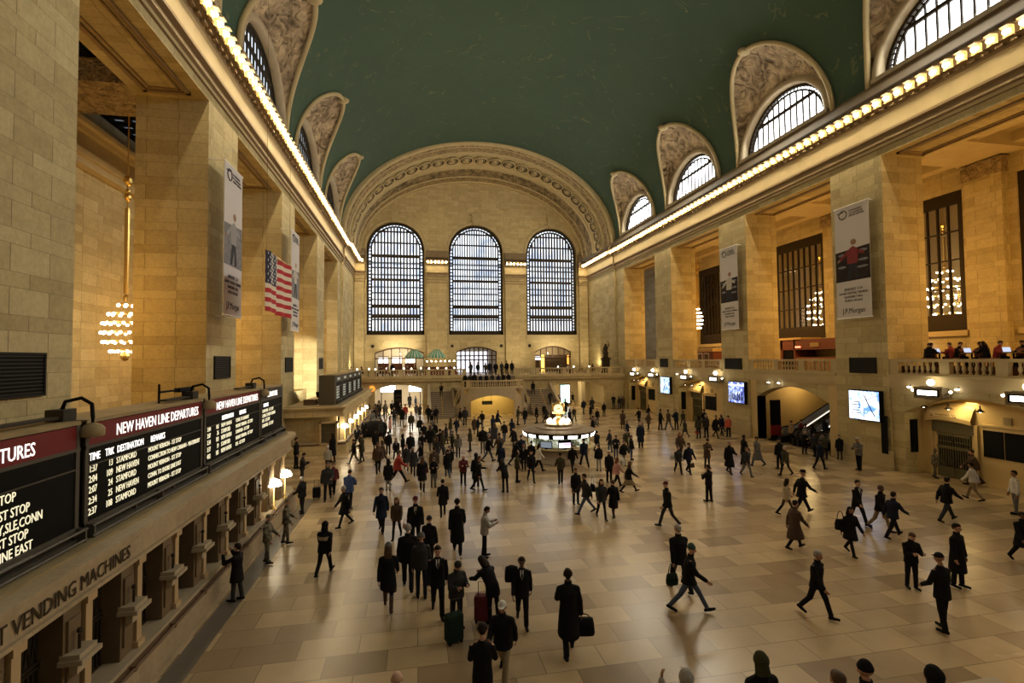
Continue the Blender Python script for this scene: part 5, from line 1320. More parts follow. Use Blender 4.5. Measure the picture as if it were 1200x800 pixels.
def fuse(mb, name, voxel, mats, smooth=2):
    me = bpy.data.meshes.new(name); me.from_pydata(mb.v, [], mb.f)
    bm = bmesh.new(); bm.from_mesh(me); bmesh.ops.remove_doubles(bm, verts=bm.verts, dist=1e-6); bmesh.ops.recalc_face_normals(bm, faces=bm.faces); bm.to_mesh(me); bm.free()
    ob = bpy.data.objects.new('fuse', me); COL.objects.link(ob)
    m = ob.modifiers.new('r', 'REMESH'); m.mode = 'VOXEL'; m.voxel_size = voxel
    if smooth: s = ob.modifiers.new('s', 'SMOOTH'); s.iterations = smooth; s.factor = .5
    out = bpy.data.meshes.new_from_object(ob.evaluated_get(bpy.context.evaluated_depsgraph_get()))
    bpy.data.objects.remove(ob); bpy.data.meshes.remove(me)
    out.name = name; out.materials.clear()
    for q in mats: out.materials.append(q)
    out.shade_smooth(); return out

# pose: lean, (thigh,knee) L R, arms L R (pitch, out, elbow, inward), head pitch
POSES = {
 'stand': dict(lean=1, leg=((4,2),(-3,2)), arm=((3,9,8,0),(5,9,10,0)), head=4),
 'easy':  dict(lean=2, leg=((-5,6),(7,3)), arm=((12,16,45,-14),(8,12,25,-6)), head=8),
 'walkA': dict(lean=4, leg=((24,6),(-18,22)), arm=((-20,8,12,0),(22,8,22,0)), head=6),
 'walkB': dict(lean=4, leg=((-18,22),(24,6)), arm=((22,8,22,0),(-20,8,12,0)), head=6),
 'stride':dict(lean=6, leg=((33,6),(-28,12)), arm=((-26,10,15,0),(30,10,30,0)), head=5),
 'phone': dict(lean=3, leg=((3,2),(-4,3)), arm=((22,9,88,-20),(24,9,84,-20)), head=30),
 'fold':  dict(lean=0, leg=((4,2),(-4,2)), arm=((26,16,98,-42),(22,16,100,-46)), head=6),
 'carry': dict(lean=3, leg=((-16,18),(20,6)), arm=((26,8,60,-10),(-2,12,2,0)), head=5),
 'photo': dict(lean=-1, leg=((6,3),(-6,4)), arm=((62,20,98,-22),(60,20,98,-22)), head=2),
 'bend':  dict(lean=38, leg=((3,6),(-6,4)), arm=((40,8,30,-8),(52,8,25,-8)), head=34),
 'sit':   dict(lean=12, leg=((84,86),(80,82)), arm=((38,10,60,-16),(40,10,58,-16)), head=18),
 'lean_on':dict(lean=24, leg=((2,3),(-14,6)), arm=((52,10,62,-24),(56,10,58,-22)), head=10),
}
R_ = math.radians
SKEL = {}
def skeleton(pn):
    if pn in SKEL: return SKEL[pn]
    ps = POSES[pn]; J = {}
    rel = {}
    lows = []
    for s, (th, kn) in zip((-1, 1), ps['leg']):
        h = Vector((s*.088, 0, 0)); k = h+Vector((s*.012, math.sin(R_(th)), -math.cos(R_(th))))*.43
        a = k+Vector((0, math.sin(R_(th-kn)), -math.cos(R_(th-kn))))*.415
        fa = R_(max(-50, min(14, (th-kn)*.55))) if kn < 60 else 0
        toe = a+Vector((s*.02, math.cos(fa)*.17, math.sin(fa)*.17-.035))
        heel = a+Vector((0, -.045, -.035-math.sin(fa)*.05))
        rel[s] = [h, k, a, toe, heel]; lows.append(min(toe.z, heel.z)-.045)
    H = -min(lows)
    if pn == 'sit': H = .53
    up = Vector((0, H*0, H))
    for s in (-1, 1): rel[s] = [p+up for p in rel[s]]
    L = R_(ps['lean']); ax = Vector((0, math.sin(L), math.cos(L))); fw = Vector((0, math.cos(L), -math.sin(L)))
    J['leg'] = rel; J['hip'] = up; J['ax'] = ax; J['fw'] = fw
    J['waist'] = up+ax*.14; J['chest'] = up+ax*.36; J['sh'] = up+ax*.495; J['neck'] = up+ax*.56
    hp = L*.6+R_(ps['head']); hax = Vector((0, math.sin(hp), math.cos(hp)))
    J['head'] = J['neck']+ax*.055+hax*.105; J['hp'] = hp
    J['arm'] = {}
    for s, (pt, ou, el, inn) in zip((-1, 1), ps['arm']):
        S = J['sh']+Vector((s*.180, 0, 0))-ax*.04
        pt2 = R_(pt)
        d = Vector((s*math.sin(R_(ou)), math.sin(pt2)*math.cos(R_(ou)), -math.cos(pt2)*math.cos(R_(ou))))
        E_ = S+d*.29
        e2 = R_(pt+el); d2 = Vector((s*math.sin(R_(ou*.4+inn)), math.sin(e2)*math.cos(R_(inn)), -math.cos(e2)*math.cos(R_(inn))))
        Wr = E_+d2*.25
        J['arm'][s] = (S, E_, Wr, d2)
    SKEL[pn] = J; return J
SKIN = plain('skin', (.42, .235, .16), .55); EYEM = plain('eye dark', (.03,.02,.018), .3); LIP = plain('lip', (.30,.10,.085), .5)
SKINS = [SKIN, plain('skin light', (.52, .32, .23), .55), plain('skin tan', (.30, .165, .10), .55), plain('skin deep', (.11, .06, .04), .55)]
BODY = {}
def body_mesh(pn):
    if pn in BODY: return BODY[pn]
    J = skeleton(pn); mb = MB()
    ell_(mb, J['hip']+J['ax']*.03, (.15,.105,.12)); cap_(mb, J['hip']+J['ax']*.05, J['chest'], .115, .125)
    ell_(mb, J['chest'], (.155,.11,.15)); cap_(mb, J['sh']+Vector((-.13,0,0))-J['ax']*.045, J['sh']+Vector((.13,0,0))-J['ax']*.045, .058, .058)
    cap_(mb, J['sh'], J['neck']+J['ax']*.06, .058, .05)
    # head: skull, face, jaw, nose, brow, ears
    h = J['head']; M = Matrix.Rotation(-J['hp'], 3, 'X'); T = lambda x, y, z: h+M@Vector((x, y, z))
    def blob(x, y, z, r): cap_(mb, T(x, y-.001, z), T(x, y+.001, z), r, r, 12)
    blob(0,-.012,.028,.088); blob(0,.018,.03,.080); blob(0,.028,-.02,.066); blob(0,.035,-.058,.048); blob(0,.055,-.078,.026)
    cap_(mb, T(0,.098,.012), T(0,.118,-.022), .011, .015, 8); cap_(mb, T(-.035,.086,.03), T(.035,.086,.03), .012, .012, 8); cap_(mb, T(-.02,.090,-.05), T(.02,.090,-.05), .010, .010, 8)
    for s in (-1, 1):
        cap_(mb, T(s*.084,-.008,.018), T(s*.086,-.010,-.026), .015, .011, 8); blob(s*.045,.062,-.022,.026)
        hip, kn, an, toe, heel = J['leg'][s]
        cap_(mb, hip, kn, .078, .052); cap_(mb, kn, kn.lerp(an, .35), .052, .056); cap_(mb, kn.lerp(an, .35), an, .056, .036); cap_(mb, heel, toe, .034, .028)
        S, E_, Wr, d2 = J['arm'][s]
        cap_(mb, S, E_, .052, .040); cap_(mb, E_, Wr, .041, .027)
        # hand: palm, four unequal curled fingers, thumb off the side
        sd = Vector((s,0,0)); sd = (sd-d2*sd.dot(d2)).normalized(); nm = d2.cross(sd)*s; nm.normalize()
        pal = Wr+d2*.05
        for k in range(4): cap_(mb, Wr+d2*.02+nm*(.008*(k-1.5)), Wr+d2*.085+nm*(.018*(k-1.5)), .018, .012, 8)
        curl = -sd
        for k, ln in enumerate((.072,.08,.076,.06)):
            b0 = Wr+d2*.09+nm*(.0195*(1.5-k)); b1 = b0+(d2*.9+curl*.35).normalized()*ln*.55; b2 = b1+(d2*.55+curl*.85).normalized()*ln*.5
            cap_(mb, b0, b1, .0098, .0088, 7); cap_(mb, b1, b2, .0088, .0078, 7)
        t0 = Wr+d2*.035+nm*.028; t1 = t0+(d2*.6+nm*.75+curl*.2).normalized()*.04; t2 = t1+(d2*.9+nm*.15+curl*.3).normalized()*.032
        cap_(mb, t0, t1, .0125, .0105, 7); cap_(mb, t1, t2, .0105, .0088, 7)
    me = fuse(mb, 'person_body', .0095, [SKIN, EYEM, LIP], 1)
    pts = [(T(s*.034,.088,.012), .011, 1) for s in (-1,1)]+[(T(x,.097,-.050), .011, 2) for x in (-.014,0,.014)]
    for p in me.polygons:
        if (p.center-h).length < .16:
            for c, r, mi in pts:
                if (p.center-c).length < r+.004: p.material_index = mi
    BODY[pn] = me; return me
CLO = {}
def sleeves(mb, J, r0, r1, r2, stop=.93):
    for s in (-1, 1):
        S, E_, Wr, d2 = J['arm'][s]
        cap_(mb, J['sh']+Vector((s*.085,0,0))-J['ax']*.035, S-J['ax']*.022, r0*.96, r0*.93); cap_(mb, S-J['ax']*.022, E_, r0*.93, r1); cap_(mb, E_, E_.lerp(Wr, stop), r1, r2)
def torso_secs(J, hem, fat, flare):
    """ellipses from hem height (negative = below hips) up to the neck"""
    hip, ax = J['hip'], J['ax']; S = []
    k0, k1 = J['leg'][-1][1], J['leg'][1][1]
    for z in hem:
        t = min(1, -z/.43); yc = (k0.y+k1.y)/2*t; sp = abs(k0.y-k1.y)/2*t
        S.append((Vector((0, hip.y+yc, hip.z+z)), .175+fat+flare*t, .125+fat+sp+flare*t*.6))
    f = J['fw']; h2 = (Vector((0,1,0))+f).normalized()
    S += [(hip+ax*.06, .165+fat, .12+fat, h2), (J['waist']+ax*.02, .154+fat, .114+fat, f), (J['chest']-ax*.08, .168+fat, .124+fat, f), (J['chest']+ax*.03, .172+fat, .126+fat, f), (J['sh']-ax*.05, .158+fat*.6, .105+fat*.5, f), (J['sh']-ax*.005, .115+fat*.4, .088+fat*.4, f), (J['sh']+ax*.045, .078, .074, f), (J['neck']+ax*.015, .066, .066, f)]
    return S
def clothes(pn, typ):
    key = (pn, typ)
    if key in CLO: return CLO[key]
    J = skeleton(pn); mb = MB(); vx = .017
    sit = pn == 'sit'
    if typ in ('jacket', 'puffer', 'suit', 'shirt', 'coat', 'overcoat'):
        fat = {'jacket':.022,'puffer':.042,'suit':.016,'shirt':.006,'coat':.026,'overcoat':.03}[typ]
        hem = {'jacket':(-.12,-.05),'puffer':(-.14,-.05),'suit':(-.17,-.06),'shirt':(-.06,-.02),'coat':(-.31,-.2,-.08),'overcoat':(-.50,-.36,-.2,-.08)}[typ]
        if sit: hem = (-.06, -.02)
        if pn == 'bend': hem = hem[-2:] if typ != 'overcoat' else hem
        loft_(mb, torso_secs(J, hem, fat, .03 if len(hem) > 2 else 0))
        sleeves(mb, J, .066+fat*.6, .054+fat*.5, .043+fat*.45)
        if typ in ('jacket', 'puffer', 'coat', 'overcoat'):      # collar
            for k in range(12):
                a = 2*PI*k/12; c = J['neck']+J['ax']*.015+Vector((.066*math.cos(a), .066*math.sin(a), 0)); cap_(mb, c, c+J['ax']*.03, .02, .018, 6)
    elif typ in ('trousers', 'leggings', 'jeans'):
        r = {'trousers':(.098,.074,.062),'jeans':(.094,.068,.056),'leggings':(.088,.060,.047)}[typ]
        ell_(mb, J['hip']+Vector((0,0,.01)), (.162,.118,.115))
        for s in (-1, 1):
            hip, kn, an, toe, heel = J['leg'][s]
            cap_(mb, hip, kn, r[0], r[1]); cap_(mb, kn, kn.lerp(an, .92), r[1], r[2])
    elif typ[:4] in ('shoe', 'boot'):
        vx = .013
        for s in (-1 if typ[-1] == 'L' else 1,):
            hip, kn, an, toe, heel = J['leg'][s]
            cap_(mb, heel+Vector((0,0,.003)), heel.lerp(toe, .55), .042, .044); cap_(mb, heel.lerp(toe, .5), toe, .044, .036); cap_(mb, an, heel, .044, .042)
            if typ[:4] == 'boot': cap_(mb, kn.lerp(an, .22), an, .064, .050)
    elif typ == 'skirt':
        loft_(mb, [s for s in torso_secs(J, (-.42,-.25,-.08), .0, .05)][:5])
    me = fuse(mb, typ.strip('LR') if typ[-1] in 'LR' else typ, vx, [BLACK], 3); CLO[key] = me; return me
HEADM = {}
def head_piece(typ):
    """hair and headwear in head space (face towards +Y)"""
    if typ in HEADM: return HEADM[typ]
    mb = MB(); vx = .011
    def blob(x, y, z, r, p=None): cap_(mb, (x, y-.001, z), (p or (x, y+.001, z)), r, r, 12)
    if typ in ('short_hair', 'long_hair'):
        blob(0,-.020,.042,.093); blob(0,.012,.062,.076); blob(0,-.045,-.005,.070)
        for s in (-1,1): blob(s*.062,-.02,.03,.04)
        if typ == 'long_hair':
            loft_(mb, [((0,-.075,-.26),.085,.035),((0,-.075,-.15),.11,.05),((0,-.05,-.05),.105,.07),((0,-.03,.04),.095,.08)], 14)
            for s in (-1,1): cap_(mb, (s*.075,.0,.02), (s*.085,.01,-.17), .032, .022, 8)
    elif typ == 'beanie':
        blob(0,-.010,.058,.096); blob(0,-.015,.085,.080); 
        for k in range(14): a = 2*PI*k/14; cap_(mb, (.086*math.cos(a), -.008+.094*math.sin(a), .032), (.086*math.cos(a), -.008+.094*math.sin(a), .062), .016, .016, 6)
    elif typ == 'cap':
        blob(0,-.008,.055,.094); loft_(mb, [((0,.085,.052),.07,.075),((0,.085,.064),.07,.075)], 14)
    elif typ == 'brim_hat':
        loft_(mb, [((0,0,.062),.145,.16),((0,0,.074),.145,.16)], 20); loft_(mb, [((0,0,.06),.096,.108),((0,0,.16),.08,.095),((0,0,.17),.06,.075)], 16)
    elif typ == 'hood':
        blob(0,-.022,.035,.112); blob(0,-.015,.075,.090); blob(0,-.055,-.06,.085); loft_(mb, [((0,-.04,-.16),.12,.09),((0,-.03,-.08),.105,.095),((0,-.02,0),.10,.09)], 14)
    me = fuse(mb, typ, vx, [BLACK], 2); HEADM[typ] = me; return me
# ---- cloth colours
CC = {'black':(.010,.010,.011),'navy':(.014,.018,.034),'charcoal':(.030,.030,.032),'grey':(.115,.11,.105),'brown':(.060,.036,.022),'olive':(.046,.044,.024),'maroon':(.10,.014,.018),'red':(.30,.035,.03),'tan':(.26,.18,.10),'beige':(.36,.30,.20),'white':(.62,.60,.56),'pink':(.50,.26,.24),'blue':(.035,.06,.16),'jeans':(.055,.075,.125),'orange':(.55,.12,.07),'teal':(.022,.06,.054),'dark_green':(.014,.028,.02),'pale_grey':(.30,.29,.27),'khaki':(.22,.165,.095),'silver':(.36,.34,.31),'dark_hair':(.018,.012,.009),'brown_hair':(.07,.036,.018),'grey_hair':(.26,.24,.22),'white_hair':(.60,.57,.52),'red_hair':(.17,.05,.02)}
CM = {}
def cloth(c):
    if c not in CM:
        if c == 'camo':
            m, t, b = nt('camouflage cloth'); tc = N(t, 'ShaderNodeTexCoord'); nz = N(t, 'ShaderNodeTexNoise'); nz.inputs['Scale'].default_value = 9; nz.inputs['Detail'].default_value = 3
            t.links.new(tc.outputs['Object'], nz.inputs['Vector']); r = N(t, 'ShaderNodeValToRGB'); r.color_ramp.interpolation = 'CONSTANT'; e = r.color_ramp.elements
            e[0].color = (.05,.045,.03,1); e[1].position = .55; e[1].color = (.17,.15,.10,1); q = e.new(.46); q.color = (.10,.09,.055,1); t.links.new(nz.outputs['Fac'], r.inputs[0]); t.links.new(r.outputs[0], b.inputs['Base Color']); b.inputs['Roughness'].default_value = .85; CM[c] = m
        else: CM[c] = plain('cloth '+c.replace('_', ' '), CC[c], .8 if 'hair' not in c else .55, 0, .25, 14)
    return CM[c]
def child(me, name, par, mat, M=None):
    o = bpy.data.objects.new(name, me); COL.objects.link(o); o.parent = par
    if M is not None: o.matrix_local = M
    o.material_slots[0].link = 'OBJECT'; o.material_slots[0].material = mat
    return o
SHIRT = {}
def shirt_front(pn):
    if pn in SHIRT: return SHIRT[pn]
    J = skeleton(pn); mb = MB(); fw, ax = J['fw'], J['ax']
    a = J['neck']-ax*.03+fw*.085; c = J['chest']-ax*.06+fw*.152; m_ = J['chest']+ax*.06+fw*.148
    for s in (-1, 1): pass
    pts = [a+Vector((-.045,0,0)), a+Vector((.045,0,0)), m_+Vector((.042,0,0)), c, m_+Vector((-.042,0,0))]
    mb.prism(pts, [p-fw*.05 for p in pts]); me = mb.mesh('shirt_front', [WHITE])
    t = MB(); q = [a+Vector((-.014,.006,0)), a+Vector((.014,.006,0)), m_+Vector((.02,.006,0)), c+fw*.006, m_+Vector((-.02,.006,0))]
    t.prism(q, [p-fw*.02 for p in q]); me2 = t.mesh('tie', [BLACK]); SHIRT[pn] = (me, me2); return SHIRT[pn]
HAIRN = {'s':('short_hair','dark_hair'),'n':('short_hair','brown_hair'),'l':('long_hair','brown_hair'),'L':('long_hair','dark_hair'),'r':('long_hair','red_hair'),'g':('short_hair','grey_hair'),'w':('short_hair','white_hair'),'b':None}
TOPN = {'J':'jacket','P':'puffer','S':'suit','W':'shirt','C':'coat','O':'overcoat'}
BOTN = {'T':'trousers','L':'leggings','K':'skirt','D':'jeans'}
PEOPLE = []
def person(loc, hd, pose, top, tc, bot, bc, head, hgt, label, group=None, extra=()):
    me = body_mesh(pose); o = bpy.data.objects.new('person', me); COL.objects.link(o)
    sk = SKINS[random.choice((0,0,1,1,2,3) if head[0] != 'w' else (0,1))]
    for i, m in enumerate((sk, EYEM, LIP)): o.material_slots[i].link = 'OBJECT'; o.material_slots[i].material = m
    o.location = loc; o.rotation_euler = (0, 0, -R_(hd)); k = hgt/1.75; o.scale = (k*(1.02 if top in 'P' else 1), k*(1.02 if top in 'P' else 1), k)
    tag(o, label, 'person', group)
    J = skeleton(pose); MH = Matrix.Translation(J['head'])@Matrix.Rotation(-J['hp'], 4, 'X')
    child(clothes(pose, TOPN[top]), TOPN[top], o, cloth(tc))
    if bot == 'K':
        child(clothes(pose, 'skirt'), 'skirt', o, cloth(bc))
        for q in 'LR': child(clothes(pose, 'boot'+q), 'boot', o, cloth('black'))
    else:
        child(clothes(pose, BOTN[bot]), BOTN[bot], o, cloth(bc))
        bt = 'boot' if bot == 'L' else 'shoe'
        for q in 'LR': child(clothes(pose, bt+q), bt, o, cloth('brown' if 'brownboots' in extra else 'black'))
    if top == 'S' or 'shirt' in extra:
        a, b_ = shirt_front(pose); child(a, 'shirt_front', o, cloth('white' if 'beige' not in extra else 'beige'))
        if top == 'S': child(b_, 'tie', o, cloth('charcoal'))
    hd_, _, hc = head.partition(':')
    if hd_ in HAIRN:
        if HAIRN[hd_]: child(head_piece(HAIRN[hd_][0]), 'hair', o, cloth(HAIRN[hd_][1]), MH)
    else:
        child(head_piece({'B':'beanie','c':'cap','H':'brim_hat','h':'hood'}[hd_]), {'B':'beanie','c':'cap','H':'brim_hat','h':'hood'}[hd_], o, cloth(hc or 'black'), MH)
        if 'longhair' in extra: child(head_piece('long_hair'), 'hair', o, cloth('brown_hair'), MH)
    PEOPLE.append(o); return o
# ---- labels
GARM = {'J':'jacket','P':'parka','S':'suit','W':'shirt','C':'coat','O':'long coat'}
HEADW_ = {'s':'dark-haired','n':'brown-haired','l':'long-haired','L':'long-haired','r':'red-haired','g':'grey-haired','w':'white-haired','b':'bald'}
def head_words(h):
    a, _, c = h.partition(':')
    if a in HEADW_: return HEADW_[a]+' person'
    if a == 'h': return 'hooded person'
    return 'person with '+(c.replace('_', ' ')+' ' if c else 'black ')+{'B':'beanie','c':'cap','H':'brimmed hat','h':'hood'}[a]
def act_words(p, hd):
    d = 'away' if hd < 45 or hd > 315 else 'right' if hd < 135 else 'forward' if hd < 225 else 'left'
    if p in ('walkA','walkB','stride','carry'): return 'walking '+d
    return {'phone':'on phone','fold':'with folded arms','photo':'with raised hands','bend':'bending down','sit':'seated','lean_on':'leaning'}.get(p, 'facing '+d)
def place_words(x, y):
    if y < 482 and 412 < x < 505: return 'under the bright left arch'
    if x < 438 and y < 505: return 'queueing at the second ticket booth'
    if x < 432: return 'near the second ticket booth'
    if x < 462 and y < 520: return 'by the black draped stand'
    if y < 516 and x < 530: return 'before the left stair flight'
    if x < 530 and y < 590: return 'in the crowd left of centre'
    if x < 600 and y < 535: return 'before the low stair arch'
    if y < 500 and x < 650: return 'at the foot of the right stairs'
    if y < 512 and x < 725: return 'before the yellow hall'
    if x < 600 and y < 590: return 'left of the information booth'
    if x < 648 and y < 570: return 'beside the information booth'
    if x < 692 and y < 570: return 'before the information booth'
    if x < 760 and y < 612: return 'right of the information booth'
    if x < 812 and y < 535: return 'before the pale blue screen'
    if x < 905 and y < 524: return 'below the street photo screen'
    if x < 905 and y < 600: return 'right of centre on the floor'
    if x < 985 and y < 560: return 'in front of the escalators'
    if x < 1025 and y < 560: return 'below the map screen'
    return 'on the right side of the floor'
# x, foot y, head y, heading (0 away, 90 right, 180 towards, 270 left), pose, top, colour, bottom, colour, head, label, extras
W0 = [
# --- near and middle, by hand
(269,705,640,285,'photo','C','black','T','charcoal','s','person in black coat raising hands to face beside the long ticket booth',()),
(313,660,606,100,'easy','J','camo','T','camo','c:camo','camouflaged soldier standing by the booth, nearer of the two soldiers',()),
(335,637,586,80,'easy','J','camo','T','camo','c:camo','camouflaged soldier standing by the booth, farther of the two soldiers',()),
(346,602,562,300,'easy','P','black','T','black','g','grey-haired person in black jacket leaning at the end booth window',()),
(354,567,531,80,'phone','J','charcoal','D','charcoal','s','person holding papers in charcoal jacket at the end of the long booth',()),
(347,549,513,90,'stand','J','black','T','black','s','dark figure standing in the gap just past the long booth end',()),
(384,586,541,175,'carry','P','charcoal','T','black','n','heavyset person in charcoal jacket pulling a small black suitcase',()),
(391,578,545,185,'walkA','J','maroon','T','black','n','person in maroon jacket half hidden behind the one pulling a suitcase',()),
(384,553,524,10,'stand','J','silver','T','charcoal','w','white-haired person in pale jacket seen from behind near the second booth',()),
(390,542,507,300,'stand','O','black','L','black','L','long-haired person in long black coat at the end of the second booth',()),
(409,597,551,15,'phone','P','blue','T','black','s','person in blue jacket looking down beside one in a grey beanie',()),
(404,617,569,235,'walkA','C','black','L','black','B:pale_grey','person in black coat and pale beanie with patterned bag, walking left',()),
(447,623,570,185,'walkA','C','navy','T','black','s','tall person in navy coat walking towards camera at centre left',()),
(465,631,582,190,'walkB','J','brown','L','black','l','long-haired person in brown jacket and leggings with a pink bag',('longhair',)),
(380,673,611,15,'walkB','P','black','T','black','h:black','hooded person in black jacket with a pale stripe across the back',()),
(487,643,580,180,'walkB','J','black','D','black','c:maroon','person in maroon cap with open jacket over a beige shirt',('shirt','beige')),
(478,690,607,0,'walkA','P','black','T','black','g','grey-haired person in black padded jacket, seen from behind, shoulder bag',()),
(503,665,606,20,'stand','P','black','T','black','B:charcoal','person in charcoal beanie with a strap across the black back',()),
(494,701,626,355,'stand','J','charcoal','D','navy','B:grey','person in grey beanie with navy jeans, seen from behind',()),
(513,720,637,180,'walkA','S','black','T','black','s','person in black suit with white shirt walking towards camera, centre left',()),
(455,714,636,0,'walkA','C','black','L','black','B:grey','person in grey beanie and black coat with brown boots and brown bag',('longhair','brownboots')),
(519,605,561,0,'walkB','C','black','L','black','s','dark-haired person in black coat and thin leggings walking away alone',()),
(536,648,583,5,'walkA','O','black','T','black','s','person in long black coat walking away, just left of the pale jacket',()),
(568,653,594,90,'phone','J','pale_grey','T','black','s','person in pale grey jacket standing in profile looking at a phone',()),
(535,735,657,160,'phone','P','charcoal','T','black','B:charcoal','person in grey padded coat looking at phone behind a green suitcase',()),
(578,731,664,330,'bend','C','black','L','black','L','long-haired person bending over a dark red suitcase',()),
(612,731,650,190,'walkA','S','black','T','black','s','person in black suit with black bag at the shoulder, walking towards camera',()),
(667,766,664,10,'carry','O','black','T','black','s','person in long black coat walking away carrying a black bag',()),
(590,795,699,200,'stride','P','black','T','khaki','c:white','person in white cap, black jacket and khaki trousers striding left',()),
(657,567,531,5,'easy','J','olive','T','black','s','person in dark olive jacket standing alone before the information booth',()),
(675,591,549,175,'stand','C','black','T','black','s','person in black coat facing camera beside one in jeans with a bag',()),
(687,602,553,260,'stride','J','charcoal','D','jeans','s','person in blue jeans and grey jacket striding left, bag behind',()),
(705,608,560,185,'walkA','J','charcoal','L','black','L','long-haired person in charcoal jacket walking beside a black skirted one',()),
(717,606,567,5,'walkB','C','black','K','black','n','person in flaring black coat and skirt beside a long-haired companion',()),
(714,565,528,175,'stand','C','black','T','black','w','person in white knitted hat and black coat right of the booth',()),
(723,571,536,80,'walkA','J','pink','T','black','r','person in pink jacket with a white plastic bag',()),
(737,577,539,100,'stride','J','black','K','khaki','l','person in black jacket, short skirt and boots striding right',()),
(702,552,524,5,'stand','J','black','D','pale_grey','n','person in black jacket and pale trousers, seen from behind',()),
(783,617,563,270,'walkB','J','black','D','charcoal','c:maroon','person in maroon cap and black jacket walking left, alone',()),
(797,692,612,0,'walkA','P','black','T','black','g','grey-haired person in black jacket with a green bag, half hidden',()),
(808,717,634,120,'stride','J','black','D','jeans','B:teal','person in teal beanie and jeans striding towards the right',()),
(831,588,545,340,'fold','J','black','T','black','s','person in black with folded arms, standing alone in mid floor',()),
(932,643,585,90,'walkA','O','brown','L','black','s','person in long dark brown coat walking right',()),
(958,722,643,160,'walkA','J','black','T','black','g','grey-haired person in black jacket walking alone in the right foreground',()),
(1005,614,561,175,'walkA','S','black','T','black','s','person in black suit, white shirt and tie walking towards camera, right',()),
(997,650,592,190,'walkB','C','black','L','black','L','long-haired person in black coat with a black shoulder bag, right side',()),
(1032,622,567,170,'walkA','J','black','D','khaki','n','person in black jacket beside the wide striding companion',()),
(1047,630,574,85,'stride','J','navy','T','black','s','person in navy jacket with a wide stride to the right',()),
(1110,611,557,90,'stride','J','black','T','charcoal','s','person in black striding right before the nearest track gate',()),
(1141,586,541,350,'walkB','W','white','D','khaki','s','person in white shirt and khaki trousers near the nearest track gate',()),
(1191,603,552,300,'stand','W','white','D','grey','s','person in white shirt and grey trousers at the right frame edge',()),
(1096,560,527,170,'easy','J','camo','T','camo','c:camo','camouflaged soldier before the bronze track gate on the right',()),
(1159,567,525,300,'walkA','P','brown','T','brown','s','person in dark brown against the black boards of the track gate',()),
(1069,690,623,200,'phone','J','black','T','black','n','person in black jacket holding a white cup, right foreground',()),
(1123,688,614,170,'stand','O','black','T','black','s','person in very long black coat, right foreground',()),
(1106,740,650,0,'easy','S','black','T','black','c:black','person in black suit and cap seen from behind, right foreground',()),
(1199,660,598,200,'walkA','C','black','T','black','s','person in black coat cut by the right frame edge',()),
(940,602,548,90,'stride','S','black','T','black','H:black','person in black suit and brimmed hat walking right',()),
(922,604,560,100,'walkB','J','beige','L','brown','L','long-haired person in cream furry jacket beside the hatted one',()),
(795,555,522,190,'walkA','J','charcoal','T','black','n','person in charcoal with two white bags',()),
(806,555,518,180,'walkB','J','navy','T','black','s','person in navy jacket carrying a small brown bag',()),
(797,540,507,185,'easy','P','brown','T','brown','r','red-haired person in brown behind the white bag carrier',()),
(829,549,514,180,'phone','C','brown','L','black','s','person in brown knee length coat standing in mid floor',()),
(631,553,519,90,'walkA','J','white','T','black','L','long-haired person in white jacket left of the information booth',()),
(592,577,540,350,'bend','C','black','L','black','L','long-haired person stooping in black coat with green bag',()),
(543,569,533,175,'phone','P','maroon','T','black','b','person in maroon jacket with folded hands, left of centre',()),
(466,567,526,80,'stride','P','red','T','black','n','person in red padded jacket striding right in the crowd',()),
(495,576,534,5,'walkA','C','black','L','khaki','l','person in black coat with a red shoulder bag seen from behind',()),
(455,575,539,0,'stand','C','black','D','pale_grey','h:black','hooded person in black coat and pale jeans in the crowd',()),
(455,533,506,0,'stand','J','black','T','black','s',None,()),
(854,512,487,0,'stand','P','orange','T','black','n','person in orange jacket below the street photo screen',()),
(418,512,489,100,'stand','C','pink','L','black','L','long-haired person in pink coat near the second booth',()),
(475,493,473,0,'walkA','J','red','T','black','s','person in red jacket walking away before the bright arch',()),
(509,561,524,0,'stand','J','brown','T','black','s',None,()),
]
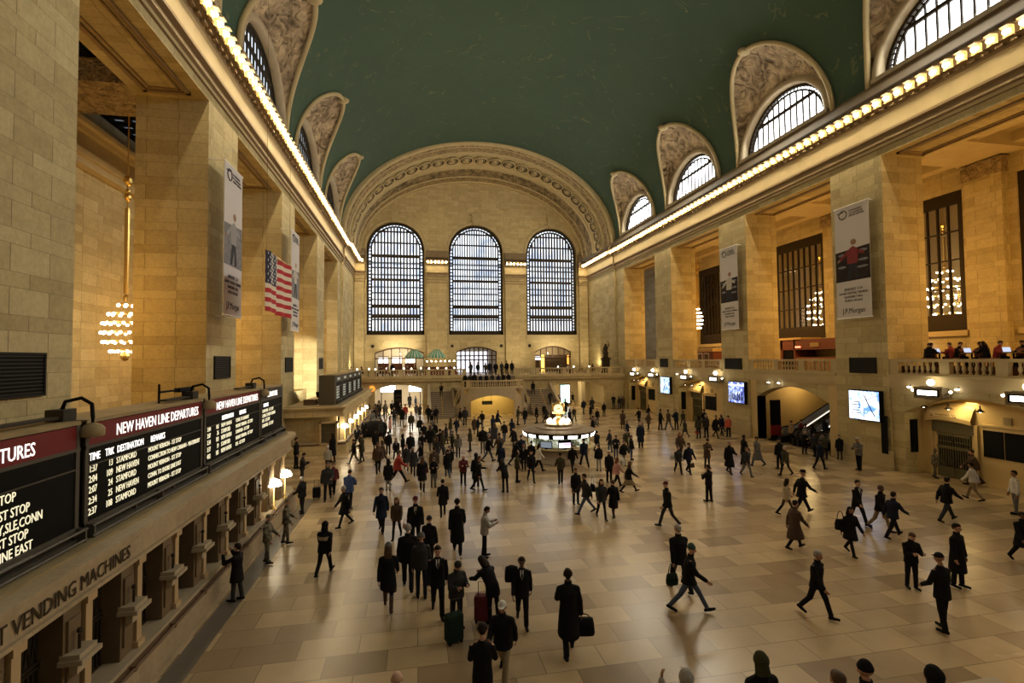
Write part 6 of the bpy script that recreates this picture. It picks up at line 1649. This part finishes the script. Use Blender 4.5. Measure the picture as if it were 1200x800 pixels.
# --- the crowd: x, foot y, head y
CROWD = '''730 503 481|749 499 478|751 525 490|760 503 483|774 504 474|779 504 470|784 504 473|801 500 482|803 513 495|819 514 485|828 513 486|836 513 484|826 503 478|721 477 464|740 477 464|
722 538 515|731 545 516|734 529 505|740 539 510|846 510 487|866 505 488|855 555 516|872 545 510|875 558 523|887 546 511|914 550 514|921 557 522|943 532 507|961 550 515|967 538 509|955 535 508|995 538 509|1007 551 511|
671 553 520|685 547 512|700 530 509|715 530 513|751 512 492|696 509 487|551 529 502|556 508 489|560 512 488|566 531 494|574 526 501|572 541 506|578 508 486|580 523 495|583 541 508|591 518 493|602 525 501|604 545 513|
587 551 518|606 565 530|617 565 527|614 551 522|623 547 516|630 540 510|607 498 475|615 497 477|629 496 471|640 495 476|545 499 477|539 498 478|638 490 472|673 494 476|661 486 455|664 474 458|677 474 459|687 471 459|684 485 467|694 483 464|692 491 475|695 510 487|719 478 467|
443 555 515|464 540 513|472 536 511|481 538 507|484 557 523|494 532 514|493 546 526|508 571 536|497 519 498|504 528 498|516 533 502|528 513 490|530 531 510|537 536 511|527 554 525|553 570 532|559 572 534|509 519 494|
440 477 461|444 491 473|451 491 472|447 474 456|453 473 459|462 499 468|468 490 471|471 499 477|482 506 480|480 477 461|487 479 464|488 489 472|492 490 474|492 511 488|497 519 496|502 495 474|506 501 480|511 496 474|505 527 499|517 534 504|446 518 489|406 526 498|415 544 514|424 541 508|440 530 511|
434 489 468|431 492 471|428 495 474|424 498 478|420 502 482|436 485 465|410 514 492|412 500 485|735 515 497|760 492 474|700 497 479|708 488 471|655 479 462|648 497 478|668 498 478|600 512 492|523 520 499|565 500 481|583 498 480|535 510 490|512 541 511|449 545 515|476 551 519|520 560 527'''
rs = random.Random(11)
for it in CROWD.replace('\n', '').split('|'):
    if not it.strip(): continue
    x, yf, yh = (float(v) for v in it.split())
    hd = rs.choice((0,0,15,345,180,180,170,195,90,90,270,260)); pose = rs.choice(('stand','stand','easy','walkA','walkB','walkA','walkB','stride','phone','carry'))
    top = rs.choice('JJJPPCCOS'); tc = rs.choice(('black','black','black','charcoal','navy','charcoal','olive','brown','black','grey')); 
    bot = rs.choice('TTTDLL'); bc = rs.choice(('black','black','charcoal','jeans','grey')) if bot != 'L' else 'black'
    head = rs.choice(('s','s','s','n','n','l','L','g','b','B:black','B:grey','c:navy','h:'+tc))
    if top == 'S': tc = 'black'
    W0.append((x, yf, yh, hd, pose, top, tc, bot, bc, head, None, ()))
used = []
GATES = [(pier_y(i)[1]+1.1, pier_y(i+1)[0]-1.1) for i in (-1, 1, 2)]
def keep_clear(g):
    if 36.2 < g.y < 61.3: g.x = max(g.x, -4.45)
    if g.y < 26.2: g.x = max(g.x, -4.98)
    d = Vector((g.x-IX, g.y-IY, 0))
    if d.length < 2.85: d.normalize(); g.x, g.y = IX+d.x*2.85, IY+d.y*2.85
    if 1.0 < g.x < 17.3 and 56.0 < g.y: g.y = 55.9
    if 61.2 < g.y: g.y = g.y if (-4.4 < g.x < .1 or 17.6 < g.x < 23.8) else 61.2
    if g.y > 72: g.y = 72
    if 66 < g.y < 68.6 and 22.2 < g.x < 23.9: g.x = 22.1
    m = 28.05 if any(a < g.y < c for a, c in GATES) else 26.75
    g.x = min(g.x, m)
    if (g.x+3.75)**2+(g.y-45.6)**2 < 1.9: g.x = -2.35
    return g
for (x, yf, yh, hd, pose, top, tc, bot, bc, head, lab, ex) in W0:
    g = keep_clear(at(x, yf, Z=FZ))
    for tries in range(8):      # nobody stands inside a neighbour
        nb = [u for u in used if (u-g).length < (.58 if lab else .74)]
        if not nb: break
        d = (g-nb[0]); d.z = 0; d = d.normalized() if d.length > .02 else Vector((1,0,0)); g = keep_clear(nb[0]+d*(.6 if lab else .76))
    used.append(g.copy())
    hh = (at(x, yh, Y=g.y).z-FZ) + .01
    hgt = max(1.58, min(1.9, hh)) if pose not in ('bend',) else 1.72
    o = person(g, hd, pose, top, tc, bot, bc, head, hgt, lab, None, ex); o['px'] = (x, yf)
    if not lab: o['auto'] = '%s in %s %s, %s %s' % (head_words(head), tc.replace('_', ' '), GARM[top], act_words(pose, hd), place_words(x, yf))
# --- people on steps, stairs, escalators, gallery and balcony
def near_floor(Y, X): return FZ+.16*max(0, min(10, math.floor((8.2-Y)/.62)+1)) if (1.5 < X < 11.5 and Y < 8.2) else FZ
def by_head(x, yh, hd, pose, top, tc, bot, bc, head, lab, hgt=1.75, ex=()):
    z = 2.0
    for _ in range(12):
        p = at(x, yh, Z=z); z = near_floor(p.y, p.x)+hgt
    p = at(x, yh, Z=z); return person((p.x, p.y, near_floor(p.y, p.x)), hd, pose, top, tc, bot, bc, head, hgt, lab, None, ex)
by_head(565, 734, 10, 'phone', 'S', 'black', 'T', 'black', 's', 'person in black suit reading a paper, cut by the bottom frame edge', 1.78)
by_head(465, 789, 0, 'stand', 'J', 'brown', 'T', 'black', 'b', 'bald person whose head only just shows at the bottom left edge')
by_head(892, 768, 0, 'stand', 'P', 'black', 'T', 'black', 'h:olive', 'person in dark olive hood at the bottom frame edge')
by_head(1015, 778, 0, 'stand', 'P', 'black', 'T', 'black', 'B:black', 'person in black beanie at the bottom frame edge, right')
by_head(983, 789, 0, 'stand', 'J', 'brown', 'T', 'black', 'n', 'brown-haired person at the bottom edge left of the black beanie')
by_head(1095, 785, 0, 'stand', 'P', 'black', 'T', 'black', 'h:black', 'person in black hood at the bottom right frame edge')
by_head(803, 787, 0, 'photo', 'J', 'pale_grey', 'T', 'black', 'h:pale_grey', 'person in pale hood just showing at the bottom middle edge', 1.7)
SS = '''545 3.62 58.9 black|551 3.62 59.2 charcoal|556 3.62 58.8 black|563 3.62 59.6 navy|570 3.62 58.9 black|577 3.62 59.4 charcoal|584 3.62 58.9 navy|590 3.62 59.5 black|596 3.62 59.0 black|552 4.9 63.2 charcoal|560 4.9 64.0 black|574 4.9 63.0 navy|581 4.9 63.6 black|588 4.9 63.0 charcoal|594 4.9 63.9 black|600 4.9 63.4 black|569 4.9 64.6 olive'''
od = ('first','second','third','fourth','fifth','sixth','seventh','eighth','ninth')
for i, it in enumerate(SS.split('|')):
    x, z, Y, c = it.split(); z = float(z); Y = float(Y); X = at(float(x), 440, Y=Y).x
    k = i if i < 9 else i-9
    person((X, Y, z), rs.choice((170,180,190,200,340,0)), rs.choice(('stand','easy','walkA')), rs.choice('JPC'), c, 'T', 'black', rs.choice(('s','n','L','B:black','g')), rs.uniform(1.64,1.84),
           ('%s from the left of the people behind the curved stair rail' if i < 9 else '%s from the left of the people by the glazed balcony doors') % od[k])
X = at(507, 452, Y=60.4).x; person((SX-SHW-1.45, 60.5, FZ+.155*14), 180, 'lean_on', 'J', 'black', 'T', 'black', 's', 1.7, 'dark person high on the left stair flight')
person((SX+SHW+.9, 60.4, FZ+.155*14), 0, 'walkA', 'P', 'black', 'T', 'black', 's', 1.75, 'dark person climbing high on the right stair flight')
person((SX+SHW+2.6, 58.6, FZ+.155*7), 180, 'walkB', 'C', 'charcoal', 'T', 'black', 'n', 1.72, 'person in charcoal coat coming down the right stair flight')
for px, Y, c, hd, lab in ((952, 31.4, 'black', 90, 'person in black high on the middle escalator'), (938, 33.2, 'maroon', 90, 'person in maroon on the farthest escalator'), (927, 33.2, 'tan', 270, 'person in tan at the foot of the farthest escalator'), (966, 31.4, 'navy', 90, 'person in navy on the middle escalator'), (975, 29.6, 'beige', 270, 'person in beige at the foot of the nearest escalator'), (941, 31.4, 'grey', 90, 'person in grey low on the middle escalator'), (985, 29.6, 'black', 90, 'person in black on the nearest escalator')):
    X = max(XR+.5, at(px, 480, Y=Y).x); k = math.floor((X-XR-1.4)/.36); z = FZ+max(.05, .05+.19*k) if k >= 0 else FZ
    person((X, Y, z), hd, 'stand', 'J', c, 'T', 'black', rs.choice(('s','n','c:black','L')), 1.72, lab)
def seat_person(loc, hd, top, c, head, lab, chairlab=None):
    if chairlab:
        o = copy_tree(chp); o.location = loc; o.rotation_euler = (0,0,-R_(hd)); o['label'] = chairlab; o['group'] = 'chairs at the gallery laptop tables'
    s, c_ = math.sin(R_(hd)), math.cos(R_(hd)); person((loc[0]-.06*s, loc[1]-.06*c_, loc[2]), hd, 'sit', top, c, 'T', 'black', head, 1.72, lab)
for k, sd, top, c, head, lab in ((0, 'L', 'J', 'charcoal', 's', 'dark-haired person seated at the far side of the left gallery table'), (0, 'F', 'C', 'black', 's', 'person in black coat with back to the rail, left gallery table'), (0, 'R', 'J', 'red', 'n', 'person in red jacket at the left gallery table'), (1, 'L', 'J', 'black', 's', 'person in black at the middle gallery table, next to the red jacket'), (1, 'B', 'J', 'navy', 's', 'person in navy behind the pale laptop on the gallery'), (1, 'R', 'J', 'black', 'L', 'long-haired person in black right of the red cup on the gallery'), (2, 'L', 'P', 'red', 's', 'person in red padded jacket at the right gallery table'), (2, 'B', 'J', 'black', 's', 'person in black behind the right gallery table')):
    dx, dy, hd = {'L':(0,.66,180),'R':(0,-.66,0),'F':(-.66,0,90),'B':(.66,0,270)}[sd]
    seat_person((29.0+dx, GT[k]+dy, 6.35), hd, top, c, head, lab, 'red brown chair under a person at the gallery laptop tables')
for i, (ti, sd) in enumerate(((0,-1),(0,1),(1,1),(2,-1),(3,1),(4,-1),(5,1),(7,-1),(8,1),(9,-1),(12,1),(13,-1),(14,1))):
    x, y = tabs[ti]; c = rs.choice(('black','charcoal','white','navy','maroon','grey')); hx = rs.choice(('s','n','L','g'))
    seat_person((x+sd*.72, y, 4.9), 270 if sd > 0 else 90, 'J', c, hx, 'diner in %s at the %s, %s side' % (c, ('first','second','third','fourth','fifth','sixth')[ti]+' front table of the left balcony' if ti < 6 else ('second','third','fourth')[ti-7]+' back table of the left balcony' if ti < 12 else ('first','second','third')[ti-12]+' table of the right balcony', 'right' if sd > 0 else 'left'))
person((-3.1, 65.2, 4.9), 200, 'stand', 'J', 'black', 'T', 'black', 's', 1.75, 'waiter in black standing among the left balcony tables')
# --- labels: the ones that read alike are told apart by where they stand in the row
from collections import defaultdict
dd = defaultdict(list)
for o in PEOPLE:
    if 'auto' in o: dd[o['auto']].append(o)
ORD = ('leftmost','second from left','third from left','fourth from left')
for l_, os_ in dd.items():
    os_.sort(key=lambda o: o['px'][0])
    for i, o in enumerate(os_):
        o['label'] = l_ if len(os_) == 1 else l_+', '+ORD[min(i,3)]
for o in PEOPLE:
    if len(o['label'].split()) > 16: o['label'] = o['label'].replace('the information booth', 'the kiosk').replace('person with black brimmed hat', 'hatted person').replace('second from left', 'second').replace('third from left', 'third')
    for k in ('auto', 'px'):
        if k in o: del o[k]

# ================================================================== BAGS
def rot2(hd, dx, dy): a = -R_(hd); return dx*math.cos(a)-dy*math.sin(a), dx*math.sin(a)+dy*math.cos(a)
def suitcase(px, yf, hd, col, label, h=.62, w_=.42, d=.26, handle=True, tilt=0):
    g = at(px, yf, Z=FZ); o = thing('suitcase', label, 'suitcase', tuple(g), -R_(hd)); m = cloth(col)
    b = MB(); b.box(-w_/2, w_/2, -d/2, d/2, .05, .05+h); b.build('shell', m, o, bevel=.04)
    b = MB(); b.box(-w_/2+.05, w_/2-.05, -d/2-.03, -d/2, .12, .05+h*.55); b.box(-w_/2+.05, w_/2-.05, -d/2-.025, -d/2, .05+h*.62, .05+h*.9); b.build('pocket', m, o, bevel=.015)
    for s in (-1, 1):
        b = MB(); b.lathe([(0,-.02),(.05,-.02),(.05,.02),(0,.02)], n=10); q = b.build('wheel', BLACK, o); q.rotation_euler = (0, PI/2, 0); q.location = (s*(w_/2-.06), d/2-.03, .05)
    b = MB(); b.tube([(-.1, d/2-.05, h+.04), (-.1, d/2-.05, h+.42 if handle else h+.12), (.1, d/2-.05, h+.42 if handle else h+.12), (.1, d/2-.05, h+.04)], .012, 6); b.build('handle', DARKMET, o)
suitcase(532, 752, 160, 'dark_green', 'dark green upright suitcase in front of the person in grey padded coat')
suitcase(566, 728, 200, 'maroon', 'dark red suitcase with raised handle beside the bending person')
suitcase(371, 584, 175, 'black', 'small black suitcase pulled by the heavyset person near the second booth', .5, .36, .22)
def bag(name, px, yc, yf, hd, col, label, w_=.34, h=.28, d=.13, strap=.3, cat='bag'):
    g = at(px, yf, Z=FZ); z = at(px, yc, Y=g.y).z; o = thing(name, label, cat, (g.x, g.y, z-h/2), -R_(hd)); m = cloth(col)
    b = MB(); loft = [((0,0,0),w_*.46,d*.5),((0,0,h*.15),w_*.5,d*.55),((0,0,h*.7),w_*.47,d*.45),((0,0,h),w_*.42,d*.25)]
    rr = [[(rx*abs(math.cos(t))**.5*math.copysign(1, math.cos(t)), ry*abs(math.sin(t))**.5*math.copysign(1, math.sin(t)), c[2]) for t in [2*PI*i/20 for i in range(20)]] for c, rx, ry in loft]
    b.strip(rr, 0, True); b.add(rr[0], [tuple(range(20))]); b.add(rr[-1], [tuple(range(20))]); b.build('body', m, o, True)
    b = MB(); b.tube([(-w_*.3*math.cos(PI*i/10), 0, h*.92+strap*math.sin(PI*i/10)) for i in range(11)], .012, 6); b.build('strap', m, o, True)
    b = MB(); b.box(-w_*.44, w_*.44, -d*.56, -d*.5, h*.45, h*.55); b.build('flap', BLACK, o)
bag('travel_bag', 684.5, 733, 764, 10, 'black', 'black bag in the right hand of the person in long black coat', .5, .36, .22, .12)
bag('shoulder_bag', 457, 688, 713, 0, 'brown', 'brown bag at the hip of the person in grey beanie and brown boots', .36, .26, .1, .3)
bag('shoulder_bag', 475, 616, 630, 190, 'pink', 'small pink bag beside the person in brown jacket', .2, .16, .08, .2)
bag('shoulder_bag', 600, 672, 731, 190, 'black', 'black bag on the shoulder of the person in black suit walking towards camera', .36, .36, .18, .06)
bag('tote_bag', 408, 594, 616.5, 235, 'pale_grey', 'pale patterned tote of the person in pale beanie', .34, .36, .1, .25)
bag('shoulder_bag', 695, 571, 601, 260, 'black', 'black bag behind the striding person in blue jeans', .34, .3, .14, .35)
bag('plastic_bag', 730, 541, 571, 90, 'white', 'white plastic bag carried by the person in pink jacket', .34, .36, .16, .12)
bag('shoulder_bag', 986, 614, 649, 190, 'black', 'black shoulder bag of the long-haired person, right side', .36, .34, .14, .3)
bag('green_bag', 788, 678, 700, 0, 'dark_green', 'dark green bag at the side of the half hidden grey-haired person', .34, .3, .16, .3)
bag('shoulder_bag', 498, 551, 575.5, 0, 'maroon', 'red shoulder bag on the black coat in the crowd left of centre', .32, .24, .1, .25)
bag('shopping_bag', 788, 535, 554, 190, 'white', 'left white bag held by the person in charcoal', .3, .3, .12, .12)
bag('shopping_bag', 800, 535, 554.5, 190, 'white', 'right white bag held by the person in charcoal', .3, .3, .12, .12)
bag('brown_bag', 811, 545, 555, 180, 'brown', 'small brown bag held by the person in navy jacket', .32, .24, .12, .12)
bag('red_bag', 817, 506, 514, 180, 'red', 'red bag held below the street photo screen', .3, .28, .14, .15)
def paper(px, yc, yf, hd, label, w_=.16, h=.22):
    g = at(px, yf, Z=FZ); z = at(px, yc, Y=g.y).z; b = MB(); b.box(-w_/2, w_/2, -.008, .008, 0, h); o = b.build('paper_sheet', WHITE, None, False, (g.x, g.y, z-h/2)); o.rotation_euler = (.9, 0, -R_(hd)); tag(o, label, 'paper')
paper(577.5, 612, 653, 90, 'white paper held by the person in pale grey jacket', .1, .16)
paper(360, 542, 567, 80, 'white paper held at the end of the long booth', .16, .22)
g = at(380, 672, Z=FZ)
b = MB(); J = skeleton('walkB'); c = J['chest']-J['ax']*.02
b.strip([[(c.x+.213*math.cos(t), c.y+.168*math.sin(t), c.z+dz) for t in [PI+PI*i/16 for i in range(17)]] for dz in (-.06,.06)])
for o in PEOPLE:
    if 'pale stripe' in o['label']: b.build('back_stripe', cloth('beige'), o, True)
# ================================================================== LIGHT
W_ = (1.0, .52, .12)
for i in range(-2, 3):
    a, c = pier_y(i)[1], pier_y(i+1)[0]; m_ = (a+c)/2
    lamp('gallery_lamp', 'POINT', (XR+6.6, m_, 11.6), 1200, W_, .9)
    lamp('passage_lamp', 'POINT', (-13.6, m_+.8, 9.2), 480, W_, .9)
for i in (-1, 1, 2):
    a, c = pier_y(i)[1], pier_y(i+1)[0]
    lamp('gate_lamp', 'AREA', (XR+.7, (a+c)/2+1.0, 4.45), 60, (1,.72,.30), 2.5, (0,0,0), sizey=.5)
lamp('hall_lamp', 'AREA', (-2.2, 68, 4.4), 1600, (1,.92,.76), 6, (0,0,0), sizey=8)
lamp('hall_lamp', 'AREA', (20.5, 68, 4.4), 420, (1,.74,.34), 6, (0,0,0), sizey=8)
lamp('recess_lamp', 'AREA', (8.7, 59.3, 3.2), 110, (1,.74,.30), 4, (0,0,0), sizey=1.5)
lamp('room_lamp', 'AREA', (-2.5, 78.8, 9.3), 260, (1,.85,.6), 5, (0,0,0), sizey=3)
lamp('room_lamp', 'AREA', (21, 78.8, 9.3), 120, (1,.7,.35), 5, (0,0,0), sizey=3)
lamp('escalator_lamp', 'POINT', (31.0, 34.6, 4.6), 90, (1,.72,.32), .2)
l = lamp('flood_lamp', 'SPOT', (-7.6, 41.6, 4.5), 6500, (1,.88,.66), .12, spot=.8); aim(l, (-10.2, 49.2, 5.9))
for x in (3.0, 15.1, -8.3, 26.3):
    l = lamp('wall_uplight', 'SPOT', (x, 69.5, 5.6), 1000, (1,.80,.46), .3, spot=1.9, blend=1.0); aim(l, (x, 75.0, 11))
for x, e in ((-2.6, 900), (21.2, 500)):
    l = lamp('balcony_flood', 'SPOT', (x, 72.6, 7.9), e, (1,.85,.58), .2, spot=1.9); aim(l, (x, 76.0, 9.9))

for c in LY:        # daylight entering by the lunettes and the great end windows
    l = lamp('daylight', 'AREA', (XR-.1, c, 25.2), 950, (1,.95,.80), 6.6, sizey=2.6); aim(l, (XR-8, c, 21.5))
for a, c in FW:
    l = lamp('daylight', 'AREA', ((a+c)/2, YF-.3, 19), 260, (1,.95,.84), 7, sizey=14); aim(l, ((a+c)/2, YF-20, 17))
